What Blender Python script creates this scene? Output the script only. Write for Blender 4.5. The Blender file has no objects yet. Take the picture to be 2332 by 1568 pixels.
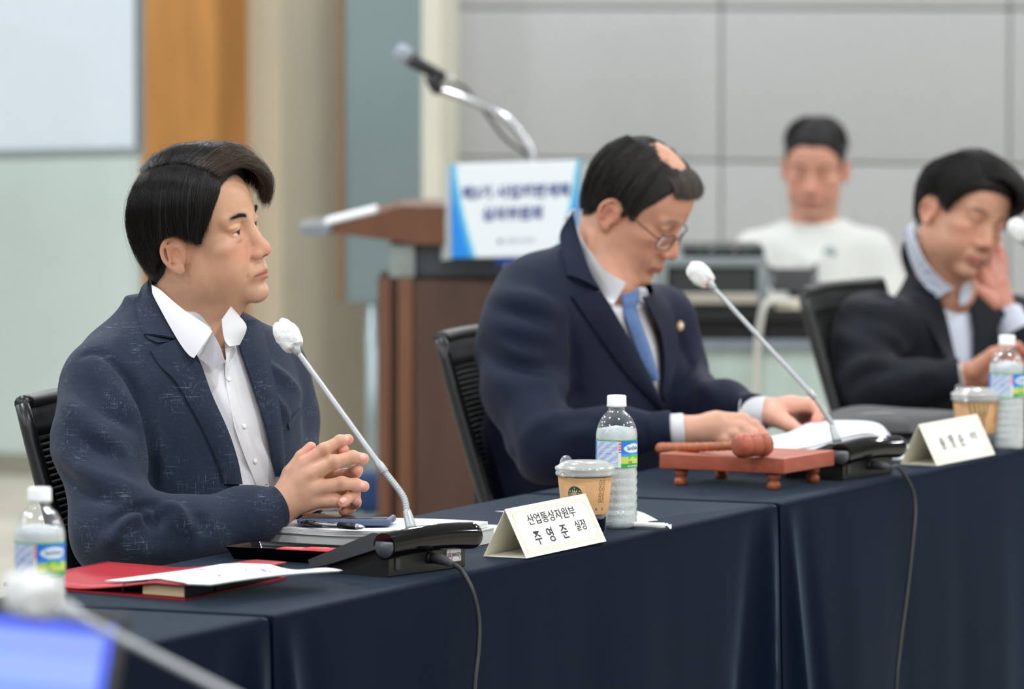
import bpy, math, random
import numpy as np
from math import sin, cos, pi, radians as R, atan, sqrt
from mathutils import Vector, Matrix, noise as mnoise
from mathutils.bvhtree import BVHTree

random.seed(7)
rng = np.random.default_rng(7)
scene = bpy.context.scene
col = scene.collection
V = Vector

# ------------------------------------------------------------ camera
FPX, CX, CY, CAMZ, YH = 12955.0, 1166.0, 784.0, 1.58, -41.0
PITCH = atan((CY - YH) / FPX)
cam_d = bpy.data.cameras.new('camera')
cam_d.sensor_width = 36.0
cam_d.lens = 36.0 * FPX / 2332.0
cam_d.clip_start, cam_d.clip_end = 0.1, 60
cam_d.dof.use_dof = True
cam_d.dof.focus_distance = 8.47
cam_d.dof.aperture_fstop = 5.2
cam = bpy.data.objects.new('camera', cam_d)
cam.location = (0, 0, CAMZ)
cam.rotation_euler = (pi / 2 - PITCH, 0, 0)
col.objects.link(cam)
scene.camera = cam

# ------------------------------------------------------------ world, lights, exposure
w = bpy.data.worlds.new('world')
scene.world = w
w.use_nodes = True
w.node_tree.nodes['Background'].inputs['Color'].default_value = (0.86, 0.93, 1.0, 1)
w.node_tree.nodes['Background'].inputs['Strength'].default_value = 0.25
scene.view_settings.view_transform = 'Standard'
scene.view_settings.look = 'None'
scene.view_settings.gamma = 1
scene.view_settings.use_curve_mapping = False
scene.view_settings.exposure = 0.0

# table frame: origin is the near front corner of the table of the first man, U runs along the row, W from the front edge to the back
def ray(px, py):
    dx, dy = (px - CX) / FPX, (CY - py) / FPX
    return V((dx, cos(PITCH) + dy * sin(PITCH), -sin(PITCH) + dy * cos(PITCH)))
CAMP = V((0, 0, CAMZ))
def PD(px, py, Y):
    d = ray(px, py); return CAMP + d * (Y / d.y)
TZ = 0.74
def G(px, py, z=TZ):
    d = ray(px, py); return CAMP + d * ((z - CAMZ) / d.z)
S0 = G(617, 1402)
UD = V((0.4172, 0.9088, 0))
WD = V((-0.9088, 0.4172, 0))
ANG_U = math.atan2(UD.y, UD.x)
def T(t, w_, z=0.0):
    p = S0 + UD * t + WD * w_; return V((p.x, p.y, z))
def onT(p):
    d = V((p[0], p[1], 0)) - V((S0.x, S0.y, 0)); return d.dot(UD), d.dot(WD)

def area(name, loc, sx, sy, power, colr=(1, 1, 1), shape='RECTANGLE', rot=(0, 0, 0)):
    l = bpy.data.lights.new(name, 'AREA'); l.shape = shape; l.size = sx
    if shape == 'RECTANGLE': l.size_y = sy
    l.energy = power; l.color = colr
    o = bpy.data.objects.new(name, l); o.location = loc; o.rotation_euler = rot
    col.objects.link(o); return o
CEIL = 3.0
LAMP_W = 23.0
LAMP_SPOTS = []
for i in range(8):
    for j in range(6):
        t = -5.3 + i * 1.95; ww = -5.0 + j * 2.1
        LAMP_SPOTS.append(T(t, ww, CEIL - 0.03))
for px_ in (690, 900):  # two unseen extra lamps, added to brighten the beige recess wall
    k_ = (px_ - CX) / FPX; a_ = S0 + UD * 10.0; LAMP_SPOTS.append(T(10.0, (k_ * a_.y - a_.x) / (WD.x - k_ * WD.y), CEIL - .03))
for p in LAMP_SPOTS:
    area('ceiling_lamp_light', (p.x, p.y, p.z - 0.012), 0.16, 0.16, LAMP_W, (0.93, 0.965, 1.0), 'DISK')

# ------------------------------------------------------------ materials
_m = {}
def mat(name, rgb, rough=0.5, metal=0.0, spec=0.5, **kw):
    if name in _m: return _m[name]
    m = bpy.data.materials.new(name); m.use_nodes = True
    nt = m.node_tree; b = nt.nodes['Principled BSDF']
    b.inputs['Base Color'].default_value = (*rgb, 1)
    b.inputs['Roughness'].default_value = rough
    b.inputs['Metallic'].default_value = metal
    b.inputs['Specular IOR Level'].default_value = spec
    for k, v in kw.items():
        if k in ('noise', 'bump', 'nscale', 'attr', 'nstretch'): continue
        b.inputs[k.replace('_', ' ')].default_value = v
    tc = nt.nodes.new('ShaderNodeTexCoord')
    src = None
    if kw.get('attr'):
        a = nt.nodes.new('ShaderNodeVertexColor'); a.layer_name = 'Col'; src = a.outputs['Color']
    if kw.get('noise'):
        n = nt.nodes.new('ShaderNodeTexNoise'); n.inputs['Scale'].default_value = kw.get('nscale', 20)
        n.inputs['Detail'].default_value = 5
        if kw.get('nstretch'):
            mp = nt.nodes.new('ShaderNodeMapping'); mp.inputs['Scale'].default_value = kw['nstretch']
            nt.links.new(tc.outputs['Object'], mp.inputs['Vector']); nt.links.new(mp.outputs['Vector'], n.inputs['Vector'])
        else:
            nt.links.new(tc.outputs['Object'], n.inputs['Vector'])
        mx = nt.nodes.new('ShaderNodeMix'); mx.data_type = 'RGBA'; mx.blend_type = 'MULTIPLY'
        mr = nt.nodes.new('ShaderNodeMapRange')
        mr.inputs['From Min'].default_value = 0.3; mr.inputs['From Max'].default_value = 0.7
        mr.inputs['To Min'].default_value = 1 - kw['noise']; mr.inputs['To Max'].default_value = 1 + kw['noise']
        nt.links.new(n.outputs['Fac'], mr.inputs['Value'])
        mx.inputs[0].default_value = 1
        if src: nt.links.new(src, mx.inputs[6])
        else: mx.inputs[6].default_value = (*rgb, 1)
        nt.links.new(mr.outputs['Result'], mx.inputs[7])
        src = mx.outputs[2]
    if src: nt.links.new(src, b.inputs['Base Color'])
    if kw.get('bump'):
        n2 = nt.nodes.new('ShaderNodeTexNoise'); n2.inputs['Scale'].default_value = kw.get('nscale', 20) * 6
        nt.links.new(tc.outputs['Object'], n2.inputs['Vector'])
        bp = nt.nodes.new('ShaderNodeBump'); bp.inputs['Strength'].default_value = kw['bump']
        bp.inputs['Distance'].default_value = 0.002
        nt.links.new(n2.outputs['Fac'], bp.inputs['Height']); nt.links.new(bp.outputs['Normal'], b.inputs['Normal'])
    _m[name] = m
    return m
def s2l(r, g, b):
    f = lambda c: (c / 255 / 12.92) if c <= 10 else ((c / 255 + 0.055) / 1.055) ** 2.4
    return (f(r), f(g), f(b))
def emis(name, rgb, s):
    m = mat(name, (0, 0, 0), 0.5)
    b = m.node_tree.nodes['Principled BSDF']
    b.inputs['Emission Color'].default_value = (*rgb, 1); b.inputs['Emission Strength'].default_value = s
    return m
def clear(name, rgb=(1, 1, 1), rough=0.03, ior=1.33, milky=0.0):
    m = bpy.data.materials.new(name); m.use_nodes = True; nt = m.node_tree; N_ = nt.nodes; N_.remove(N_['Principled BSDF'])
    tr = N_.new('ShaderNodeBsdfTransparent'); tr.inputs['Color'].default_value = (*rgb, 1)
    gl = N_.new('ShaderNodeBsdfGlossy'); gl.inputs['Roughness'].default_value = rough; gl.inputs['Color'].default_value = (1, 1, 1, 1)
    lw = N_.new('ShaderNodeLayerWeight'); lw.inputs['Blend'].default_value = 0.22
    mr = N_.new('ShaderNodeMapRange'); mr.inputs['To Min'].default_value = 0.05; mr.inputs['To Max'].default_value = 0.75; nt.links.new(lw.outputs['Facing'], mr.inputs['Value'])
    mx = N_.new('ShaderNodeMixShader'); nt.links.new(mr.outputs['Result'], mx.inputs[0]); nt.links.new(tr.outputs[0], mx.inputs[1]); nt.links.new(gl.outputs[0], mx.inputs[2])
    last = mx
    if milky > 0:
        df = N_.new('ShaderNodeBsdfDiffuse'); df.inputs['Color'].default_value = (.85, .86, .84, 1)
        m2 = N_.new('ShaderNodeMixShader'); m2.inputs[0].default_value = milky; nt.links.new(mx.outputs[0], m2.inputs[1]); nt.links.new(df.outputs[0], m2.inputs[2]); last = m2
    nt.links.new(last.outputs[0], N_['Material Output'].inputs['Surface']); _m[name] = m; return m
# ------------------------------------------------------------ mesh helpers
class MB:
    """collects shapes and links them as one mesh object"""
    def __init__(s): s.v = []; s.f = []; s.mi = []; s.sm = []; s.cur = 0
    def add(s, vs, fs, smooth=False, m=None):
        o = len(s.v); s.v += [tuple(v) for v in vs]
        s.f += [tuple(i + o for i in f) for f in fs]
        s.mi += [s.cur if m is None else m] * len(fs); s.sm += [smooth] * len(fs); return s
    def box(s, c, h, ax=None, m=None, bev=0.0):
        ax = ax or (V((1, 0, 0)), V((0, 1, 0)), V((0, 0, 1)))
        c = V(c)
        if bev <= 0:
            vs = [c + ax[0] * (h[0] * i) + ax[1] * (h[1] * j) + ax[2] * (h[2] * k) for k in (-1, 1) for j in (-1, 1) for i in (-1, 1)]
            return s.add(vs, [(0, 2, 3, 1), (4, 5, 7, 6), (0, 1, 5, 4), (1, 3, 7, 5), (3, 2, 6, 7), (2, 0, 4, 6)], False, m)
        # rounded in plan and along the rims
        n = 4; ring = []
        for q, (sx, sy) in enumerate(((1, 1), (-1, 1), (-1, -1), (1, -1))):
            for k in range(n + 1):
                a = pi / 2 * q + pi / 2 * k / n
                ring.append((sx * (h[0] - bev) , sy * (h[1] - bev), cos(a), sin(a)))
        rows = []
        for k in range(n + 1):
            a = -pi / 2 + pi / 2 * k / n; rows.append((-h[2] + bev + bev * sin(a), bev * cos(a)))
        for k in range(n + 1):
            a = pi / 2 * k / n; rows.append((h[2] - bev + bev * sin(a), bev * cos(a)))
        vs = []; L = len(ring)
        for z, r in rows:
            for (bx, by, ca, sa) in ring:
                vs.append(c + ax[0] * (bx + r * ca) + ax[1] * (by + r * sa) + ax[2] * z)
        fs = []
        for i in range(len(rows) - 1):
            for j in range(L):
                fs.append((i * L + j, i * L + (j + 1) % L, (i + 1) * L + (j + 1) % L, (i + 1) * L + j))
        fs.append(tuple(reversed(range(L)))); fs.append(tuple((len(rows) - 1) * L + j for j in range(L)))
        return s.add(vs, fs, True, m)
    def tube(s, pts, rad, n=10, caps=True, smooth=True, m=None):
        pts = [V(p) for p in pts]; N = len(pts)
        if not hasattr(rad, '__len__'): rad = [rad] * N
        vs = []; prev = None
        for i, p in enumerate(pts):
            d = (pts[min(i + 1, N - 1)] - pts[max(i - 1, 0)]).normalized()
            if prev is None:
                a = d.orthogonal().normalized()
            else:
                a = (prev - d * prev.dot(d)).normalized()
            prev = a; b = d.cross(a)
            for k in range(n):
                t = 2 * pi * k / n; vs.append(p + (a * cos(t) + b * sin(t)) * rad[i])
        fs = [(i * n + k, i * n + (k + 1) % n, (i + 1) * n + (k + 1) % n, (i + 1) * n + k) for i in range(N - 1) for k in range(n)]
        if caps: fs += [tuple(reversed(range(n))), tuple((N - 1) * n + k for k in range(n))]
        return s.add(vs, fs, smooth, m)
    def lathe(s, prof, c=(0, 0, 0), n=32, ax=None, m=None, smooth=True, cap=True):
        ax = ax or (V((1, 0, 0)), V((0, 1, 0)), V((0, 0, 1))); c = V(c); vs = []
        for r, z in prof:
            for k in range(n):
                t = 2 * pi * k / n; vs.append(c + ax[0] * (r * cos(t)) + ax[1] * (r * sin(t)) + ax[2] * z)
        fs = [(i * n + k, i * n + (k + 1) % n, (i + 1) * n + (k + 1) % n, (i + 1) * n + k) for i in range(len(prof) - 1) for k in range(n)]
        if cap:
            if prof[0][0] > 1e-5: fs.append(tuple(reversed(range(n))))
            if prof[-1][0] > 1e-5: fs.append(tuple((len(prof) - 1) * n + k for k in range(n)))
        return s.add(vs, fs, smooth, m)
    def prism(s, poly, d, m=None, smooth=False):
        """poly: 3-D points of one side, d: extrusion vector"""
        n = len(poly); vs = [V(p) for p in poly] + [V(p) + V(d) for p in poly]
        fs = [tuple(reversed(range(n))), tuple(range(n, 2 * n))] + [(i, (i + 1) % n, n + (i + 1) % n, n + i) for i in range(n)]
        return s.add(vs, fs, smooth, m)
    def grid(s, fn, nu, nv, m=None, smooth=True, thick=None):
        vs = [V(fn(i / nu, j / nv)) for j in range(nv + 1) for i in range(nu + 1)]
        fs = [(j * (nu + 1) + i, j * (nu + 1) + i + 1, (j + 1) * (nu + 1) + i + 1, (j + 1) * (nu + 1) + i) for j in range(nv) for i in range(nu)]
        if thick is not None:
            M = len(vs); th = V(thick)
            vs += [v + th for v in vs]
            f2 = [tuple(reversed([i + M for i in f])) for f in fs]
            rim = [i for i in range(nu + 1)] + [j * (nu + 1) + nu for j in range(1, nv + 1)] + [nv * (nu + 1) + i for i in range(nu - 1, -1, -1)] + [j * (nu + 1) for j in range(nv - 1, 0, -1)]
            K = len(rim)
            f3 = [(rim[(k + 1) % K], rim[k], rim[k] + M, rim[(k + 1) % K] + M) for k in range(K)]
            fs = fs + f2 + f3
        return s.add(vs, fs, smooth, m)
    def build(s, name, mats, parent=None, fixn=True):
        me = bpy.data.meshes.new(name)
        me.from_pydata(s.v, [], s.f)
        if not isinstance(mats, (list, tuple)): mats = [mats]
        for m in mats: me.materials.append(m)
        me.polygons.foreach_set('material_index', s.mi)
        me.polygons.foreach_set('use_smooth', s.sm)
        me.update()
        if fixn and len(s.f) < 20000:
            import bmesh
            bm = bmesh.new(); bm.from_mesh(me); bmesh.ops.recalc_face_normals(bm, faces=bm.faces); bm.to_mesh(me); bm.free()
        o = bpy.data.objects.new(name, me); col.objects.link(o)
        if parent is not None: put(o, parent)
        return o
def put(o, parent):
    """parents keeping the world coordinates baked into the mesh (parents sit unrotated)"""
    o.parent = parent
    o.matrix_parent_inverse = world_of(parent).inverted()
def world_of(o):
    m = o.matrix_basis.copy()
    if o.parent is not None: m = world_of(o.parent) @ o.matrix_parent_inverse @ m
    return m
def tag(o, label=None, cat=None, group=None, kind=None):
    if label: o['label'] = label
    if cat: o['category'] = cat
    if group: o['group'] = group
    if kind: o['kind'] = kind
    return o
def empty(name, loc, label, cat, group=None):
    o = bpy.data.objects.new(name, None); o.empty_display_size = 0.05
    o.location = loc; col.objects.link(o); return tag(o, label, cat, group)
def struct(o): o['kind'] = 'structure'; return o
def smooth_by_mod(o, ang=40):
    me = o.data
    me.polygons.foreach_set('use_smooth', [True] * len(me.polygons))
    try: me.set_sharp_from_angle(angle=R(ang))
    except Exception: pass
    return o
def bez(pts, n=12):
    """Catmull-Rom through points"""
    P = [V(p) for p in pts]; out = []
    for i in range(len(P) - 1):
        p0 = P[max(i - 1, 0)]; p1 = P[i]; p2 = P[i + 1]; p3 = P[min(i + 2, len(P) - 1)]
        for k in range(n):
            t = k / n
            out.append(0.5 * ((2 * p1) + (p2 - p0) * t + (2 * p0 - 5 * p1 + 4 * p2 - p3) * t * t + (3 * p1 - p0 - 3 * p2 + p3) * t ** 3))
    out.append(P[-1]); return out
def text_mesh(body, size=1.0, bold=0.0, sx=1.0):
    cu = bpy.data.curves.new('t', 'FONT'); cu.body = body; cu.size = size; cu.align_x = 'CENTER'; cu.align_y = 'CENTER'
    cu.resolution_u = 3; cu.offset = bold
    ob = bpy.data.objects.new('t', cu); col.objects.link(ob)
    dg = bpy.context.evaluated_depsgraph_get(); dg.update()
    me = bpy.data.meshes.new_from_object(ob.evaluated_get(dg))
    vs = [V((v.co.x * sx, v.co.y, 0)) for v in me.vertices]; fs = [tuple(p.vertices) for p in me.polygons]
    bpy.data.objects.remove(ob); bpy.data.curves.remove(cu); bpy.data.meshes.remove(me)
    return vs, fs
def text_on(mb, body, size, fn, bold=0.0, sx=1.0, m=None):
    vs, fs = text_mesh(body, size, bold, sx)
    mb.add([fn(v.x, v.y) for v in vs], fs, False, m)
def color_attr(o, cols):
    """cols: (nverts,3) linear"""
    me = o.data; a = me.color_attributes.new('Col', 'FLOAT_COLOR', 'POINT')
    c = np.ones((len(me.vertices), 4), np.float32); c[:, :3] = cols
    a.data.foreach_set('color', c.ravel())
# ============================================================ room
M_floor = mat('floor_carpet', s2l(186, 180, 166), 0.85, noise=0.12, nscale=3, bump=0.3)
M_ceil = mat('ceiling_white', (0.42, 0.43, 0.44), 0.9, noise=0.03, nscale=8)
M_pale = mat('pale_green_wall', s2l(204, 216, 212), 0.8, noise=0.03, nscale=4)
M_grey = mat('grey_fabric_panel', s2l(174, 174, 174), 0.9, noise=0.04, nscale=60, bump=0.2)
M_joint = mat('panel_joint', s2l(166, 165, 163), 0.9, noise=0.05, nscale=30)
M_beige = mat('beige_wall', s2l(214, 205, 184), 0.85, noise=0.03, nscale=5)
M_oak = mat('orange_wood_veneer', s2l(186, 128, 66), 0.5, noise=0.16, nscale=5, nstretch=(3, 3, 0.5))
M_cream = mat('cream_post', s2l(214, 210, 194), 0.6, noise=0.03, nscale=8)
AXW = (WD * -1.0, UD, V((0, 0, 1)))     # across the back wall (to the right), away, up
TW = 9.2                                # back wall
def tw_at(px, t):
    """w on the vertical plane U=t seen at picture column px"""
    k = (px - CX) / FPX
    # X = k*Y on plane S0 + U t + W w
    a = S0 + UD * t
    w_ = (k * a.y - a.x) / (WD.x - k * WD.y); return w_
def wall_slab(name, px0, px1, t, mt, th=0.12, z0=0.0, z1=CEIL, parent=None):
    wa, wb = tw_at(px0, t), tw_at(px1, t)
    mb = MB(); c = T(t, (wa + wb) / 2) + UD * th / 2; c.z = (z0 + z1) / 2
    mb.box(c, (abs(wb - wa) / 2, th / 2, (z1 - z0) / 2), AXW)
    return mb.build(name, mt, parent)
fl = MB(); 
def poly_tw(pts, z): return [T(a, b, z) for a, b in pts]
fl.prism(poly_tw([(-9, -8.5), (12, -8.5), (12, 8), (-9, 8)], -0.1), (0, 0, 0.1)); struct(fl.build('floor', M_floor))
cl = MB(); cl.prism(poly_tw([(-6.2, -6), (12, -6), (12, 8), (-6.2, 8)], CEIL), (0, 0, 0.1)); struct(cl.build('ceiling', M_ceil))
struct(wall_slab('wall_back', 1003, 2332 + 1900, TW + 0.03, M_joint, 0.2))
wall_root = bpy.data.objects['wall_back']
# grey acoustic panels, joints recessed
seam_z = [0.0, 0.13, CAMZ - (360 + 41) * 17.5 / FPX, CAMZ - (19 + 41) * 17.45 / FPX, 1.98, 2.46, CEIL]
seam_px = [1003, 1640, 2296, 2960, 3640, 4232]
for i in range(len(seam_px) - 1):
    for k in range(len(seam_z) - 1):
        wa, wb = tw_at(seam_px[i], TW), tw_at(seam_px[i + 1], TW)
        g = 0.003; za, zb = seam_z[k] + g, seam_z[k + 1] - g
        c = T(TW, (wa + wb) / 2); c.z = (za + zb) / 2; c = c + UD * 0.015
        mb = MB(); mb.box(c, (abs(wb - wa) / 2 - g, 0.013, (zb - za) / 2), AXW, bev=0.006)
        mb.build('wall_panel', M_grey, wall_root)
struct(wall_slab('trim_1', 943, 1003, TW - 0.12, M_cream, 0.3))
struct(wall_slab('wall_recess', 600, 1100, TW + 1.5, M_beige, 0.15))
struct(wall_slab('wall_column', 488, 641, TW + 0.2, M_beige, 1.5))
struct(wall_slab('trim_2', 322, 492, TW - 0.02, M_oak, 0.25))
struct(wall_slab('wall_pale', -1400, 330, TW, M_pale, 0.2))
struct(wall_slab('baseboard_back', -1400, 330, TW - 0.02, mat('baseboard', s2l(150, 146, 132), 0.6, noise=0.05), 0.02, 0, 0.07))
# side walls out of the frame
def side_wall(name, w_, mt):
    mb = MB(); a = T(2.5, w_ + 0.06); a.z = CEIL / 2
    mb.box(a, (9, 0.06, CEIL / 2), (UD, WD, V((0, 0, 1)))); struct(mb.build(name, mt))
side_wall('wall_left', 7.6, M_pale); side_wall('wall_right', -6.2, M_beige)

# ceiling lamps, including rings for the pair added over the recess
M_lamp = emis('lamp_glow', (1, 0.97, 0.93), 22.0)
M_white_metal = mat('white_metal', (0.75, 0.75, 0.74), 0.4, noise=0.03)
first = None
for p in LAMP_SPOTS:
    if first is None:
        root = empty('ceiling_downlight', (p.x, p.y, CEIL), 'round recessed downlight in the white ceiling above the tables', 'light', 'recessed ceiling downlights')
        mb = MB(); mb.lathe([(0.075, 0.0), (0.1, 0.0), (0.105, -0.012), (0.1, -0.02), (0.078, -0.014), (0.075, 0.0)], (p.x, p.y, CEIL), 28, cap=False)
        mb.build('ring', M_white_metal, root)
        first = root; p0 = V((p.x, p.y, CEIL))
    else:
        c = first.copy(); c.location = (p.x, p.y, CEIL); col.objects.link(c)
        for ch in first.children:
            d = ch.copy(); d.parent = c; d.matrix_parent_inverse = ch.matrix_parent_inverse; col.objects.link(d)

# projection screen hanging left
sc_y = 17.0
A_ = PD(-420, 0, sc_y - 0.6); B_ = PD(316, 0, sc_y)
dd = (B_ - A_); dd.z = 0; dd.normalize(); nn = V((dd.y, -dd.x, 0))
zb = PD(316, 352, sc_y).z
scr = empty('projection_screen', V((A_.x, A_.y, zb)), 'large white projection screen with a dark grey frame hanging at the left', 'screen')
mb = MB(); L = (B_ - A_).to_2d().length; c = V(((A_.x + B_.x) / 2, (A_.y + B_.y) / 2, (zb + 2.6) / 2))
mb.box(c, (L / 2 - 0.02, 0.008, (2.6 - zb) / 2 - 0.02), (dd, nn, V((0, 0, 1))))
mb.build('screen_surface', mat('screen_white', s2l(212, 222, 232), 0.7, noise=0.01), scr)
mb = MB(); gz = V((0, 0, 1))
for (cc, hh) in ((V((c.x, c.y, zb + 0.008)), (L / 2, 0.022, 0.014)), (V((c.x, c.y, 2.59)), (L / 2, 0.03, 0.03))):
    mb.box(cc, hh, (dd, nn, gz), bev=0.004)
for p in (A_, B_):
    mb.box(V((p.x, p.y, c.z)), (0.008, 0.022, (2.6 - zb) / 2), (dd, nn, gz), bev=0.004)
mb.build('frame', mat('frame_grey', s2l(128, 138, 138), 0.5, noise=0.05), scr)
for p in (A_ + dd * 0.1, B_ - dd * 0.1):
    mb = MB(); mb.tube([V((p.x, p.y, 2.6)), V((p.x, p.y, CEIL))], 0.006); mb.build('hanging_rod', M_white_metal, scr)

# blue-grey partition board on a stand
py_ = 15.6
def slabY(mb, px0, px1, y0, y1, Y, th, m=None, bev=0.0):
    a = PD(px0, y1, Y); b = PD(px1, y0, Y)
    mb.box(((a.x + b.x) / 2, Y + th / 2, (a.z + b.z) / 2), ((b.x - a.x) / 2, th / 2, (b.z - a.z) / 2), None, m, bev); return mb
part_ = empty('partition_board', PD(850, 1180, py_) , 'tall blue-grey display partition with a brown edge behind the lectern', 'partition')
part_.location.z = 0
M_bg = mat('blue_grey_panel', s2l(118, 134, 136), 0.35, noise=0.06, nscale=3)
mb = MB(); slabY(mb, 783, 960, -420, 690, py_, 0.04, bev=0.004); mb.build('board', M_bg, part_)
mb = MB(); slabY(mb, 768, 783, -420, 686, py_ - 0.01, 0.06, bev=0.004); mb.build('edge_strip', mat('brown_edge', s2l(126, 98, 70), 0.5, noise=0.08), part_)
mb = MB(); a = PD(846, 680, py_); mb.tube([V((a.x, py_ + .02, a.z)), V((a.x, py_ + .02, 0.03))], 0.017, 16); mb.build('post', mat('pole_silver', s2l(160, 172, 176), 0.35, 0.6, noise=0.04), part_)
mb = MB(); mb.lathe([(0.0, 0.0), (0.2, 0.0), (0.2, 0.015), (0.05, 0.03), (0.0, 0.03)], (a.x, py_ + .02, 0), 28); mb.build('foot', _m['pole_silver'], part_)
# blue upholstered chair behind
bc = empty('blue_chair', PD(852, 1200, 14.6), 'blue upholstered chair with silver rim standing behind the lectern', 'chair'); bc.location.z = 0
M_bluef = mat('blue_upholstery', s2l(36, 62, 100), 0.8, noise=0.1, nscale=40)
a = PD(820, 1085, 14.6)
mb = MB(); mb.box((a.x, 14.6, a.z - 0.04), (0.2, 0.03, 0.055), bev=0.025); mb.build('backrest', M_bluef, bc)
mb = MB(); mb.box((a.x, 14.42, a.z - 0.16), (0.22, 0.2, 0.035), bev=0.03); mb.build('seat', mat('chair_shell', s2l(130, 142, 150), 0.4, noise=.05), bc)
for sx in (-1, 1):
    for sy in (-1, 1):
        mb = MB(); mb.tube([V((a.x + sx * .17, 14.42 + sy * .16, a.z - .18)), V((a.x + sx * .2, 14.42 + sy * .19, 0.0))], 0.012, 8); mb.build('leg', _m['pole_silver'], bc)
mb = MB(); mb.tube([V((a.x, 14.6, a.z - 0.08)), V((a.x, 14.6, a.z - 0.17))], 0.02, 8); mb.build('back_bracket', _m['pole_silver'], bc)

# ============================================================ tables and cloths
M_cloth = mat('navy_tablecloth', (0.0010, 0.0040, 0.0140), 0.6, 0.0, 0.03, noise=0.10, nscale=500, bump=0.15)
M_cloth.node_tree.nodes['Principled BSDF'].inputs['Sheen Weight'].default_value = 0.32
M_cloth.node_tree.nodes['Principled BSDF'].inputs['Sheen Roughness'].default_value = 0.24; M_cloth.node_tree.nodes['Principled BSDF'].inputs['Sheen Tint'].default_value = (.55, .75, 1, 1)
M_ply = mat('table_laminate', (0.5, 0.45, 0.38), 0.5, noise=0.1)
M_leg = mat('table_leg', (0.3, 0.3, 0.3), 0.3, 0.9, noise=.03)
DW = 0.45
def cloth(t0, t1, label, seed, gap=0.006):
    rnd = random.Random(seed)
    per = []                                   # perimeter samples: (t, w, outward dt, dw, flare weight)
    r = 0.006
    a0, a1, b0, b1 = t0 + gap, t1 - gap, 0.0, DW
    n_long = 150; n_short = 26
    for i in range(n_long + 1):                # front, from t0 to t1
        s = i / n_long; t = a0 + (a1 - a0) * s; per.append((t, b0, 0, -1))
    for i in range(1, n_short): s = i / n_short; per.append((a1, b0 + (b1 - b0) * s, 1, 0))
    for i in range(n_long + 1): s = i / n_long; per.append((a1 - (a1 - a0) * s, b1, 0, 1))
    for i in range(1, n_short): s = i / n_short; per.append((a0, b1 - (b1 - b0) * s, -1, 0))
    ph = [rnd.uniform(0, 6.28) for _ in range(4)]
    zs = [0.0, 0.0008, 0.003, 0.007, 0.012, 0.03, 0.06, 0.1, 0.15, 0.2, 0.27, 0.34, 0.42, 0.5, 0.58, 0.66, 0.72]
    rr = [-0.012, -0.006, -0.002, -0.0004, 0, 0, 0, 0, 0, 0, 0, 0, 0, 0, 0, 0, 0]
    vs = []; N = len(per)
    for k, dz in enumerate(zs):
        for (t, w_, dt, dw) in per:
            g = min(1, max(0, dz - 0.01) / 0.5)
            e0 = t - a0; e1 = a1 - t
            out = rr[k]
            tt, ww = t, w_
            if dw != 0:
                fold = 0.020 * math.exp(-((e0 - 0.035 - 0.05 * g) / 0.022) ** 2) + 0.026 * math.exp(-((e1 - 0.03 - 0.06 * g) / 0.025) ** 2)
                fold -= 0.010 * math.exp(-((e0 - 0.09 - 0.1 * g) / 0.03) ** 2) + 0.01 * math.exp(-((e1 - 0.1 - 0.1 * g) / 0.03) ** 2)
                wav = 0.003 * sin(t * 9 + ph[0]) + 0.0014 * sin(t * 19 + ph[1]) + 0.0005 * sin(t * 43 + ph[2])
                out += (fold * 1.2 + wav) * g ** 0.7 + 0.012 * g
                tt += 0.006 * sin(dz * 9 + ph[3]) * g * min(1, e0 * 8, e1 * 8)
                ww = w_ + dw * out
                if k < 4: tt = min(max(t, a0 - rr[k]), a1 + rr[k])
            else:
                if k < 4: tt = t + dt * rr[k]
                else: tt = t - dt * 0.004 * g * (1 + sin(w_ * 60))
                ww = min(max(w_, b0 - min(0, rr[k])), b1 + min(0, rr[k]))
            hang = 1.0 if w_ <= 0.001 else max(0.14, 1.0 - 6 * w_ / DW)
            vs.append(T(tt, ww, TZ - (dz if dz < .013 else .012 + (dz - .012) * hang)))
    fs = [(k * N + j, k * N + (j + 1) % N, (k + 1) * N + (j + 1) % N, (k + 1) * N + j) for k in range(len(zs) - 1) for j in range(N)]
    fs.append(tuple(range(N)))
    mb = MB(); mb.add(vs, fs, True); o = mb.build('tablecloth', M_cloth)
    smooth_by_mod(o, 50)
    tag(o, label, 'tablecloth')
def table(t0, t1):
    c = T((t0 + t1) / 2, DW / 2)
    root = empty('folding_table', c, 'long narrow folding table hidden under a navy cloth', 'table', 'folding tables under the navy cloths')
    mb = MB(); mb.box((c.x, c.y, TZ - 0.022), ((t1 - t0) / 2 - 0.03, DW / 2 - 0.03, 0.0145), (UD, WD, V((0, 0, 1))), bev=0.006); mb.build('tabletop', M_ply, root)
    for a in (t0 + .12, t1 - .12):
        for b in (0.06, DW - 0.06):
            p = T(a, b); mb = MB(); mb.tube([V((p.x, p.y, 0)), V((p.x, p.y, TZ - .037))], 0.012, 8); mb.build('leg', M_leg, root)
TL = [(-1.8, 0.0), (0.0, 1.8), (1.8, 3.6), (3.6, 5.4)]
labs = ['navy cloth on the nearest table, under the water bottle at lower left',
        'navy cloth on the table with the red folder and the coffee cup',
        'navy cloth on the table with the gavel and its wooden block',
        'navy cloth on the farthest table, under the black bag at right']
for i, (a, b) in enumerate(TL):
    table(a, b); cloth(a, b, labs[i], 11 + i)
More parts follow.
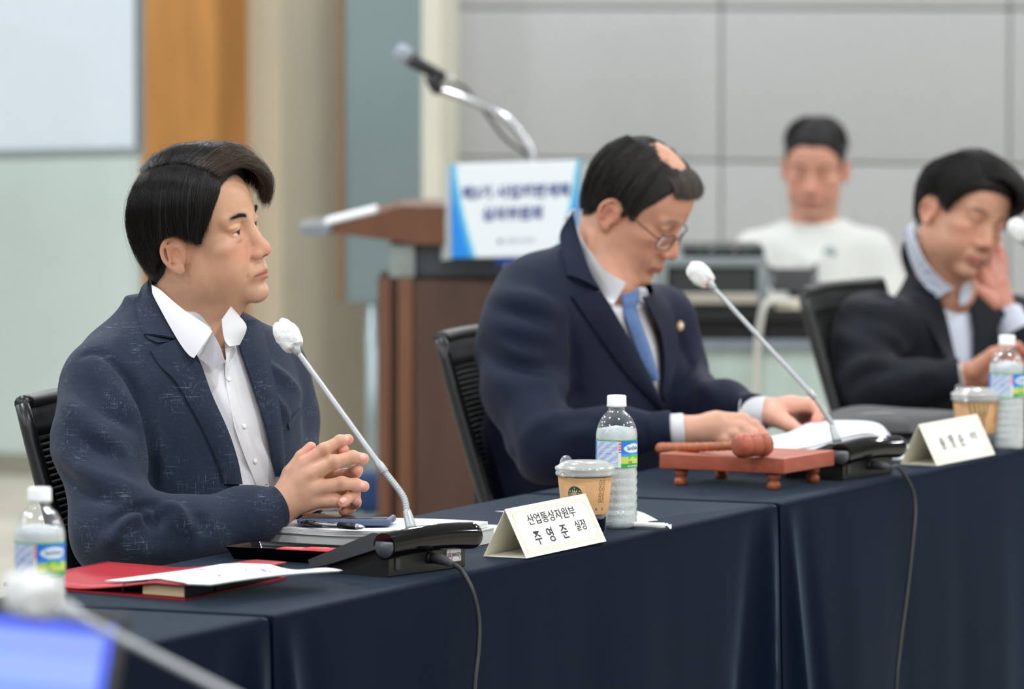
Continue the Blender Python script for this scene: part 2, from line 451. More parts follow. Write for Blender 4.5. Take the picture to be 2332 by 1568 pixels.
# ============================================================ things on the tables
UZ = V((0, 0, 1))
def PW(px, py, w_):
    """point of the picture ray on the vertical plane W = w_ (the front of the tables is W = 0)"""
    d = ray(px, py); n = WD; p0 = V((S0.x, S0.y, 0)) + WD * w_
    k = (p0 - CAMP).dot(n) / d.dot(n); return CAMP + d * k
def quad(mb, P, th, m=None, n=1):
    """thin slab over the quad P with thickness th downwards"""
    mb.grid(lambda a, b: P[0].lerp(P[1], a).lerp(P[3].lerp(P[2], a), b), n, n, m, False, (0, 0, -th)); return mb
M_paper = mat('white_paper', (0.86, 0.87, 0.89), 0.7, noise=0.01, nscale=30)
M_paper2 = mat('paper_edges', (0.62, 0.64, 0.62), 0.8, noise=0.12, nscale=8, nstretch=(1, 1, 160))
M_ink = mat('dark_ink', s2l(52, 56, 74), 0.7, noise=0.05)
M_inkl = mat('grey_print', s2l(140, 145, 160), 0.7, noise=0.05)
M_blk = mat('gloss_black_plastic', (0.003, 0.003, 0.005), 0.06, 0, 0.3, noise=0.02)
M_blks = mat('satin_black_plastic', (0.012, 0.013, 0.015), 0.38, noise=0.1, nscale=60)
M_blkm = mat('matte_dark_grey', (0.05, 0.052, 0.058), 0.5, noise=0.08, nscale=60)
M_cable = mat('black_cable', (0.02, 0.022, 0.026), 0.45, noise=0.05)
M_steel = mat('silver_grey_metal', s2l(176, 180, 182), 0.38, 0.35, noise=0.04, nscale=30)
M_foam = mat('white_mic_cover', s2l(236, 238, 238), 0.85, noise=0.05, nscale=90, bump=0.9)

# ---------------- red folder with notebook
zt = 0.026
A, B, C = G(10, 1335), G(421, 1369), G(652, 1318)
D = A + (C - B)
fold = empty('red_folder', (A + C) / 2, 'red folder with a black elastic band lying at the near table corner', 'folder')
M_red = mat('red_leatherette', s2l(176, 34, 48), 0.45, noise=0.06, nscale=40, bump=0.25)
M_reds = mat('dark_red_edge', s2l(140, 22, 34), 0.5, noise=0.06)
mb = MB(); n_ = [V((p.x, p.y, TZ + 0.0035)) for p in (A, B, C, D)]
quad(mb, n_, 0.003, n=4); mb.build('cover_back', M_reds, fold)
def cover(a, b):
    p = A.lerp(B, a).lerp(D.lerp(C, a), b)
    h = 0.005 + 0.0195 * min(1, max(0, (a - 0.40) / 0.42)) ** 1.3
    return V((p.x, p.y, TZ + h + 0.0015 * sin(a * 5) * (1 - b)))
mb = MB(); mb.grid(cover, 24, 6, thick=(0, 0, -0.0022)); mb.build('cover_front', M_red, fold)
mb = MB(); mb.grid(lambda a, b: V((A.lerp(D, a).x - 0.0005, A.lerp(D, a).y, TZ + 0.0006 + 0.0058 * b)), 3, 2, thick=(-0.001, -0.001, 0)); mb.build('spine', M_reds, fold)
band = []
for k in range(26):
    f = k / 25; p = cover(0.66 + 0.34 * f, 0.02 + 0.25 * f); band.append(p + UZ * 0.0022)
q = cover(1.0, 0.27); band += [q + V((0.003, -0.002, -0.004)), V((q.x + .003, q.y - .002, TZ + .004))]
p = cover(0.66, 0.02); band = [V((p.x - .002, p.y - .003, TZ + .0035)), V((p.x - .002, p.y - .003, p.z - .001))] + band
mb = MB(); mb.tube(band, 0.0013, 6)
mb.build('elastic_band', mat('black_elastic', (0.01, 0.01, 0.012), 0.7, noise=0.05), fold); mb = MB()
mb.tube([cover(-0.005, 0.1) + UZ * 0.002, cover(0.0, 0.04) + V((-.001, -.001, 0.0)), V((A.x, A.y - .002, TZ + .002))], 0.0013, 6)
mb.build('elastic_band', mat('black_elastic', (0.01, 0.01, 0.012), 0.7, noise=0.05), fold)
# notebook inside
NB = [A.lerp(B, 0.76).lerp(D.lerp(C, 0.76), 0.02), B + (A - B) * 0.015 + (D - A) * 0.02, C + (A - B) * 0.015 - (D - A) * 0.02, A.lerp(B, 0.76).lerp(D.lerp(C, 0.76), 0.98)]
nb = empty('notebook', (NB[0] + NB[2]) / 2, 'thick notebook with a navy fore-edge inside the red folder', 'notebook')
mb = MB(); quad(mb, [V((p.x, p.y, TZ + 0.0182)) for p in NB], 0.0132, n=2); mb.build('pages', mat('cream_pages', s2l(196, 172, 134), 0.8, noise=0.1, nscale=8, nstretch=(1, 1, 200)), nb)
e = (NB[2] - NB[1]).normalized(); o_ = V((e.y, -e.x, 0)) * 0.0016
mb = MB(); P_ = [NB[1], NB[2], NB[2] + o_, NB[1] + o_]
quad(mb, [V((p.x, p.y, TZ + 0.0196)) for p in P_], 0.0150); mb.build('fore_edge', mat('navy_edge', s2l(22, 20, 48), 0.5, noise=0.05), nb)
mb = MB(); quad(mb, [V((p.x, p.y, TZ + 0.0196)) for p in NB], 0.0012); mb.build('cover', mat('pale_cover', s2l(214, 206, 196), 0.6, noise=0.05), nb)

# printed sheets on the folder
P1, P2, P3, P4 = G(238, 1321, TZ + .012), G(478, 1330, TZ + .029), G(780, 1300, TZ + .022), G(545, 1281, TZ + .028)
def sheet(a, b, off=0.0):
    p = P1.lerp(P2, a).lerp(P4.lerp(P3, a), b)
    e1_, e2_ = B - A, D - A; q_ = p - A; dt_ = e1_.x * e2_.y - e1_.y * e2_.x; ca = (q_.x * e2_.y - q_.y * e2_.x) / dt_; cb = (e1_.x * q_.y - e1_.y * q_.x) / dt_
    if -.02 < ca < 1.02 and -.02 < cb < 1.02: return V((p.x, p.y, max(p.z + off, cover(min(1, max(0, ca)), min(1, max(0, cb))).z + .0036 + off)))
    return p + UZ * (off + 0.0035 * sin(a * 6.5 + 1) * sin(b * 3.1) + 0.003 * b * sin(a * 9))
pr = empty('printed_sheets', (P1 + P3) / 2, 'white printed sheets with blue lines lying across the red folder', 'papers')
mb = MB(); mb.grid(lambda a, b: sheet(a, b), 24, 16, thick=(0, 0, -0.0006)); mb.build('sheet', M_paper, pr)
mb = MB(); mb.grid(lambda a, b: sheet(a * 0.985 + 0.01, b * 0.98 + 0.005, -0.0016), 24, 16, thick=(0, 0, -0.0005)); mb.build('sheet', M_paper, pr)
M_bline = mat('blue_print', s2l(150, 158, 232), 0.7, noise=0.03)
def strip(mb, pts, wd, fn, off=0.0013):
    for k in range(len(pts) - 1):
        (a0, b0), (a1, b1) = pts[k], pts[k + 1]; d = V((a1 - a0, b1 - b0)); d.normalize(); nx, ny = -d.y * wd, d.x * wd
        vs = [fn(a0 + nx, b0 + ny, off), fn(a1 + nx, b1 + ny, off), fn(a1 - nx, b1 - ny, off), fn(a0 - nx, b0 - ny, off)]
        mb.add(vs, [(0, 1, 2, 3)])
mb = MB()
strip(mb, [(0.30 + .02 * k, 0.45 + 0.012 * k) for k in range(12)], 0.012, sheet)
strip(mb, [(0.30, 0.45), (0.30, 0.6), (0.36, 0.78), (0.5, 0.86)], 0.012, sheet)
mb.build('blue_line', M_bline, pr)
mb = MB(); strip(mb, [(0.93, 0.05 + .03 * k) for k in range(28)], 0.011, sheet); mb.build('blue_line', M_bline, pr)
mb = MB()
for r_ in range(9):
    for s_ in range(10):
        if (r_ * 7 + s_ * 3) % 5: strip(mb, [(0.14 + r_ * 0.065, 0.12 + s_ * 0.03), (0.14 + r_ * 0.065, 0.14 + s_ * 0.03)], 0.006, sheet)
        if (r_ + s_) % 4: strip(mb, [(0.5 + r_ * 0.045, 0.62 + s_ * 0.03), (0.5 + r_ * 0.045, 0.64 + s_ * 0.03)], 0.005, sheet)
mb.build('printed_text', M_inkl, pr)

# ---------------- booklets
def inframe(o, a, b, z): return V((o.x + (-WD * a + UD * b).x, o.y + (-WD * a + UD * b).y, z))   # a towards the front edge, b along the row
Bk = G(578, 1245)
bk = empty('thick_booklet', inframe(Bk, .15, .1, TZ), 'thick grey-edged booklet under the white stack of sheets beside the microphone', 'book')
mb = MB()
def bfun(z0, z1, a0, a1, b0, b1, amp, ph):
    N = 26
    def top(a, b): return inframe(Bk, a0 + (a1 - a0) * a, b0 + (b1 - b0) * b, z1 + amp * sin(a * 9 + ph) * (1 - 0.5 * b))
    def bot(a, b): return inframe(Bk, a0 + (a1 - a0) * a, b0 + (b1 - b0) * b, z0 + (0 if z0 < TZ + .002 else amp * sin(a * 9 + ph) * (1 - 0.5 * b)))
    return top, bot, N
def block(mb, z0, z1, a0, a1, b0, b1, amp, ph):
    top, bot, N = bfun(z0, z1, a0, a1, b0, b1, amp, ph)
    mb.grid(top, N, 8, 0); mb.grid(bot, N, 8, 1)
    for (fa) in ((lambda a: (a, 0)), (lambda a: (a, 1))):
        mb.grid(lambda a, b: bot(*fa(a)).lerp(top(*fa(a)), b), N, 2, 1, False)
    for k in (0, 1):
        mb.grid(lambda a, b: bot(k, a).lerp(top(k, a), b), 8, 2, 1, False)
block(mb, TZ + .0006, TZ + .0205, 0, .297, 0, .21, 0.0, 0); mb.build('book_block', [mat('grey_cover', s2l(196, 200, 196), 0.7, noise=.03), M_paper2], bk)
mb = MB(); block(mb, TZ + .0209, TZ + .0225, 0, .298, -.001, .211, 0.0006, 0); mb.build('cover', [mat('grey_cover2', s2l(190, 194, 190), 0.7, noise=.03), M_paper2], bk)
st = empty('stack_of_sheets', inframe(Bk, .15, .1, TZ + .024), 'white stack of printed sheets under the phone and pen', 'papers')
for k, (z0, z1) in enumerate(((.0232, .0262), (.0266, .0282), (.0286, .0318))):
    mb = MB(); block(mb, TZ + z0, TZ + z1, -.014 + .001 * k, .288, -.004, .208, 0.0011, 0.4 + .15 * k); mb.build('sheet_bundle', [M_paper, mat('paper_edge_white', (0.74, 0.75, 0.74), .8, noise=.06, nscale=8, nstretch=(1, 1, 160))], st)
ZB = TZ + .0325
mb = MB()
def on_bk(a, b): return inframe(Bk, a, b, ZB + 0.0011 * sin((a + .014) / .302 * 9 + .7) + .0012)
for r_ in range(3):
    b0 = 0.05 + .055 * r_
    p, q = on_bk(.16, b0), on_bk(.285, b0); d = UD * 0.0006; mb.add([p - d, q - d, q + d, p + d], [(0, 1, 2, 3)])
    for s_ in range(16):
        if (s_ * 5 + r_) % 4:
            p, q = on_bk(.165 + .0074 * s_, b0 + .012), on_bk(.1695 + .0074 * s_, b0 + .012); d = UD * 0.0022; mb.add([p - d, q - d, q + d, p + d], [(0, 1, 2, 3)])
mb.build('printed_text', M_inkl, st)

# loose sheet beyond the microphone
mb = MB(); c = G(1118, 1216); mb.prism([inframe(c, a, b, TZ + .0008) for a, b in ((-.16, -.05), (.03, -.05), (.03, .12), (-.16, .12))], (0, 0, 0.0012))
o = mb.build('loose_sheet', M_paper); tag(o, 'white sheet lying flat between the booklets and the front name card', 'paper')

# ---------------- smartphone
Zp = ZB + .0022
pa, pb = G(682, 1190, Zp + .004), G(882, 1192, Zp + .004)
axp = (pb - pa); axp.z = 0; Lp = axp.length; axp.normalize(); ayp = V((-axp.y, axp.x, 0))
c = (pa + pb) / 2 + ayp * 0.039; c.z = Zp + .0055
ph = empty('smartphone', c - UZ * .0055, 'smartphone in a slate blue case lying on the white sheets under the folded hands', 'phone')
mb = MB(); mb.box(c, (Lp / 2 + .004, .039, .0052), (axp, ayp, UZ), bev=.004); mb.build('case', mat('slate_blue_case', s2l(72, 86, 116), 0.45, noise=.04), ph)
mb = MB(); mb.box(c + UZ * .0051, (Lp / 2 - .0015, .0355, .0007), (axp, ayp, UZ), bev=.0006); mb.build('screen', mat('phone_glass', (0.01, 0.01, 0.012), 0.05, 0, 0.7, noise=.02), ph)
mb = MB()
for k in range(2): mb.box(c + axp * (Lp / 2 + .0041) + ayp * (-.004 + .006 * k), (.0004, .0014, .0018), (axp, ayp, UZ))
mb.build('speaker_slots', M_blks, ph)

# ---------------- clear pen with black grip
Zn = ZB + .0065
qa, qb = G(684, 1189, Zn), G(831, 1200, Zn)
d_ = (qb - qa).normalized(); Lq = (qb - qa).length
pen = empty('ballpoint_pen', (qa + qb) / 2 - UZ * .004, 'clear ballpoint pen with black grip and clip lying on the white sheets', 'pen')
def seg(mb, a, b, r0, r1=None, n=14, m=None): mb.tube([qa + d_ * (Lq * a), qa + d_ * (Lq * (a + b) / 2), qa + d_ * (Lq * b)], [r0, ((r1 or r0) + r0) / 2, r1 or r0], n, m=m)
M_clear = clear('clear_plastic', (0.93, 0.95, 0.96), 0.08, 1.3)
M_blk3 = mat('pen_black', (0.012, 0.012, 0.014), 0.35, noise=.03)
mb = MB(); seg(mb, .14, .62, .0042); mb.build('barrel', M_clear, pen)
mb = MB(); seg(mb, .60, .875, .0050); mb.build('grip', M_blk3, pen)
mb = MB(); seg(mb, .16, .60, .0016); mb.build('refill', mat('refill_white', (.7, .72, .74), .4, noise=.03), pen)
mb = MB(); seg(mb, .875, .90, .0048, .0042); seg(mb, .90, .96, .0042, .0028); seg(mb, .96, 1.0, .0016, .0006); mb.build('tip', mat('clear_tip', (.8, .82, .84), .12, .5, noise=.02), pen)
mb = MB(); seg(mb, .09, .21, .0043); seg(mb, .02, .09, .0028); mb.build('cap', M_blk3, pen)
side = V((d_.y, -d_.x, 0))
mb = MB(); mb.tube([qa + d_ * (Lq * .14) + side * .003, qa + d_ * (Lq * .2) + side * .008, qa + d_ * (Lq * .34) + side * .009 - UZ * .001, qa + d_ * (Lq * .38) + side * .006 - UZ * .002], [.002, .0028, .0028, .0018], 8); mb.build('clip', M_blk3, pen)
mb = MB(); mb.tube([qa - d_ * .002, qa + d_ * (Lq * .03)], [.0022, .0024], 10); mb.build('push_button', M_clear, pen)
mb = MB()
for k in range(7): mb.box(qa + d_ * (Lq * (.44 + .018 * k)) + UZ * .0034 + side * .0028, (.0006, .0011, .0004), (d_, side, UZ))
mb.build('barcode_print', M_ink, pen)

# ---------------- black tray with pens
ta, tb = G(512, 1273), G(792, 1288)
ax_ = (tb - ta).normalized(); ay_ = V((-ax_.y, ax_.x, 0)); Lt = (tb - ta).length; Wt = .085
tr = empty('pen_tray', ta + ax_ * Lt / 2 + ay_ * Wt / 2, 'shallow black plastic pen tray in front of the booklets', 'tray')
mb = MB()
rings = []
for (off, z) in ((.006, .0008), (.0, .014), (-.003, .0185), (-.0045, .0195), (-.0035, .0185), (.003, .013), (.009, .004)):
    ring = []
    for q in range(4):
        sx, sy = ((1, 1), (0, 1), (0, 0), (1, 0))[q]
        for k in range(6):
            a = pi / 2 * q + pi / 2 * k / 5; rr_ = .012
            ccx = (Lt - rr_ - off) if sx else (rr_ + off); ccy = (Wt - rr_ - off) if sy else (rr_ + off)
            ring.append(ta + ax_ * (ccx + rr_ * cos(a)) + ay_ * (ccy + rr_ * sin(a)) + UZ * z)
    rings.append(ring)
vs = [p for r_ in rings for p in r_]; N = 24
mb.add(vs, [(i * N + k, i * N + (k + 1) % N, (i + 1) * N + (k + 1) % N, (i + 1) * N + k) for i in range(len(rings) - 1) for k in range(N)] + [tuple(reversed(range(N))), tuple((len(rings) - 1) * N + k for k in range(N))], True)
mb.build('tray_body', M_blk, tr)
def pen_simple(name, label, a0, a1, b, colr, capc, zz):
    p = ta + ax_ * a0 + ay_ * b + UZ * zz; q = ta + ax_ * a1 + ay_ * (b + .006) + UZ * zz; dq = (q - p)
    r_ = empty(name, (p + q) / 2 - UZ * .0045, label, 'pen')
    mb = MB(); mb.tube([p, p + dq * .06, p + dq * .1, p + dq * .8], [.0012, .0035, .0045, .0045], 12); mb.build('barrel', mat('pen_' + capc[0], s2l(*colr), .3, noise=.03), r_)
    mb = MB(); mb.tube([p + dq * .74, p + dq * .78, p + dq * .98, q], [.0052, .0052, .0052, .003], 12); mb.build('cap', mat('cap_' + capc[0], s2l(*capc[1]), .3, noise=.03), r_)
    mb = MB(); mb.tube([p + dq * .78 + UZ * .007, p + dq * .97 + UZ * .0062], .0012, 6); mb.build('clip', _m['cap_' + capc[0]], r_)
pen_simple('highlighter_pen', 'red pen with a purple end lying in the black tray, nearer the front', .075, .225, .02, (222, 62, 72), ('red', (110, 70, 200)), .0165)
pen_simple('highlighter_pen', 'red capped pen lying in the black tray behind the other one', .11, .262, .036, (206, 48, 60), ('red2', (226, 78, 84)), .0165)

# ---------------- conference microphones
def microphone(O, ang, chain, label, lit=False, L=.2, sticker=True, headr=.021, neck_n=16, body=True):
    a = V((cos(ang), sin(ang), 0)); b = V((-sin(ang), cos(ang), 0))       # a along the bar, b towards the speaker
    loc = O + a * L / 2 + b * .055
    root = empty('desk_microphone', loc, label, 'microphone')
    P = lambda x, y, z: O + a * x + b * y + UZ * z
    # base body
    mb = MB()
    prof = [(0, .002), (.004, 0), (.108, 0), (.112, .003), (.112, .010), (.03, .046), (0, .044)]
    n = len(prof); xs = [.012, .015, L - .018, L - .012]
    ins = [.003, 0, 0, .003]; vs = []
    for x, i_ in zip(xs, ins):
        for (y, z) in prof:
            cy_, cz_ = .05, .022
            vs.append(P(x, y + (cy_ - y) * i_ * 12 * .3, z + (cz_ - z) * i_ * 12 * .3))
    fs = [(i * n + k, i * n + (k + 1) % n, (i + 1) * n + (k + 1) % n, (i + 1) * n + k) for i in range(3) for k in range(n)] + [tuple(range(n)), tuple(3 * n + k for k in range(n))]
    mb.add(vs, fs); mb.build('base', M_blks, root)
    # sloping control plate
    mb = MB(); pl = []
    for (y, z) in ((-.004, .062), (.02, .064), (.138, .018), (.134, .006), (.10, .014), (0, .045)): pl.append((y, z))
    vs = [P(x, y, z) for x in (0, L) for (y, z) in pl]; n = len(pl)
    mb.add(vs, [tuple(range(n)), tuple(range(n, 2 * n))] + [(k, (k + 1) % n, n + (k + 1) % n, n + k) for k in range(n)]); mb.build('control_plate', M_blkm, root)
    for k in range(3):
        p = P(L * (.3 + .2 * k), .075, .0445); mb = MB(); mb.box(p, (.009, .006, .002), (a, (b * cos(.37) - UZ * sin(.37)), (UZ * cos(.37) + b * sin(.37))), bev=.0015); mb.build('button', M_blks, root)
    # glossy rounded front bar, bowed upwards
    pts = []; rad = []
    for k in range(25):
        f = k / 24; pts.append(P(L * f, -.001, .0455 + .004 * sin(pi * f))); rad.append(.0195)
    pts += [P(L + .006, -.001, .0455), P(L + .011, -.001, .0455), P(L + .0135, -.001, .0455)]; rad += [.0175, .013, .007]
    mb = MB(); mb.tube(pts, rad, 32); o = mb.build('front_bar', M_blk, root); smooth_by_mod(o, 50)
    mb = MB(); mb.tube([P(-.0004, -.001, .0455), P(.001, -.001, .0455)], [.0165, .0165], 32); mb.build('end_cap', mat('grey_end_cap', (.16, .17, .19), .18, .3, noise=.03), root)
    # socket, plug
    mb = MB(); mb.tube([P(L * .52, .002, .021), P(L * .52, -.005, .021)], .0085, 20); mb.build('socket', M_blks, root)
    mb = MB(); mb.box(P(.03, -.0008, .018), (.005, .0012, .009), (a, b, UZ), bev=.001); mb.build('side_slot', M_blkm, root)
    if sticker:
        mb = MB(); mb.box(P(L * .80, -.0006, .0205), (.0165, .0012, .0095), (a, b, UZ), bev=.001); s_ = mb.build('sticker', mat('white_sticker', (.8, .8, .82), .5, noise=.02), root)
        mb = MB(); text_on(mb, 'skyway', .0125, lambda x, y: P(L * .80 + x, -.0021, .022 + y), .0002, .9, 0)
        for (x0, x1) in ((-.012, -.0085), (-.0035, -.001)):
            mb.add([P(L * .8 + x0, -.0023, .0185), P(L * .8 + x1, -.0023, .0185), P(L * .8 + x1 + .001, -.0023, .0215), P(L * .8 + x0 + .001, -.0023, .0215)], [(0, 1, 2, 3)], False, 1)
        mb.build('lettering', [mat('sticker_ink', (.02, .02, .06), .5, noise=.02), mat('magenta_ink', s2l(200, 40, 140), .5, noise=.02)], s_)
    # gooseneck: chain = [base, mid, upper collar of flexible part, rod end, head centre]
    c0, c1, c2, c3, c4 = chain
    dn = (c1 - c0).normalized()
    mb = MB(); cl_ = c0 + dn * .026; mb.tube([c0 - dn * .006, c0, cl_ - dn * .004, cl_], [.0082, .0082, .0062, .0055], 20); mb.build('neck_collar', M_steel, root)
    flex = bez([cl_, c1, c2], 30)
    rad = []; 
    Lf = sum((flex[i + 1] - flex[i]).length for i in range(len(flex) - 1)); nr = int(Lf / .0036); fp = []
    pos = 0
    seglen = [0]
    for i in range(len(flex) - 1): seglen.append(seglen[-1] + (flex[i + 1] - flex[i]).length)
    for k in range(nr * 4 + 1):
        s_ = Lf * k / (nr * 4); j = max(0, min(len(flex) - 2, int(np.searchsorted(seglen, s_)) - 1))
        f = (s_ - seglen[j]) / max(1e-9, seglen[j + 1] - seglen[j]); fp.append(flex[j].lerp(flex[j + 1], f)); rad.append(.0046 + (.0006, .0, -.0006, .0)[k % 4])
    mb = MB(); mb.tube(fp, rad, 14); mb.build('flexible_neck', M_steel, root)
    dr = (c3 - c2).normalized()
    mb = MB(); mb.tube([c2 - dr * .002, c2, c2 + dr * .014, c2 + dr * .02, c3 - dr * .01, c3], [.0048, .006, .006, .0042, .0040, .0040], 16); mb.build('rod', M_steel, root)
    dh = (c4 - c3).normalized()
    mb = MB(); mb.tube([c3 - dh * .008, c3, c3 + dh * .012, c3 + dh * .02], [.0045, .0068, .0085, .0095], 20); mb.build('head_collar', M_steel, root)
    if lit:
        mb = MB(); mb.tube([c3 + dh * .010, c3 + dh * .016], [.0112, .0118], 24); mb.build('light_ring', emis('red_ring_glow', (1.0, 0.1, 0.2), 3.5), root)
    # foam head under a loose white cover
    mb = MB(); hx = dh.orthogonal().normalized(); hy = dh.cross(hx)
    prof = [(.35, -.95), (.72, -.92), (.88, -.7), (1.0, -.3), (1.06, .1), (1.0, .55), (.8, .95), (.5, 1.18), (.0, 1.24)]
    vs = []; n = 40; rr_ = headr
    fine = []
    for i in range(len(prof) - 1):
        for k in range(4): f = k / 4; fine.append((prof[i][0] * (1 - f) + prof[i + 1][0] * f, prof[i][1] * (1 - f) + prof[i + 1][1] * f))
    fine.append(prof[-1])
    for r_, z in fine:
        for k in range(n):
            t = 2 * pi * k / n
            q = V((cos(t), sin(t), z))
            wob = 1 + .05 * mnoise.noise(q * 2.2 + V((O.x * 9, 0, 0))) * 2 + .035 * cos(4 * t) + .03 * mnoise.noise(q * 6)
            vs.append(c4 + (hx * cos(t) + hy * sin(t)) * (r_ * rr_ * .86 * wob) + dh * (z * rr_ * wob))
    fs = [(i * n + k, i * n + (k + 1) % n, (i + 1) * n + (k + 1) % n, (i + 1) * n + k) for i in range(len(fine) - 1) for k in range(n)]
    fs.append(tuple(reversed(range(n))))
    mb.add(vs, fs, True); mb.build('head_cover', M_foam, root)
    return P, root
O1 = G(886, 1315); ang1 = math.atan2(.150, .114)
a1 = V((cos(ang1), sin(ang1), 0)); b1 = V((-sin(ang1), cos(ang1), 0))
Cb = O1 + a1 * .065 + b1 * .018 + UZ * .060
def nearY(px, py, Y): return PD(px, py, Y)
Yb = Cb.y
ch = [PD(936, 1199, Yb), PD(917, 1128, Yb + .025), PD(876, 1074, Yb + .045), PD(675, 797, Yb + .13), PD(656, 766, Yb + .14)]
P1f, mic1 = microphone(O1 - a1 * .012, ang1, ch, 'black desk microphone with white covered head in front of the man in the slub jacket', L=.2)
def cable(name, label, pts, r=.0033, n=10):
    mb = MB(); mb.tube(bez(pts, 14), r, 10); o = mb.build(name, M_cable); tag(o, label, 'cable'); return o
pl0 = P1f(.2 * .52, -.006, .021)
mb = MB(); mb.tube([pl0, pl0 + V((.012, -.012, -.001)), pl0 + V((.024, -.02, -.004)), pl0 + V((.03, -.024, -.006))], [.0075, .0075, .0055, .0036], 16)
for k in range(5): q = pl0 + V((.014 + .003 * k, -.013 - .0025 * k, -.0015 - .001 * k)); mb.tube([q, q + V((.0012, -.001, -.0004))], .0074 - .0006 * k, 16)
mb.build('plug', M_blkm, mic1)
e0 = pl0 + V((.03, -.024, -.006))
cable('microphone_cable', 'black cable running from the front microphone over the table edge', [e0, PW(1052, 1306, -.004) + UZ * .004, PW(1076, 1345, -.022), PW(1090, 1410, -.03), PW(1089, 1480, -.034), PW(1080, 1568, -.036), PW(1078, 1700, -.036), PW(1082, 2100, -.04)])
# second microphone, lit
O2 = G(1893, 1099) + V((.022, .032, 0)); ang2 = R(58)
a2 = V((cos(ang2), sin(ang2), 0)); b2 = V((-sin(ang2), cos(ang2), 0)); Y2 = O2.y + .05
ch = [PD(1905, 1000, Y2), PD(1893, 962, Y2 + .015), PD(1856, 905, Y2 + .03), PD(1622, 652, Y2 + .13), PD(1596, 626, Y2 + .14)]
P2f, mic2 = microphone(O2 - a2 * .012, ang2, ch, 'black desk microphone with glowing red ring behind the gavel block', lit=True, L=.2, sticker=False)
pl1 = P2f(.2 * .52, -.006, .021)
mb = MB(); mb.tube([pl1, pl1 + V((.018, -.008, -.001)), pl1 + V((.03, -.012, -.003))], [.0075, .007, .0036], 14); mb.build('plug', M_blkm, mic2)
cable('microphone_cable', 'black cable hanging over the cloth edge from the microphone behind the gavel', [pl1 + V((.03, -.012, -.003)), PW(2046, 1072, .0) + UZ * .006, PW(2074, 1105, -.014), PW(2084, 1150, -.022), PW(2080, 1220, -.03), PW(2066, 1350, -.034), PW(2050, 1470, -.036), PW(2040, 1600, -.038), PW(2040, 1950, -.04)])
# third microphone at the right edge of the picture
Y3 = 11.75; O3 = G(2560, 964)
O3 = V((O3.x, O3.y, TZ))
ch = [V((O3.x - .03, O3.y + .05, TZ + .06)), V((O3.x - .045, O3.y + .06, TZ + .1)), V((O3.x - .07, O3.y + .075, TZ + .13)), PD(2338, 556, O3.y + .16), PD(2320, 526, O3.y + .165)]
microphone(O3 - V((.08, .06, 0)), R(58), ch, 'desk microphone with white covered head at the right edge of the photo', sticker=False)
# foreground microphone and laptop on the near table
mb = MB(); mb.prism(poly_tw([(-2.55, -1.75), (-1.72, -1.75), (-1.72, -.18), (-2.55, -.18)], .01), (0, 0, TZ - .01)); o = mb.build('tablecloth', M_cloth)
tag(o, 'navy cloth on the table nearest the camera under the laptop', 'tablecloth')
ch = [PD(1010, 2010, 4.98), PD(930, 1860, 5.0), PD(840, 1740, 5.02), PD(175, 1400, 5.22), PD(75, 1356, 5.27)]
O4 = V((ch[0].x - .1, ch[0].y - .03, TZ)); 
microphone(O4, R(30), ch, 'blurred desk microphone in the near foreground leaning over the laptop', sticker=False, headr=.026)

# laptop
LY = 5.40
la, lb = PD(-300, 1368, LY + .22), PD(296, 1398, LY)
xd = (lb - la); xd.z = 0; Wl = .345; xd.normalize(); lb_ = V((lb.x, lb.y, 0)); nrm = V((xd.y, -xd.x, 0))     # nrm towards the viewer
topz = lb.z; tilt = R(14); ev = (UZ * cos(tilt) + nrm * -sin(tilt)); Hl = (topz - TZ - .016) / cos(tilt)
hinge = V((lb.x, lb.y, TZ + .016)) + nrm * sin(tilt) * Hl - xd * Wl / 2
lap = empty('laptop', V((hinge.x, hinge.y, TZ)), 'open laptop with a pale blue screen in the near lower left corner', 'laptop')
mb = MB(); mb.box(hinge + ev * Hl / 2, (Wl / 2, Hl / 2, .004), (xd, ev, xd.cross(ev)), bev=.0035); mb.build('lid', mat('laptop_grey', (.03, .032, .036), .4, .2, noise=.05), lap)
mb = MB(); mb.box(hinge + nrm * .115 - UZ * .0075, (Wl / 2, .115, .0075), (xd, nrm, UZ), bev=.005); mb.build('base', _m['laptop_grey'], lap)
mb = MB()
for r_ in range(5):
    for k in range(14): mb.box(hinge + nrm * (.03 + .019 * r_) + xd * (-.14 + .0215 * k) + UZ * .001, (.009, .0075, .0012), (xd, nrm, UZ))
o = mb.build('keyboard', M_blks, lap); o['kind'] = 'stuff'
nf = ev.cross(xd) if ev.cross(xd).dot(nrm) > 0 else xd.cross(ev)
def scrn(x, y, off=.0046): return hinge + xd * ((x - .5) * (Wl - .022)) + ev * (.018 + y * (Hl - .030)) + nf * off
mb = MB(); mb.grid(lambda x, y: scrn(x, y), 60, 40, smooth=False); o = mb.build('screen', None if False else mat('laptop_screen', (0, 0, 0), .4), lap)
sm = _m['laptop_screen']; nt = sm.node_tree; vc = nt.nodes.new('ShaderNodeVertexColor'); vc.layer_name = 'Col'
nt.links.new(vc.outputs['Color'], nt.nodes['Principled BSDF'].inputs['Emission Color']); nt.nodes['Principled BSDF'].inputs['Emission Strength'].default_value = 1.0
cols = []
for j in range(41):
    for i in range(61):
        x, y = i / 60, j / 40; c_ = s2l(160, 188, 252)
        if x > .96 or y > .94: c_ = s2l(84, 108, 246)
        elif x < .55 and y < .55: c_ = s2l(176, 206, 255)
        elif y > .8: c_ = s2l(150, 176, 250)
        elif .62 < y < .68: c_ = s2l(140, 170, 248)
        cols.append(c_)
color_attr(o, cols)

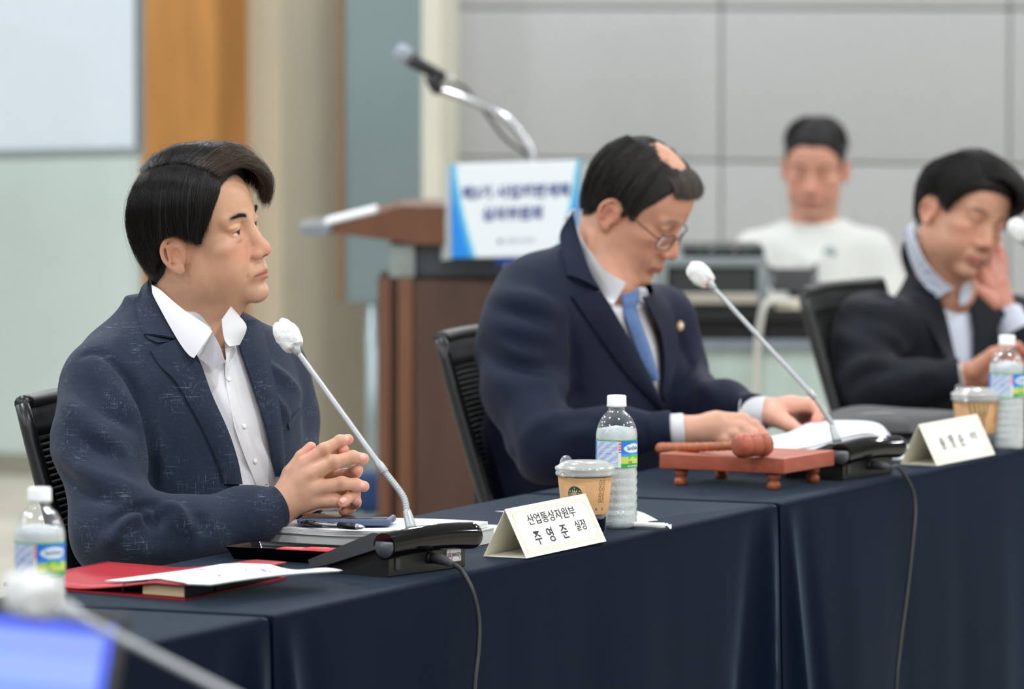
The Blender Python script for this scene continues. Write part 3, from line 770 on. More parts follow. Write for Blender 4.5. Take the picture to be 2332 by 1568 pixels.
# ---------------- water bottles
M_pet = clear('clear_bottle_plastic', (0.97, 0.985, 0.99), 0.06, 1.2)
M_ice = mat('icy_water', (0.80, 0.85, 0.87), 0.35, noise=0.12, nscale=45, bump=0.5)
M_ice.node_tree.nodes['Principled BSDF'].inputs['Transmission Weight'].default_value = 0.30
M_ice.node_tree.nodes['Principled BSDF'].inputs['IOR'].default_value = 1.15
M_cap = mat('white_cap', (0.84, 0.86, 0.87), 0.4, noise=.02)
M_lab = mat('bottle_label', (1, 1, 1), 0.35, attr=True, noise=.02)
BP = [(.024, 0), (.0295, .001), (.0315, .005), (.0322, .012)]
for k in range(6):
    z = .016 + k * .0125; BP += [(.0312, z), (.0325, z + .004), (.0325, z + .008), (.0314, z + .0115)]
BP += [(.0316, .094), (.0316, .136), (.0322, .140), (.0318, .146), (.0305, .153), (.0280, .161), (.0240, .169), (.0190, .1755), (.0145, .179), (.0125, .182), (.0125, .186), (.0150, .1868), (.0150, .1882), (.0118, .189), (.0118, .203)]
def lpaint(u, v, seed):
    # u: 0..1 around, v: 0..1 up. printed label: white table of small text | blue with white oval and green hills
    if v > .955 or v < .02: return s2l(40, 168, 96)
    uu = (u * 2) % 1.0
    if uu < .04: return s2l(28, 92, 205)
    if uu < .46:
        if v < .13: return s2l(176, 222, 200)
        row = int(v * 34) % 2; 
        if uu < .08 or uu > .44: return s2l(196, 206, 226)
        if row and ((int(uu * 260) * 7 + int(v * 34) * 3) % 5) < 3: return s2l(112, 138, 196)
        return s2l(205, 216, 234)
    if uu < .50: return s2l(226, 90, 100) if v > .5 and (int(v * 30) % 3) else s2l(230, 226, 232)
    x = (uu - .73) / .22
    if ((x / .85) ** 2 + ((v - .70) / .17) ** 2) < 1: return s2l(222, 236, 246)
    hill = .40 + .10 * math.exp(-((x + .1) / .25) ** 2) + .05 * math.exp(-((x - .6) / .2) ** 2)
    if v < .15: return s2l(36, 160, 84)
    if v < hill:
        return s2l(90, 190, 60) if (v > hill - .1 and abs(x) < .5) else s2l(196, 214, 96)
    return s2l(30, 120, 222) if v > .5 else s2l(60, 150, 225)
def bottle(p, turn, label, lean=0.0):
    root = empty('water_bottle', V((p.x, p.y, TZ)), label, 'bottle')
    ax = (V((1, 0, 0)), V((0, 1, 0)), UZ); O_ = V((p.x, p.y, TZ + .0004))
    mb = MB(); mb.lathe(BP, O_, 40, ax); mb.build('bottle_shell', M_pet, root)
    mb = MB(); wp = [(r_ - .0009, z) for r_, z in BP if z < .158]; wp = [(wp[0][0], .0012)] + wp[1:] + [(.0001, .158)]; mb.lathe(wp, O_, 40, ax); mb.build('icy_water', M_ice, root)
    mb = MB(); mb.lathe([(.0, .2045), (.0135, .2045), (.0148, .2030), (.0150, .1905), (.0152, .1900), (.0152, .1872), (.0140, .1870)], O_, 48, ax); mb.build('cap', M_cap, root)
    nu, nv = 220, 36
    def fn(a, b):
        t = a * 2 * pi + turn; r_ = .03215; return O_ + V((sin(t) * r_, -cos(t) * r_, .0945 + .0425 * b))
    mb = MB(); mb.grid(fn, nu, nv); lo = mb.build('label', M_lab, root, fixn=False)
    color_attr(lo, [lpaint(i / nu, j / nv, 1) for j in range(nv + 1) for i in range(nu + 1)])
    def wrap(x0):
        def g(x, y):
            t = turn + 2 * pi * x0 + x / .0322; return O_ + V((sin(t) * .0324, -cos(t) * .0324, .1245 + y))
        return g
    for half in (0.0, .5):
        mb = MB(); text_on(mb, 'SamDaSoo', .0078, wrap(.365 + half), .0001, .8, 0)
        text_on(mb, 'NATURAL MINERAL', .0032, lambda x, y, f=wrap(.365 + half): f(x, y - .0275), .00005, .9, 1)
        text_on(mb, '0.5L', .005, lambda x, y, f=wrap(.33 + half): f(x, y - .0215), .0001, .9, 2)
        mb.build('lettering', [mat('label_navy', s2l(20, 60, 130), .4, noise=.02), M_cap, mat('label_dkgreen', s2l(20, 90, 50), .4, noise=.02)], lo)
    return root
bottle(G(1404, 1201), R(-78), 'water bottle standing behind the coffee cup and the sharp name card')
bottle(G(2292, 1021), R(-74), 'water bottle by the right-hand name card')
bottle(G(92, 1478), R(-92), 'blurred water bottle in the lower left foreground')

# ---------------- iced coffee cups with paper sleeves
M_kraft = mat('kraft_sleeve', s2l(196, 152, 106), 0.8, noise=.06, nscale=60)
M_coffee = mat('dark_coffee', s2l(44, 20, 18), 0.15, noise=.1)
M_dgreen = mat('emblem_green', s2l(28, 72, 56), .7, noise=.04)
M_brownprint = mat('brown_print', s2l(96, 66, 48), .7, noise=.04)
def cup(p, label, turn, emb):
    root = empty('coffee_cup', V((p.x, p.y, TZ)), label, 'cup'); O_ = V((p.x, p.y, TZ + .0004))
    rad = lambda z: .0315 + (z / .092) * .0095
    mb = MB(); mb.lathe([(0, 0), (rad(0), 0), (rad(.02), .02), (rad(.022) + .0006, .022), (rad(.092), .092), (rad(.092) - .001, .092), (rad(.002) - .001, .002), (0, .002)], O_, 48, cap=False); mb.build('cup_body', M_clear, root)
    mb = MB(); mb.lathe([(0, .0022), (rad(0) - .0016, .0022), (rad(.087) - .0014, .087), (0, .087)], O_, 40, cap=False); mb.build('coffee', M_coffee, root)
    mb = MB(); mb.lathe([(rad(.030) + .0008, .030), (rad(.086) + .0012, .086), (rad(.086) + .0005, .0862), (rad(.030) + .0002, .0302)], O_, 64, cap=False); sl = mb.build('sleeve', M_kraft, root)
    lid = [(rad(.09) + .001, .0895), (.0448, .0885), (.0452, .092), (.0440, .095), (.0452, .0965), (.0462, .0985), (.0455, .101), (.0425, .1025), (.039, .1045), (.0365, .107), (.030, .1095), (.015, .1105), (0, .1105)]
    lid2 = lid + [(r_ * .97 if r_ > .001 else 0, z - .0009) for r_, z in reversed(lid)]
    mb = MB(); mb.lathe(lid2, O_, 56, cap=False); lo = mb.build('lid', clear('clear_lid_' + str(int(turn * 10)), (.93, .93, .92), .12, 1.25, .28), root)
    # raised sip spout
    s0 = turn + R(-118)
    def sp(a, b):
        t = s0 + R(52) * (a - .5); r_ = .040 - .014 * b; z = .103 + .0135 * sin(pi * min(1, b * 1.15)) ** .6 * (1 - (2 * a - 1) ** 4) ** .5
        return O_ + V((sin(t) * r_, -cos(t) * r_, z))
    mb = MB(); mb.grid(sp, 14, 10, thick=(0, 0, -.0012)); mb.build('sip_spout', M_clear, lo)
    W_ = lambda x, y, z0=.058, a0=0.0, off=.0014: O_ + V((sin(turn + a0 + x / .04) * (rad(z0 + y) + off), -cos(turn + a0 + x / .04) * (rad(z0 + y) + off), z0 + y))
    mb = MB()
    if emb == 0:
        # round green emblem: crowned figure with long wavy hair
        def disc(r0, r1, m, n=40, off=.0014):
            vs = []; 
            for rr_ in (r0, r1): vs += [W_(rr_ * cos(2 * pi * k / n), rr_ * sin(2 * pi * k / n), .062, -.42, off) for k in range(n)]
            mb.add(vs, [(k, (k + 1) % n, n + (k + 1) % n, n + k) for k in range(n)], False, m)
        disc(.0001, .0118, 0); disc(.0001, .0001, 0)
        def poly(pts, m, off=.0017):
            mb.add([W_(x * .0118, y * .0118, .062, -.42, off) for x, y in pts], [tuple(range(len(pts)))], False, m)
        poly([(-.28, .1), (.28, .1), (.3, -.25), (.12, -.55), (-.12, -.55), (-.3, -.25)], 1)
        poly([(-.35, .32), (.35, .32), (.3, .18), (-.3, .18)], 1)
        for x in (-.3, 0, .3): poly([(x - .1, .34), (x + .1, .34), (x, .62)], 1)
        star = [(.13 * (1 if k % 2 == 0 else .45) * sin(pi * k / 5), .76 + .13 * (1 if k % 2 == 0 else .45) * cos(pi * k / 5)) for k in range(10)]; poly(star, 1)
        for s_ in (-1, 1):
            for q in range(3):
                x0 = s_ * (.42 + .18 * q); pts = []
                for k in range(7): yy = .15 - .13 * k; pts.append((x0 + .04 * sin(k * 1.6 + q), yy))
                ring = pts + [(x + .07, y) for x, y in reversed(pts)]
                for k in range(6): poly([pts[k], pts[k + 1], (pts[k + 1][0] + .07, pts[k + 1][1]), (pts[k][0] + .07, pts[k][1])], 1)
            poly([(s_ * .85, .25), (s_ * .62, .5), (s_ * .55, .3)], 1)
        poly([(-.14, -.05), (-.05, -.05), (-.05, -.11), (-.14, -.11)], 0, .0019); poly([(.05, -.05), (.14, -.05), (.14, -.11), (.05, -.11)], 0, .0019); poly([(-.06, -.33), (.06, -.33), (0, -.39)], 0, .0019)
    else:
        for q in range(5):
            pts = [(-.030 + .0075 * q + .004 * sin(k * .55 + q * .4), .026 - .0075 * k) for k in range(7)]
            for k in range(6):
                w_ = .0018 + .0006 * (k % 3); mb.add([W_(x, y) for x, y in (pts[k], pts[k + 1], (pts[k + 1][0] + w_, pts[k + 1][1]), (pts[k][0] + w_, pts[k][1]))], [(0, 1, 2, 3)], False, 0)
    mb.build('emblem', [M_dgreen, mat('emblem_cream', s2l(214, 196, 160), .7, noise=.03)], sl)
    mb = MB()
    for c_ in range(2):
        for r_ in range(4):
            x, y = .0245 + c_ * .0062, .020 - r_ * .009; h = .0022; w_ = .0003
            for (xa, ya, xb, yb) in ((x - h, y - h, x + h, y - h + w_ * 2), (x - h, y + h - w_ * 2, x + h, y + h), (x - h, y - h, x - h + w_ * 2, y + h), (x + h - w_ * 2, y - h, x + h, y + h)):
                mb.add([W_(xa, ya), W_(xb, ya), W_(xb, yb), W_(xa, yb)], [(0, 1, 2, 3)])
            for k in range(2): mb.add([W_(x - .0015, y + .0035 + .0012 * k), W_(x + .0018, y + .0035 + .0012 * k), W_(x + .0018, y + .004 + .0012 * k), W_(x - .0015, y + .004 + .0012 * k)], [(0, 1, 2, 3)])
    for k in range(3): mb.add([W_(.017, -.0215 + .0014 * k), W_(.033, -.0215 + .0014 * k), W_(.033, -.0208 + .0014 * k), W_(.017, -.0208 + .0014 * k)], [(0, 1, 2, 3)])
    mb.build('printed_text', M_brownprint, sl)
cup(G(1332, 1212), 'iced coffee cup in a kraft sleeve behind the sharp name card', 0.0, 0)
cup(G(2223, 1022), 'iced coffee cup beside the right-hand water bottle', 0.3, 1)

# ---------------- folded name cards
M_card = mat('cream_card', s2l(250, 249, 240), .75, noise=.015, nscale=20)
M_card2 = mat('card_inside', s2l(244, 240, 222), .75, noise=.02, nscale=20)
M_gold = mat('pale_gold_border', s2l(236, 230, 200), .6, noise=.04)
M_inkt = mat('brush_ink', s2l(36, 40, 58), .7, noise=.05)
def name_card(BL, BR, depth, h, label, lines, inkm):
    ex = (BR - BL); ex.z = 0; Lc = ex.length; ex.normalize(); back = V((-ex.y, ex.x, 0))
    root = empty('name_card', (BL + BR) / 2 + back * depth / 2, label, 'name card')
    ridge = BL + back * depth / 2 + UZ * h; fb = V((BL.x, BL.y, TZ + .0008)); bb = fb + back * depth
    th = .0007
    def pan(P0, P1, P2, P3, off, name, m):
        mb = MB(); mb.prism([P0, P1, P2, P3], off); return mb.build(name, m, root)
    up = (ridge - fb).normalized(); nf_ = ex.cross(up).normalized()
    if nf_.dot(back) > 0: nf_ = -nf_
    fp = pan(fb, fb + ex * Lc, ridge + ex * Lc, ridge, -nf_ * th, 'front_panel', M_card)
    up2 = (ridge - bb); n2 = ex.cross(up2).normalized(); n2 = n2 if n2.dot(back) > 0 else -n2
    pan(bb, bb + ex * Lc, ridge + ex * Lc, ridge, -n2 * th, 'back_panel', M_card2)
    pan(fb, fb + ex * Lc, bb + ex * Lc, bb, UZ * th, 'base_panel', M_card2)
    H = (ridge - fb).length
    F = lambda x, y, o_=.0005: fb + ex * x + up * y + nf_ * o_
    mb = MB()
    for (x0, y0, x1, y1) in ((.010, .006, Lc - .010, .0075), (.010, H - .0075, Lc - .010, H - .006), (.010, .006, .0115, H - .006), (Lc - .0115, .006, Lc - .010, H - .006),
                             (.0135, .0095, Lc - .0135, .0108), (.0135, H - .0108, Lc - .0135, H - .0095), (.0135, .0095, .015, H - .0095), (Lc - .015, .0095, Lc - .0135, H - .0095)):
        mb.add([F(x0, y0), F(x1, y0), F(x1, y1), F(x0, y1)], [(0, 1, 2, 3)])
    for (x, y) in ((.018, .014), (Lc - .018, .014), (.018, H - .014), (Lc - .018, H - .014)):
        mb.add([F(x + .006 * cos(k * pi / 4) * (1 if k % 2 else .5), y + .006 * sin(k * pi / 4) * (1 if k % 2 else .5)) for k in range(8)], [tuple(range(8))])
    mb.build('border', M_gold, fp)
    mb = MB()
    for (txt, size, x, y, bold, sx) in lines:
        text_on(mb, txt, size, lambda a, b: F(Lc * x + a, H * y + b, .0007), bold, sx)
    mb.build('lettering', inkm, fp)
name_card(G(1199, 1272), G(1381, 1233), .070, .0715, 'sharp folded name card with two lines of Korean writing in front of the coffee cup',
          [('산업통상자원부', .0185, .49, .69, .00004, 1.42), ('주', .025, .23, .32, .0002, 1.12), ('영', .025, .39, .33, .0002, 1.12), ('준', .025, .56, .335, .0002, 1.12), ('실장', .0185, .78, .40, .00004, 1.2)], M_inkt)
name_card(G(2134, 1061), G(2266, 1035), .070, .0715, 'blurred folded name card near the right edge in front of the second coffee cup',
          [('송', .028, .24, .46, .0004, 1.0), ('영', .028, .40, .46, .0004, 1.0), ('순', .028, .56, .46, .0004, 1.0), ('부장', .018, .78, .5, .0001, 1.0)], M_inkt)

# ---------------- napkin and wrapped straw
mb = MB(); n1, n2_, n3, n4 = G(1128, 1165), G(1420, 1192), G(1515, 1190), G(1440, 1163)
mb.grid(lambda a, b: n1.lerp(n2_, a).lerp(n4.lerp(n3, a), b) + UZ * (.0014 + .002 * sin(a * 5) * b), 12, 6, thick=(0, 0, -.0006)); o = mb.build('paper_napkin', M_paper)
tag(o, 'white folded napkin lying behind the coffee cup', 'napkin')
sa, sb = G(1408, 1193, TZ + .006), G(1528, 1196, TZ + .006); dd_ = (sb - sa)
st_ = empty('wrapped_straw', (sa + sb) / 2 - UZ * .005, 'paper wrapped straw lying beside the water bottle', 'straw')
mb = MB(); mb.tube([sa - dd_ * .3, sa + dd_ * .5, sa + dd_ * .88, sa + dd_ * .9], [.0042, .0042, .0042, .002], 12); mb.build('wrapper', M_paper, st_)
mb = MB(); q = sa + dd_ * .89; mb.grid(lambda a, b: q + dd_ * (.12 * a) + UZ * (.004 * (b - .5) * (.5 + a) + .002 * sin(a * 6)) + V((0, .005, 0)) * (b - .5) * 2, 6, 3, thick=(0, 0, -.0004)); mb.build('twisted_end', M_paper, st_)

# ---------------- gavel and block
M_gav = mat('red_brown_wood', s2l(166, 84, 62), 0.42, noise=.14, nscale=30, nstretch=(1, 1, 6))
M_gav2 = mat('orange_brown_wood', s2l(170, 92, 58), 0.4, noise=.18, nscale=30, nstretch=(6, 1, 1))
f1, f2, f3 = G(1540, 1112), G(1762, 1115), G(1852, 1099)
Wg = .172; e1 = V((.878, -.479, 0)); f1 = f2 - e1 * Wg; e2 = V((-e1.y, e1.x, 0)); e2 = (e2 * .94 + e1 * .30).normalized()
e2 = V((-e1.y, e1.x, 0)); Dg = .15
FH = .029; BT = .026
gc = f1 + e1 * Wg / 2 + e2 * Dg / 2
gb = empty('sound_block', V((gc.x, gc.y, TZ)), 'square reddish wooden sound block on four turned feet under the gavel', 'sound block')
mb = MB(); cB = V((gc.x, gc.y, TZ + FH + BT / 2)); mb.box(cB, (Wg / 2 + .03, Dg / 2 + .022, BT / 2), (e1, e2, UZ), bev=.002); mb.build('board', M_gav, gb)
for sx in (-1, 1):
    for sy in (-1, 1):
        p = V((gc.x, gc.y, TZ)) + e1 * (sx * Wg / 2) + e2 * (sy * Dg / 2)
        mb = MB(); mb.lathe([(0, 0), (.0075, .0), (.0105, .003), (.0118, .008), (.0105, .0125), (.0072, .0145), (.0098, .0165), (.011, .020), (.0125, .0285), (0, .0285)], p, 24, cap=False); mb.build('foot', M_gav2, gb)
zt_ = TZ + FH + BT
hc = G(1714, 1014, zt_ + .0205); hc.z = zt_ + .0208
az = R(38); ga = V((cos(az), sin(az), 0)); gb_ = V((-sin(az), cos(az), -.085)).normalized()
gv = empty('gavel', V((hc.x, hc.y, zt_)), 'turned reddish wooden gavel lying on the sound block', 'gavel')
mb = MB(); pr_ = [(0, -.036), (.010, -.0355), (.0165, -.033), (.0198, -.027), (.0205, -.020), (.0198, -.0145), (.0178, -.0125), (.0178, -.0115), (.0190, -.0105), (.0188, .0), (.0186, .0105), (.0172, .0118), (.0172, .0128), (.0194, .0145), (.0202, .020), (.0198, .027), (.0165, .0325), (.010, .0345), (0, .035)]
g3 = ga; gx = UZ; gy = g3.cross(gx)
mb.lathe(pr_, hc, 40, (gx, gy, g3)); mb.build('head', M_gav, gv)
hp = [hc + gb_ * s_ for s_ in (.012, .03, .05, .08, .12, .16, .20, .235, .243, .248)]
hr = [.0068, .0062, .0070, .0075, .0078, .0080, .0088, .0098, .0088, .004]
fp = []; fr = []
for i in range(len(hp) - 1):
    for k in range(8): f = k / 8; fp.append(hp[i].lerp(hp[i + 1], f)); fr.append(hr[i] * (1 - f) + hr[i + 1] * f + .0005 * sin(len(fp) * 1.7))
fp.append(hp[-1]); fr.append(hr[-1])
mb = MB(); mb.tube(fp, fr, 18); mb.build('handle', M_gav2, gv)

# ---------------- papers in front of the second man
rp = empty('curled_papers', G(1880, 1028), 'curled stack of white papers under the hands of the man with glasses', 'papers')
M_paperl = mat('lilac_paper', s2l(196, 196, 226), .7, noise=.03)
backc = bez([PD(1700, 1000, 9.86), PD(1790, 985, 9.92), PD(1850, 960, 9.97), PD(1950, 957, 10.02), PD(2000, 964, 10.05), PD(2021, 985, 10.06), PD(2014, 1006, 10.04)], 8)
frontc = bez([PD(1700, 1030, 9.70), PD(1780, 1024, 9.72), PD(1850, 1014, 9.76), PD(1930, 992, 9.82), PD(1985, 985, 9.86), PD(2010, 1003, 9.88), PD(2004, 1020, 9.87)], 8)
for k in range(4):
    off = V((.004 * k, -.006 * k, -.0045 * k))
    mb = MB(); nn_ = len(backc) - 1
    mb.grid(lambda a, b: frontc[min(nn_, int(round(a * nn_)))].lerp(backc[min(nn_, int(round(a * nn_)))], b) + off, nn_, 6, thick=(0, 0, -.0008)); mb.build('sheet', M_paper if k < 2 else M_paperl, rp)
mb = MB(); c = G(1800, 1032); mb.prism([V((q.x, q.y, TZ + .0008)) for q in (G(1700, 1040), G(1880, 1038), G(2000, 1018), G(1860, 1000))], (0, 0, .012)); mb.build('flat_stack', M_paper, rp)
mb = MB(); mb.prism([V((q.x, q.y, TZ + .0008)) for q in (G(1995, 1046), G(2062, 1049), G(2100, 1018), G(2010, 1014))], (0, 0, .002)); o = mb.build('loose_sheet', M_paper)
tag(o, 'white sheet on the cloth left of the right-hand name card', 'paper')

# ---------------- black bag
bgc = T(3.13, .33, TZ)
bag = empty('laptop_bag', bgc, 'flat soft black bag lying on the seam of the tables behind the papers', 'bag')
def bagf(h, hx_, hy_, z0):
    def fn(a, b):
        x = (a * 2 - 1); y = (b * 2 - 1); e = (1 - abs(x) ** 5) ** .4 * (1 - abs(y) ** 5) ** .4
        p = bgc + UD * (x * hx_) + WD * (y * hy_); return V((p.x, p.y, TZ + z0 + h * e + .005 * sin(a * 7) * sin(b * 6) * e))
    return fn
M_nyl = mat('black_nylon', (.018, .019, .021), .55, noise=.2, nscale=80, bump=.4)
mb = MB(); mb.grid(bagf(.028, .17, .125, .001), 26, 20); mb.grid(bagf(0, .17, .125, .001), 26, 20); mb.build('bag_body', M_nyl, bag)
f_ = bagf(.026, .165, .12, .022)
mb = MB(); mb.grid(f_, 26, 20); mb.grid(bagf(0.0, .165, .12, .024), 26, 20); mb.build('flap', M_nyl, bag)
mb = MB(); mb.grid(lambda a, b: f_(.15 + .2 * a, .25 + .3 * b) + UZ * .001, 6, 6, thick=(0, 0, -.001)); mb.build('patch', mat('grey_patch', (.1, .1, .105), .4, noise=.05), bag)
h_ = [bgc + UD * (.172 * cos(pi * k / 12) * .4) + WD * (.13 + .035 * sin(pi * k / 12)) + UZ * .02 for k in range(13)]
mb = MB(); mb.tube(h_, .006, 8); mb.build('handle', M_nyl, bag)
# right edge: dark red folder and small white cup
q = G(2345, 936); c = V((q.x, q.y + .12, TZ + .007))
mb = MB(); mb.box(c, (.1, .12, .006), (-WD, UD, UZ), bev=.002); o = mb.build('maroon_folder', mat('maroon', s2l(110, 24, 50), .5, noise=.05)); tag(o, 'dark red folder lying at the right edge beyond the bottle', 'folder')
q = G(2338, 925, TZ + .013)
pc = empty('paper_cup', q, 'small white paper cup standing on the dark red folder', 'cup')
mb = MB(); mb.lathe([(0, 0.0005), (.020, .0005), (.026, .055), (.0245, .055), (.019, .003), (0, .003)], q, 28, cap=False); mb.build('cup_wall', M_paper, pc)
mb = MB(); mb.lathe([(.0255, .054), (.0275, .0555), (.0255, .057), (.0245, .0555), (.0255, .054)], q, 28, cap=False); mb.build('rolled_rim', M_paper, pc)
# ============================================================ organic modelling toolkit (signed distance fields)
f32 = np.float32
class Field:
    def __init__(s, lo, hi, h):
        s.lo = np.array(lo, float); s.h = h
        n = np.ceil((np.array(hi) - s.lo) / h).astype(int) + 1
        s.n = n; s.ax = [(s.lo[i] + np.arange(n[i]) * h).astype(f32) for i in range(3)]
        s.F = np.full(tuple(n), 1.0, f32)
    def _sub(s, lo, hi):
        sl = []
        for i in range(3):
            a = int(max(0, math.floor((lo[i] - s.lo[i]) / s.h))); b = int(min(s.n[i], math.ceil((hi[i] - s.lo[i]) / s.h) + 1))
            if b <= a: return None
            sl.append(slice(a, b))
        return tuple(sl), s.ax[0][sl[0]][:, None, None], s.ax[1][sl[1]][None, :, None], s.ax[2][sl[2]][None, None, :]
    def put(s, sl, d, k, op):
        A = s.F[sl]
        if op == 'add':
            if k > 0:
                hh = np.maximum(k - np.abs(A - d), 0) / k; s.F[sl] = np.minimum(A, d) - hh * hh * k * 0.25
            else: s.F[sl] = np.minimum(A, d)
        else:
            d = -d
            if k > 0:
                hh = np.maximum(k - np.abs(A - d), 0) / k; s.F[sl] = np.maximum(A, d) + hh * hh * k * 0.25
            else: s.F[sl] = np.maximum(A, d)
    def ell(s, c, r, k=0.0, op='add', rot=None):
        c = np.array(c, float); r = np.array(r, float); R_ = max(r) if rot is not None else 0
        ext = (np.full(3, R_) if rot is not None else r) + k + 4 * s.h
        q = s._sub(c - ext, c + ext)
        if q is None: return
        sl, x, y, z = q; x = x - f32(c[0]); y = y - f32(c[1]); z = z - f32(c[2])
        if rot is not None:
            M = np.array(rot, float)        # rows: local axes
            x, y, z = (f32(M[0][0]) * x + f32(M[0][1]) * y + f32(M[0][2]) * z, f32(M[1][0]) * x + f32(M[1][1]) * y + f32(M[1][2]) * z, f32(M[2][0]) * x + f32(M[2][1]) * y + f32(M[2][2]) * z)
        k0 = np.sqrt((x / f32(r[0])) ** 2 + (y / f32(r[1])) ** 2 + (z / f32(r[2])) ** 2)
        k1 = np.sqrt((x / f32(r[0] ** 2)) ** 2 + (y / f32(r[1] ** 2)) ** 2 + (z / f32(r[2] ** 2)) ** 2)
        s.put(sl, k0 * (k0 - 1) / np.maximum(k1, 1e-6), k, op)
    def cap(s, p, q, r0, r1=None, k=0.0, op='add', flat=None, ff=1.0):
        p = np.array(p, float); q = np.array(q, float); r1 = r0 if r1 is None else r1
        R_ = max(r0, r1) * max(1, 1) + k + 4 * s.h
        a = s._sub(np.minimum(p, q) - R_, np.maximum(p, q) + R_)
        if a is None: return
        sl, x, y, z = a; d = q - p; L2 = max(float(d @ d), 1e-12)
        x = x - f32(p[0]); y = y - f32(p[1]); z = z - f32(p[2])
        t = np.clip((x * f32(d[0]) + y * f32(d[1]) + z * f32(d[2])) / f32(L2), 0, 1)
        x = x - t * f32(d[0]); y = y - t * f32(d[1]); z = z - t * f32(d[2])
        if flat is not None:
            n = np.array(flat, float); n /= np.linalg.norm(n); qn = x * f32(n[0]) + y * f32(n[1]) + z * f32(n[2])
            dist = np.sqrt(np.maximum(x * x + y * y + z * z - qn * qn + (qn / f32(ff)) ** 2, 0))
        else: dist = np.sqrt(x * x + y * y + z * z)
        s.put(sl, (dist - (f32(r0) + t * f32(r1 - r0))).astype(f32), k, op)
    def chain(s, pts, rad, k=0.0, op='add', flat=None, ff=1.0):
        for i in range(len(pts) - 1): s.cap(pts[i], pts[i + 1], rad[i], rad[i + 1], k if i == 0 or k < .004 else k, op, flat, ff)
    def loft(s, O, A, Lx, Fr, st, k=0.0, pw=2.3, op='add'):
        """st rows: (height along A, lateral shift, forward shift, half width, front depth, back depth)"""
        O, A, Lx, Fr = (np.array(v, float) for v in (O, A, Lx, Fr)); st = np.array(st, float)
        m = max(st[:, 3].max(), st[:, 4].max(), st[:, 5].max()) + np.abs(st[:, 1:3]).max() + k + 3 * s.h
        e0 = O + A * st[0, 0]; e1 = O + A * st[-1, 0]
        a = s._sub(np.minimum(e0, e1) - m, np.maximum(e0, e1) + m)
        sl, x, y, z = a; x = x - f32(O[0]); y = y - f32(O[1]); z = z - f32(O[2])
        dot = lambda v: x * f32(v[0]) + y * f32(v[1]) + z * f32(v[2])
        h = dot(A); hs = st[:, 0]
        # smooth interpolation over a fine table
        hh = np.linspace(hs[0], hs[-1], 200)
        def tab(c):
            v = np.interp(hh, hs, st[:, c]); ker = np.hanning(25); ker /= ker.sum(); vp = np.pad(v, 12, 'edge'); v = np.convolve(vp, ker, 'valid')
            return np.interp(h.ravel(), hh, v).reshape(h.shape).astype(f32)
        u = dot(Lx) - tab(1); f = dot(Fr) - tab(2); a_ = tab(3); bf = np.where(f > 0, tab(4), tab(5))
        g = (np.abs(u / a_) ** pw + np.abs(f / bf) ** pw) ** f32(1 / pw)
        d = (g - 1) * np.minimum(a_, bf)
        d = np.maximum(d, np.maximum(f32(hs[0]) - h, h - f32(hs[-1])))
        s.put(sl, d.astype(f32), k, op)
    def mesh(s):
        F = s.F; F[0] = 1; F[-1] = 1; F[:, 0] = 1; F[:, -1] = 1; F[:, :, 0] = 1; F[:, :, -1] = 1
        S = F < 0
        c = [S[i:F.shape[0] - 1 + i, j:F.shape[1] - 1 + j, k:F.shape[2] - 1 + k] for i in (0, 1) for j in (0, 1) for k in (0, 1)]
        anyc = c[0].copy(); allc = c[0].copy()
        for q in c[1:]: anyc |= q; allc &= q
        act = anyc & ~allc; I, J, K = np.nonzero(act); N = len(I)
        idx = np.full(act.shape, -1, np.int64); idx[I, J, K] = np.arange(N)
        off = [(i, j, k) for i in (0, 1) for j in (0, 1) for k in (0, 1)]
        vals = np.stack([F[I + o[0], J + o[1], K + o[2]] for o in off], 1)
        acc = np.zeros((N, 3)); cnt = np.zeros(N)
        for a in range(8):
            for b in range(a + 1, 8):
                df = np.abs(np.array(off[a]) - np.array(off[b]))
                if df.sum() != 1: continue
                va, vb = vals[:, a], vals[:, b]; cr = (va < 0) != (vb < 0)
                t = np.where(cr, va / np.where(cr, va - vb, 1), 0)
                p = np.array(off[a])[None, :] + t[:, None] * (np.array(off[b]) - np.array(off[a]))[None, :]
                acc += p * cr[:, None]; cnt += cr
        P = (np.stack([I, J, K], 1) + acc / cnt[:, None]) * s.h + s.lo
        faces = []
        for ax in range(3):
            sh = [slice(None)] * 3; sh2 = [slice(None)] * 3
            o1, o2 = [(1, 2), (2, 0), (0, 1)][ax]
            A0 = np.take(S, range(0, S.shape[ax] - 1), ax); A1 = np.take(S, range(1, S.shape[ax]), ax)
            E = A0 != A1; e = np.stack(np.nonzero(E), 1)
            m = (e[:, o1] > 0) & (e[:, o2] > 0) & (e[:, o1] < S.shape[o1] - 1) & (e[:, o2] < S.shape[o2] - 1); e = e[m]
            def at(d1, d2):
                q = e.copy(); q[:, o1] += d1; q[:, o2] += d2; return idx[q[:, 0], q[:, 1], q[:, 2]]
            quad_ = np.stack([at(-1, -1), at(0, -1), at(0, 0), at(-1, 0)], 1)
            flip = A0[tuple(e.T)]
            quad_[~flip] = quad_[~flip][:, ::-1]
            faces.append(quad_)
        return P, np.concatenate(faces)
def vnormals(P, Q):
    n = np.cross(P[Q[:, 2]] - P[Q[:, 0]], P[Q[:, 3]] - P[Q[:, 1]]); N = np.zeros_like(P)
    for i in range(4): 
        for a in range(3): N[:, a] += np.bincount(Q[:, i], n[:, a], len(P))
    return N / np.maximum(np.linalg.norm(N, axis=1, keepdims=True), 1e-12)
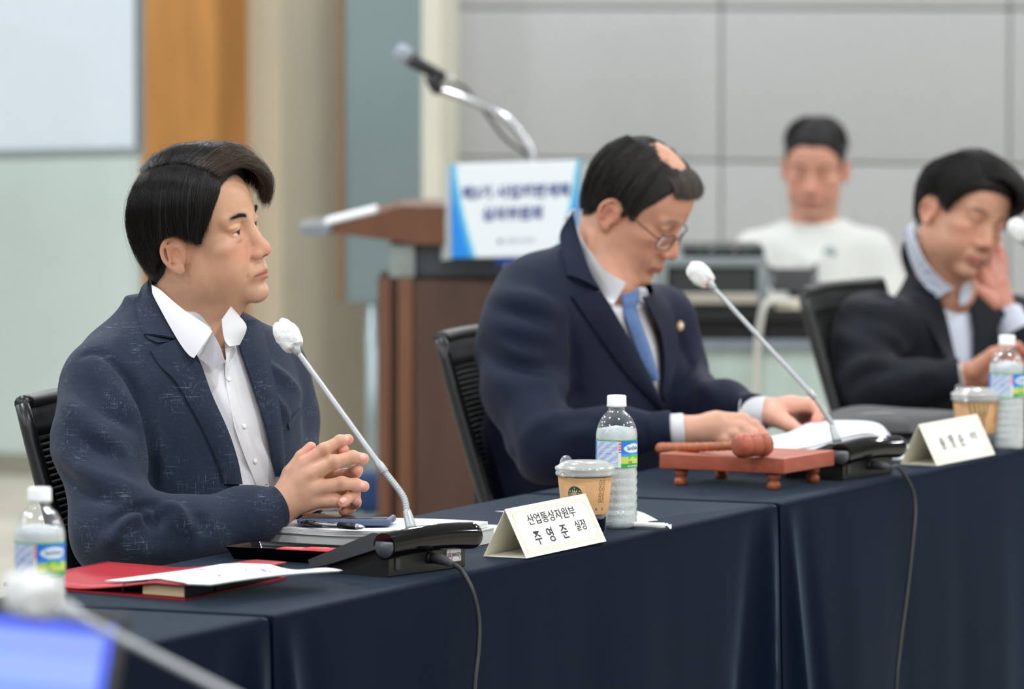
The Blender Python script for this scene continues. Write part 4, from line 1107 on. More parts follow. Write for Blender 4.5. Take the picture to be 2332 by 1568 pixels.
def relax(P, Q, n=1, w_=0.5):
    for _ in range(n):
        S_ = np.zeros_like(P); C_ = np.zeros(len(P))
        for i in range(4):
            a, b = Q[:, i], Q[:, (i + 1) % 4]
            for q in range(3): S_[:, q] += np.bincount(a, P[b, q], len(P)) + np.bincount(b, P[a, q], len(P))
            C_ += np.bincount(a, None, len(P)) + np.bincount(b, None, len(P))
        P = P * (1 - w_) + w_ * S_ / C_[:, None]
    return P
def keep_faces(P, Q, mask):
    Q = Q[mask]; used = np.zeros(len(P), bool); used[Q.ravel()] = True
    m = np.cumsum(used) - 1; return P[used], m[Q], used
def mk(name, P, Q, m, parent=None, smooth=True):
    me = bpy.data.meshes.new(name); n = len(Q)
    me.vertices.add(len(P)); me.vertices.foreach_set('co', np.asarray(P, f32).ravel())
    Q = np.asarray(Q); kk = Q.shape[1]
    me.loops.add(n * kk); me.loops.foreach_set('vertex_index', Q.astype(np.int32).ravel())
    me.polygons.add(n); me.polygons.foreach_set('loop_start', np.arange(n, dtype=np.int32) * kk)
    me.polygons.foreach_set('use_smooth', np.full(n, smooth)); me.update(calc_edges=True); me.validate()
    for q in (m if isinstance(m, (list, tuple)) else [m]): me.materials.append(q)
    o = bpy.data.objects.new(name, me); col.objects.link(o)
    if parent is not None: put(o, parent)
    return o
def fuse(objs):
    """one continuous watertight body out of overlapping closed shells (manifold union)"""
    base = objs[0]
    for o in objs[1:]:
        md = base.modifiers.new('u', 'BOOLEAN'); md.operation = 'UNION'; md.object = o
        md.solver = 'MANIFOLD'
    dg = bpy.context.evaluated_depsgraph_get(); dg.update()
    me = bpy.data.meshes.new_from_object(base.evaluated_get(dg))
    base.modifiers.clear(); old = base.data; base.data = me
    for o in objs[1:]: bpy.data.objects.remove(o)
    me.polygons.foreach_set('use_smooth', [True] * len(me.polygons))
    return base
PXF = np.array([[1, 0, 0], [0, cos(PITCH), -sin(PITCH)], [0, sin(PITCH), cos(PITCH)]])   # right, forward, up
def project(P):
    Q = (np.asarray(P, float) - np.array(CAMP)) @ PXF.T
    return CX + FPX * Q[:, 0] / Q[:, 1], CY - FPX * Q[:, 2] / Q[:, 1]
def inpoly(x, y, poly):
    r = np.zeros(len(x), bool); n = len(poly)
    for i in range(n):
        x0, y0 = poly[i]; x1, y1 = poly[(i + 1) % n]
        if y0 == y1: continue
        c = ((y0 > y) != (y1 > y)) & (x < (x1 - x0) * (y - y0) / (y1 - y0) + x0); r ^= c
    return r
def bvh(P, Q): return BVHTree.FromPolygons([tuple(p) for p in P], [tuple(int(i) for i in q) for q in Q])
def hit(tree, px, py, default=None):
    d = ray(px, py).normalized(); h = tree.ray_cast(CAMP, d)
    return h[0], h[1]
def interp_poly(pts, n):
    P = [V((p[0], p[1], 0)) for p in pts]; C_ = bez(P, 10) if len(P) > 2 else [P[0].lerp(P[1], k / 10) for k in range(11)]
    L = [0]
    for i in range(len(C_) - 1): L.append(L[-1] + (C_[i + 1] - C_[i]).length)
    out = []
    for k in range(n + 1):
        s_ = L[-1] * k / n; j = max(0, min(len(C_) - 2, int(np.searchsorted(L, s_)) - 1)); f = (s_ - L[j]) / max(1e-9, L[j + 1] - L[j])
        q = C_[j].lerp(C_[j + 1], f); out.append((q.x, q.y))
    return out
def panel(tree, ea, eb, nu, nv, off, th, name, m, parent, lift=None, smoothn=2, dep_fn=None):
    """a cloth panel lying on the surface in TREE between two outlines, OFF proud of it and TH thick"""
    A_, B_ = interp_poly(ea, nu), interp_poly(eb, nu)
    Pn = np.full((nv + 1, nu + 1, 3), np.nan); Nn = np.zeros((nv + 1, nu + 1, 3))
    for i in range(nu + 1):
        for j in range(nv + 1):
            f = j / nv; x = A_[i][0] * (1 - f) + B_[i][0] * f; y = A_[i][1] * (1 - f) + B_[i][1] * f
            p, n = hit(tree, x, y) if dep_fn is None else (PD(x, y, dep_fn(i / nu, f)), -ray(x, y).normalized())
            if p is not None: Pn[j, i] = p; Nn[j, i] = n
    bad = np.isnan(Pn[..., 0])
    if bad.any():
        good = np.argwhere(~bad)
        for j, i in np.argwhere(bad):
            g = good[np.argmin(((good - (j, i)) ** 2).sum(1))]; f = j / nv
            x = A_[i][0] * (1 - f) + B_[i][0] * f; y = A_[i][1] * (1 - f) + B_[i][1] * f
            Pn[j, i] = PD(x, y, Pn[g[0], g[1]][1]); Nn[j, i] = Nn[g[0], g[1]]
    dep = Pn[..., 1].copy(); dep = np.minimum(dep, np.median(dep) + .12)
    for _ in range(smoothn * 8):   # even out the depth, keeping the outline
        pd_ = np.pad(dep, 1, 'reflect', reflect_type='odd'); dep = dep * .4 + .15 * (pd_[:-2, 1:-1] + pd_[2:, 1:-1] + pd_[1:-1, :-2] + pd_[1:-1, 2:])
    for _ in range(smoothn * 3):
        nr = np.pad(Nn, ((1, 1), (1, 1), (0, 0)), 'edge'); Nn = (nr[:-2, 1:-1] + nr[2:, 1:-1] + nr[1:-1, :-2] + nr[1:-1, 2:] + Nn) / 5
    for j in range(nv + 1):
        for i in range(nu + 1):
            f = j / nv; Pn[j, i] = PD(A_[i][0] * (1 - f) + B_[i][0] * f, A_[i][1] * (1 - f) + B_[i][1] * f, dep[j, i])
    Nn /= np.maximum(np.linalg.norm(Nn, axis=2, keepdims=True), 1e-9)
    if lift is not None:
        LL = np.array([[lift(i / nu, j / nv) for i in range(nu + 1)] for j in range(nv + 1)])[..., None]
    else: LL = 0
    top = Pn + Nn * (off + LL); bot = Pn + Nn * (off + LL - th)
    M = (nv + 1) * (nu + 1); vs = np.concatenate([top.reshape(-1, 3), bot.reshape(-1, 3)])
    fs = []
    for j in range(nv):
        for i in range(nu):
            a = j * (nu + 1) + i; fs.append((a, a + 1, a + nu + 2, a + nu + 1)); fs.append((M + a + nu + 1, M + a + nu + 2, M + a + 1, M + a))
    rim = [i for i in range(nu + 1)] + [j * (nu + 1) + nu for j in range(1, nv + 1)] + [nv * (nu + 1) + i for i in range(nu - 1, -1, -1)] + [j * (nu + 1) for j in range(nv - 1, 0, -1)]
    K_ = len(rim)
    for k in range(K_): fs.append((rim[(k + 1) % K_], rim[k], rim[k] + M, rim[(k + 1) % K_] + M))
    mb = MB(); mb.add([tuple(v) for v in vs], fs, True); o = mb.build(name, m, parent); smooth_by_mod(o, 45); return o
def creases(P, N, tree, lines):
    """folds: LINES = (pixel polyline, width m, height m); ridge (+) or furrow (-) on the surface under the line"""
    D = np.zeros(len(P))
    for pts, wd, amp in lines:
        H = [hit(tree, x, y)[0] for x, y in interp_poly(pts, max(6, len(pts) * 4))]; H = [np.array(h) for h in H if h is not None]
        if len(H) < 2: continue
        H = np.array(H); lo = H.min(0) - 3 * wd; hi = H.max(0) + 3 * wd
        sel = np.nonzero(((P > lo) & (P < hi)).all(1))[0]
        if not len(sel): continue
        Q = P[sel]; best = np.full(len(sel), 9.0); tt = np.zeros(len(sel)); n = len(H) - 1
        for i in range(n):
            a = H[i]; d = H[i + 1] - a; L2 = max(d @ d, 1e-12); t = np.clip(((Q - a) @ d) / L2, 0, 1)
            r = np.linalg.norm(Q - a - t[:, None] * d, axis=1); m = r < best; best[m] = r[m]; tt[m] = (i + t[m]) / n
        env = np.sin(np.pi * np.clip(tt * .92 + .04, 0, 1)) ** .6
        D[sel] += amp * np.exp(-(best / wd) ** 2) * env
    return P + N * D[:, None]
# ============================================================ people
def sstep(x): x = np.clip(x, 0, 1); return x * x * (3 - 2 * x)
def skin_mat():
    m = mat('skin', (1, 1, 1), 0.46, 0, 0.42, attr=True, noise=0.05, nscale=55, bump=0.12)
    b = m.node_tree.nodes['Principled BSDF']
    b.inputs['Subsurface Weight'].default_value = 0.10; b.inputs['Subsurface Radius'].default_value = (1.0, .35, .2); b.inputs['Subsurface Scale'].default_value = 0.006
    return m
M_skin = skin_mat()
def head_frame(az, pitch, roll):
    """azimuth of the gaze from +X (degrees), pitch up, roll towards the own right shoulder"""
    f = V((cos(R(az)), sin(R(az)), 0)); l = V((-sin(R(az)), cos(R(az)), 0)); u = V((0, 0, 1))
    f2 = f * cos(R(pitch)) + u * sin(R(pitch)); u2 = u * cos(R(pitch)) - f * sin(R(pitch))
    u3 = u2 * cos(R(roll)) - l * sin(R(roll)); l3 = l * cos(R(roll)) + u2 * sin(R(roll))
    return np.array([list(f2), list(l3), list(u3)])       # rows: local axes in world
def head(h, neck_to, prm):
    """head in its own frame (metres; x forward, y left, z up, origin between the eyes' height and the ear canals)"""
    g = lambda k, d: prm.get(k, d)
    F = Field((-.118, -.102, -.22), (.132, .102, .132), h); c = .01
    E = lambda ce, r, k=.0, op='add', rot=None: F.ell([v * c for v in ce], [v * c for v in r], k * c, op, rot)
    C_ = lambda p, q, r0, r1=None, k=0., op='add', flat=None, ff=1.: F.cap([v * c for v in p], [v * c for v in q], r0 * c, (r0 if r1 is None else r1) * c, k * c, op, flat, ff)
    fat = g('fat', 1.0)
    E((-.1, 0, 3.7), (9.2, 7.7, 8.5)); E((3.8, 0, 4.0), (5.5, 6.5, 6.2), 2)
    E((3.0, 0, -3.0), (6.2, 6.6 * fat, 7.0), 2.0)
    E((3.3, 0, -7.0), (5.5, 5.5 * fat, 4.3), 2.2)
    for s in (-1, 1):
        E((.9, s * 4.7 * fat, -5.6), (2.9, 1.9, 3.6), 2.0)
        E((5.9, s * 4.5, -1.9), (2.3, 2.1, 1.6), 1.6)
        E((5.7, s * 3.5, -5.2), (2.7, 2.5 * fat, 3.0), 1.6)
        C_((8.9, s * 1.3, 2.0), (7.5, s * 4.7, 2.1), .75, .75, 1.2)
    E((7.7, 0, -10.2), (1.95, 2.3, 1.75), 1.6)
    if g('jowl', 0):
        E((2.2, 0, -10.2), (4.6, 4.4, 2.6), 2.2)
        for s in (-1, 1): E((4.2, s * 4.5, -8.2), (2.4, 1.8, 2.4), 1.6)
    for s in (-1, 1):
        E((9.7, s * 3.25, .15), (1.9, 1.9, 1.15), 1.3, 'sub')
    # nose
    C_((8.65, 0, .8), (10.35, 0, -3.0), .85, 1.0, 1.3); E((10.55, 0, -3.85), (1.15, 1.15, 1.0), 1.1)
    for s in (-1, 1):
        E((9.75, s * 1.4, -4.15), (1.05, .75, .8), .8); E((10.5, s * .68, -4.95), (.55, .33, .36), .2, 'sub')
        C_((9.3, s * 1.9, -4.6), (8.3, s * 3.3, -7.2), .10, .10, .55, 'sub')
    # mouth
    E((8.5, 0, -6.9), (1.55, 2.7, 1.9), 1.0)
    C_((10.0, 0, -6.75), (9.0, 2.35, -7.35), .50, .16, .35); C_((10.0, 0, -6.75), (9.0, -2.35, -7.35), .50, .16, .35)
    C_((9.85, 0, -7.85), (8.9, 2.0, -7.5), .56, .2, .35); C_((9.85, 0, -7.85), (8.9, -2.0, -7.5), .56, .2, .35)
    for s in (-1, 1): C_((10.6, 0, -7.3), (9.2, s * 2.5, -7.42), .11, .13, .18, 'sub')
    C_((10.2, 0, -5.7), (10.55, 0, -6.3), .2, .2, .25, 'sub')
    E((9.9, 0, -9.0), (.7, 1.8, .45), .7, 'sub')
    # eyes with lids
    sl = g('slit', .36)
    for s in (-1, 1):
        ec = (7.45, s * 3.15, 0)
        E(ec, (1.36, 1.5, 1.32), .25)
        E((7.9, s * 3.3, .95), (1.0, 1.75, .55), .5)
        E((7.8, s * 3.2, -1.05), (.95, 1.5, .42), .5)
        E((8.9, s * 3.2, -.05 + g('slitz', 0)), (1.3, 1.42, sl), .06, 'sub')
        E(ec, (1.2, 1.2, 1.2), 0)
    # ears
    for s in (-1, 1):
        yo = lambda x: s * (7.35 + .42 * max(0, 1.2 - x)) * g('earw', 1.0)
        rim = [(.9, -.5), (1.1, .7), (.6, 1.75), (-.45, 2.2), (-1.6, 1.75), (-2.3, .6), (-2.35, -.8), (-1.85, -2.0), (-1.1, -2.9)]
        P_ = [tuple(q) for q in bez([(x, yo(x), z - .6) for x, z in rim], 4)]; rr = list(np.interp(np.linspace(0, 8, len(P_)), range(9), [.3, .34, .36, .38, .38, .36, .34, .34, .36]))
        E((-.75, yo(-.4) - s * .22, -.8), (2.0, .6, 2.75), .3); E((-.2, s * 6.9, -.9), (1.6, .9, 2.2), .3)
        E((-.30, yo(0) + s * .45, -1.2), (.75, .42, 1.1), .3, 'sub')
        E((-.7, yo(0) + s * .48, .55), (1.1, .25, .45), .3, 'sub')
        for i in range(len(P_) - 1): C_(P_[i], P_[i + 1], rr[i], rr[i + 1], .10)
        C_((-1.5, yo(-1.2) + s * .12, .3), (-1.45, yo(-1.4) + s * .1, -2.2), .28, .26, .2)
        C_((-.3, yo(0) - s * .05, .35), (-1.5, yo(-1.2) + s * .1, .35), .25, .25, .2)
        E((-.35, yo(-.6) + s * .05, -3.65), (.85, .48, .85), .5)
        E((.72, s * 7.2, -1.5), (.42, .55, .6), .3)
    # neck
    nb = np.array(neck_to) / c
    C_((-2.2, 0, -5.0), tuple(nb), g('neck', 5.9), g('neck', 5.9) * 1.06, 2.6)
    C_((1.2, 0, -8.5), tuple(nb + np.array([g('thx', 2.0), 0, 0])), g('throat', 3.6), g('throat', 3.6) * 1.15, g('thk', 3.0))
    if 'chest' in prm:
        q_ = np.array(prm['chest']) / c; C_((2.0, 0, -10.5), tuple(q_), 3.0, 3.0, 2.5); C_(tuple(nb), tuple(q_), 3.6, 3.0, 2.0)
    P, Q = F.mesh(); P = relax(P, Q, 1, .35)
    # colours
    x, y, z = (P / c).T; ay = np.abs(y)
    sk = np.array(g('skin', s2l(216, 170, 146))); cols = np.tile(sk, (len(P), 1))
    def mixc(w_, rgb): nonlocal cols; w_ = np.clip(w_, 0, 1)[:, None]; cols = cols * (1 - w_) + np.array(s2l(*rgb)) * w_
    ga = lambda cx_, cy_, cz_, r: np.exp(-(((x - cx_) ** 2 + (ay - cy_) ** 2 + (z - cz_) ** 2) / r ** 2))
    bl = g('blush', .5)
    mixc(bl * ga(8, 3.8, -3.0, 2.4), (214, 128, 112)); mixc(1.2 * bl * ga(11.2, 0, -4, 1.6), (216, 126, 114)); mixc(.8 * bl * ga(-.9, 8, -1.0, 2.8), (214, 120, 100))
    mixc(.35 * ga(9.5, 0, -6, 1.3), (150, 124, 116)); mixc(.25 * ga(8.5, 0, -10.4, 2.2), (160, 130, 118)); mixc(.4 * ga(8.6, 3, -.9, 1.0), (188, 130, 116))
    lip = np.exp(-((z + 7.3 + .12 * ay) / .72) ** 4) * np.exp(-(ay / 2.3) ** 6) * (x > 8.6)
    mixc(.75 * lip, g('lips', (190, 112, 104)))
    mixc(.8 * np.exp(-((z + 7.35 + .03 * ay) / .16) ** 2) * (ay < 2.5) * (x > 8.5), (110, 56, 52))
    for s in (-1, 1):
        d = np.sqrt((x - 7.45) ** 2 + (y - s * 3.15) ** 2 + z ** 2); fr = (d < 1.245) & (x > 7.6)
        cols[fr] = s2l(212, 204, 198)
        gz = np.array(g('gaze', (1, 0, 0))); gz = gz / np.linalg.norm(gz)
        dirn = (np.stack([x - 7.45, y - s * 3.15, z], 1) @ gz) / np.maximum(d, 1e-6)
        cols[fr & (dirn > cos(R(29)))] = s2l(48, 30, 24); cols[fr & (dirn > cos(R(13)))] = s2l(12, 10, 10)
        lash = np.exp(-((z - sl + .05 - g('slitz', 0) + .06 * (y - s * 3.1) ** 2) / .12) ** 2) * np.exp(-((y - s * 3.15) / 1.35) ** 4) * (d > 1.24) * (d < 1.75) * (x > 8.0)
        mixc(.9 * lash, (50, 34, 32))
        if g('brow_paint', True):
            mixc(.85 * np.exp(-((z - 2.35 - .25 * np.exp(-((ay - 3.4) / 1.2) ** 2)) / .42) ** 2) * np.exp(-((y - s * 3.2) / 1.9) ** 4) * (x > 6), g('brow', (48, 38, 36)))
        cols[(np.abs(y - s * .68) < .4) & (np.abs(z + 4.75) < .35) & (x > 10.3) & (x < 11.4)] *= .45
    # stubble shade of the scalp edge
    th = hair_thick(P / c, g('style', 'full'))
    mixc(.55 * sstep((th + .25) / .35), (70, 54, 48))
    return P, Q, cols
HX = np.array([-13, -6.5, -4.6, -3.4, -2.7, -2.3, 2.0, 2.35, 2.6, 3.7, 4.2, 5.6, 7.0, 8.2, 9.2, 13])
HZ = np.array([-6.3, -6.0, -4.6, -2.6, .2, 2.0, 2.0, -.2, -.6, -.5, 1.9, 3.6, 6.2, 8.6, 9.4, 9.4])
def hair_thick(p, style):
    """hair thickness in cm over the point p (cm, head frame); negative outside the hairline"""
    x, y, z = p.T; ay = np.abs(y)
    hz = HZ.copy()
    if style == 'short': hz[-5:] = (3.6, 5.4, 7.2, 7.6, 7.6)
    if style == 'low': hz[-5:] = (3.4, 4.8, 6.2, 6.8, 6.8)
    if style == 'bald': hz[-5:] = (4.4, 7.4, 8.3, 8.6, 8.8)
    s = z - np.interp(x, HX, hz)
    if style in ('full', 'low'): T_ = .55 + .95 * sstep((z - 2) / 9)
    elif style == 'short': T_ = .5 + .6 * sstep((z - 5) / 6)
    else: T_ = .35 + .25 * sstep((z - 2) / 6)
    t = T_ * sstep(s / 1.6)
    if style == 'full': t = t * (1 - .8 * np.exp(-((y + 4.3) / .6) ** 2) * (z > 8) * (x > -5)); t = np.where((np.abs(y + 4.35 + .15 * np.sin(x * 2.1)) < .3) & (z > 8) & (x > -3.5), -.05, t)
    if style == 'bald':
        dome = ((x - 1.9) / 4.6) ** 2 + (y / 3.9) ** 2 + .16 * np.sin(2.3 * x + 1.7 * y) + .10 * np.sin(4.1 * y - 2.9 * x)
        t = np.where(z > 7, t * sstep((dome - .6) / .7), t)
        t = np.where((z > 7) & (dome < .62), -.25 + .2 * dome, t)
    return np.where(s < 0, s * .5, t)
def hair_cap(P, Q, style, name, m, parent, Rm, O):
    p = P / .01; t = hair_thick(p, style); N = vnormals(P, Q)
    ok = (t > .01) & ~((np.abs(p[:, 1]) > 7.1) & (p[:, 2] < 2.2) & (p[:, 0] > -2.9) & (p[:, 0] < 1.6))
    k = ok[Q].all(1); P2, Q2, used = keep_faces(P + N * (t * .01 * .8)[:, None], Q, k)
    ns = np.array([mnoise.noise(V(q) * 55) for q in P2[:: 1]]); P2 = P2 + N[used] * (ns * .0012)[:, None]
    return mk(name, O + P2 @ Rm, Q2, m, parent)
def strands(groups, name, m, parent, Rm, O, seg=7, seed=3):
    """tufts of single hairs grown between guide curves: groups = (guides, count, spread cm, radius cm, frizz)"""
    r_ = np.random.default_rng(seed); VS = []; FS = []; base = 0
    for guides, cnt, spread, rad, friz in groups:
        Gd = np.array(guides, float); ng, npt = Gd.shape[:2]
        s = r_.uniform(0, ng - 1, cnt); i0 = np.clip(s.astype(int), 0, ng - 2); f = (s - i0)[:, None, None]
        f = f * f * (3 - 2 * f) * .5 + f * .5
        K = Gd[i0] * (1 - f) + Gd[i0 + 1] * f                     # cnt,npt,3
        start = r_.uniform(0, .55, cnt) ** 1.4; end = 1 - r_.uniform(0, .22, cnt) ** 1.2
        tt = start[:, None] + (end - start)[:, None] * np.linspace(0, 1, seg + 1)[None]
        q = tt * (npt - 1); j = np.clip(q.astype(int), 0, npt - 2); u = (q - j)[..., None]
        ii = np.arange(cnt)[:, None]
        p0, p1, p2, p3 = K[ii, np.maximum(j - 1, 0)], K[ii, j], K[ii, j + 1], K[ii, np.minimum(j + 2, npt - 1)]
        C_ = .5 * (2 * p1 + (p2 - p0) * u + (2 * p0 - 5 * p1 + 4 * p2 - p3) * u ** 2 + (3 * p1 - p0 - 3 * p2 + p3) * u ** 3)
        # clumps share an offset; each hair adds its own
        cid = (s * 9).astype(int) + 977 * (r_.integers(0, 6, cnt)); cr = np.random.default_rng(5).normal(0, 1, (20000, 3))
        prog = np.linspace(0, 1, seg + 1)[None, :, None]
        C_ = C_ + cr[cid % 20000][:, None] * spread * .45 * prog + r_.normal(0, 1, (cnt, 1, 3)) * spread * .45 * (.4 + .6 * prog)
        C_ += np.cumsum(r_.normal(0, 1, (cnt, seg + 1, 3)), 1) * friz
        cen = C_ - np.array([-.1, 0, 3.7]); e = np.sqrt(((cen / np.array([9.4, 7.9, 8.75])) ** 2).sum(-1, keepdims=True))
        up = (C_[..., 2:3] > 1.0); C_ = np.where((e < 1.02) & up, np.array([-.1, 0, 3.7]) + cen / np.maximum(e, .2) * 1.02, C_)
        T_ = np.gradient(C_, axis=1); T_ /= np.maximum(np.linalg.norm(T_, axis=2, keepdims=True), 1e-9)
        ref = cen / np.maximum(np.linalg.norm(cen, axis=2, keepdims=True), 1e-9)
        a = np.cross(T_, ref); a /= np.maximum(np.linalg.norm(a, axis=2, keepdims=True), 1e-9); b = np.cross(T_, a)
        w_ = (rad * np.array([.8] + [1.0] * (seg - 1) + [.12]))[None, :, None]
        ring = np.stack([C_ + w_ * (a * cos(2 * pi * k / 3) + b * sin(2 * pi * k / 3)) for k in range(3)], 2)   # cnt,seg+1,3,3
        VS.append(ring.reshape(-1, 3)); nper = (seg + 1) * 3
        st = (np.arange(cnt) * nper)[:, None, None] + base
        sg = (np.arange(seg) * 3)[None, :, None]; kk = np.arange(3)[None, None, :]; k2 = (kk + 1) % 3
        FS.append(np.stack([st + sg + kk, st + sg + k2, st + sg + 3 + k2, st + sg + 3 + kk], -1).reshape(-1, 4)); base += cnt * nper
    P = np.concatenate(VS) * .01; Q = np.concatenate(FS)
    o = mk(name, O + P @ Rm, Q, m, parent); return o
def hair_mat(name, rgb, grey=0.06, rough=.38):
    m = bpy.data.materials.new(name); m.use_nodes = True; nt = m.node_tree; b = nt.nodes['Principled BSDF']
    g_ = nt.nodes.new('ShaderNodeNewGeometry'); mr = nt.nodes.new('ShaderNodeMath'); mr.operation = 'GREATER_THAN'; mr.inputs[1].default_value = 1 - grey
    nt.links.new(g_.outputs['Random Per Island'], mr.inputs[0])
    mx = nt.nodes.new('ShaderNodeMix'); mx.data_type = 'RGBA'; mx.inputs[6].default_value = (*rgb, 1); mx.inputs[7].default_value = (.10, .095, .09, 1)
    nt.links.new(mr.outputs[0], mx.inputs[0]); nt.links.new(mx.outputs[2], b.inputs['Base Color'])
    b.inputs['Roughness'].default_value = rough; b.inputs['Specular IOR Level'].default_value = .45
    return m
SIDE = [[(8.0, -4.6, 8.6), (8.2, -5.9, 7.4), (7.3, -7.0, 5.6), (5.9, -7.7, 3.4), (4.8, -7.9, 2.0)],
        [(6.0, -4.6, 10.4), (6.2, -6.7, 8.9), (5.7, -8.0, 6.2), (4.7, -8.3, 3.0), (3.5, -8.1, -.3)],
        [(3, -4.6, 11.8), (2.8, -7.2, 9.9), (2.4, -8.7, 7.0), (2.1, -8.9, 4.0), (2.3, -8.4, .6)],
        [(0, -4.4, 12.3), (-.3, -7.3, 10.3), (-.6, -8.9, 7.1), (-1.0, -9.1, 4.2), (-1.2, -8.7, 2.2)],
        [(-3, -4.0, 12.2), (-3.6, -7.0, 10.0), (-4.4, -8.5, 6.5), (-4.6, -8.5, 2.5), (-4.2, -7.7, -1.8)],
        [(-6, -2.5, 11.5), (-7.0, -5.6, 8.8), (-7.9, -6.7, 5.0), (-7.7, -6.4, .8), (-6.3, -5.6, -4.4)],
        [(-7.4, 0, 10.8), (-9.3, -1.7, 7.8), (-10.2, -2.2, 3.9), (-9.7, -2.1, -.6), (-8.0, -2, -5.6)],
        [(-7.4, 1, 10.8), (-9.3, 2.6, 7.8), (-10.1, 3, 3.9), (-9.6, 3, -.6), (-8.0, 3, -5.6)],
        [(-6.2, 3, 11), (-7.8, 6, 8.5), (-8.5, 7, 5), (-8.2, 6.6, 1), (-6.5, 5.8, -4)]]
TOP = [[(7.8, -4.2, 9.4), (10.2, -1.6, 10.3), (11.3, 2.0, 9.0), (11.4, 4.6, 6.0), (9.9, 5.2, 2.4)],
       [(6.8, -4.3, 10.4), (9.3, -1, 11.4), (10.8, 3.0, 10.1), (10.9, 5.8, 6.6), (9.4, 6.2, 2.8)],
       [(4.7, -4.4, 11.5), (6.8, -1, 12.9), (8.2, 3.4, 12.1), (8.4, 7, 9), (7.6, 8, 5)],
       [(1.7, -4.4, 12.3), (2.9, -1, 13.9), (3.7, 3.5, 13.1), (3.9, 7.6, 9.8), (3.5, 8.6, 5)],
       [(-1.5, -4.2, 12.5), (-.8, -.8, 14.1), (-.4, 3.6, 13.2), (-.4, 7.6, 9.8), (-.6, 8.7, 5)],
       [(-4.5, -3.4, 12.1), (-4.6, -.4, 13.3), (-4.8, 3.4, 12.4), (-5, 7, 9), (-5, 8, 4)],
       [(-6.9, -1, 11.1), (-7.9, 1, 11.4), (-8.6, 3.5, 10), (-8.6, 6, 7), (-8, 6.8, 3)]]
def mirror(gs): return [[(x, -y, z) for x, y, z in g] for g in gs]
def lump(gs, dx=0, dy=0, dz=0, k=1.0): return [[(x * k + dx, y * k + dy, z * k + dz) for x, y, z in g] for g in gs]
def brow_guides(s): return [[(9.72, s * 1.4, 1.9), (9.75, s * 2.1, 2.6)], [(9.72, s * 1.9, 2.05), (9.6, s * 2.9, 2.85)], [(9.6, s * 2.6, 2.3), (9.25, s * 3.6, 2.95)], [(9.3, s * 3.3, 2.45), (8.75, s * 4.4, 2.8)], [(8.75, s * 4.1, 2.5), (7.9, s * 5.2, 2.3)]]

def hand_field(lo, hi, h, wrist, wr, mcps, chains, thumb, k=.009, flat=None):
    """wrist: (point, radius); mcps: points of the knuckles; chains: per finger ([points], [radii]); thumb the same"""
    F = Field(lo, hi, h)
    for m_, r_ in mcps: F.cap(wrist, m_, wr, r_, k, 'add', flat, .8)
    for a in range(len(mcps) - 1):
        p, q = np.array(mcps[a][0]), np.array(mcps[a + 1][0]); F.cap(p * .8 + np.array(wrist) * .2, q * .8 + np.array(wrist) * .2, mcps[a][1], mcps[a + 1][1], k)
    for pts, rad in chains:
        F2 = None
        for i in range(len(pts) - 1): F.cap(pts[i], pts[i + 1], rad[i], rad[i + 1], .0035 if i else .006)
        for i in range(1, len(pts) - 1): F.ell(pts[i], [rad[i] * 1.07] * 3, .003)
    pts, rad = thumb
    for i in range(len(pts) - 1): F.cap(pts[i], pts[i + 1], rad[i], rad[i + 1], .010 if i == 0 else .004)
    return F
def coarse_body(torso, arms, legs, h=.009):
    pts = [np.array(p) for a in arms for p in a[0]] + [np.array(p) for a in legs for p in a[0]]
    O, A, L_, Fr, st = torso
    for s_ in st:
        c = np.array(O) + np.array(A) * s_[0]
        for sx in (-1, 1):
            for sy in (-1, 1): pts.append(c + np.array(L_) * (sx * s_[3]) + np.array(Fr) * (sy * .17))
    pts = np.array(pts); F = Field(pts.min(0) - .12, pts.max(0) + .12, h)
    F.loft(O, A, L_, Fr, st)
    for a, r in arms: F.chain(a, r, .03)
    for a, r in legs: F.chain(a, r, .03)
    return F.mesh()

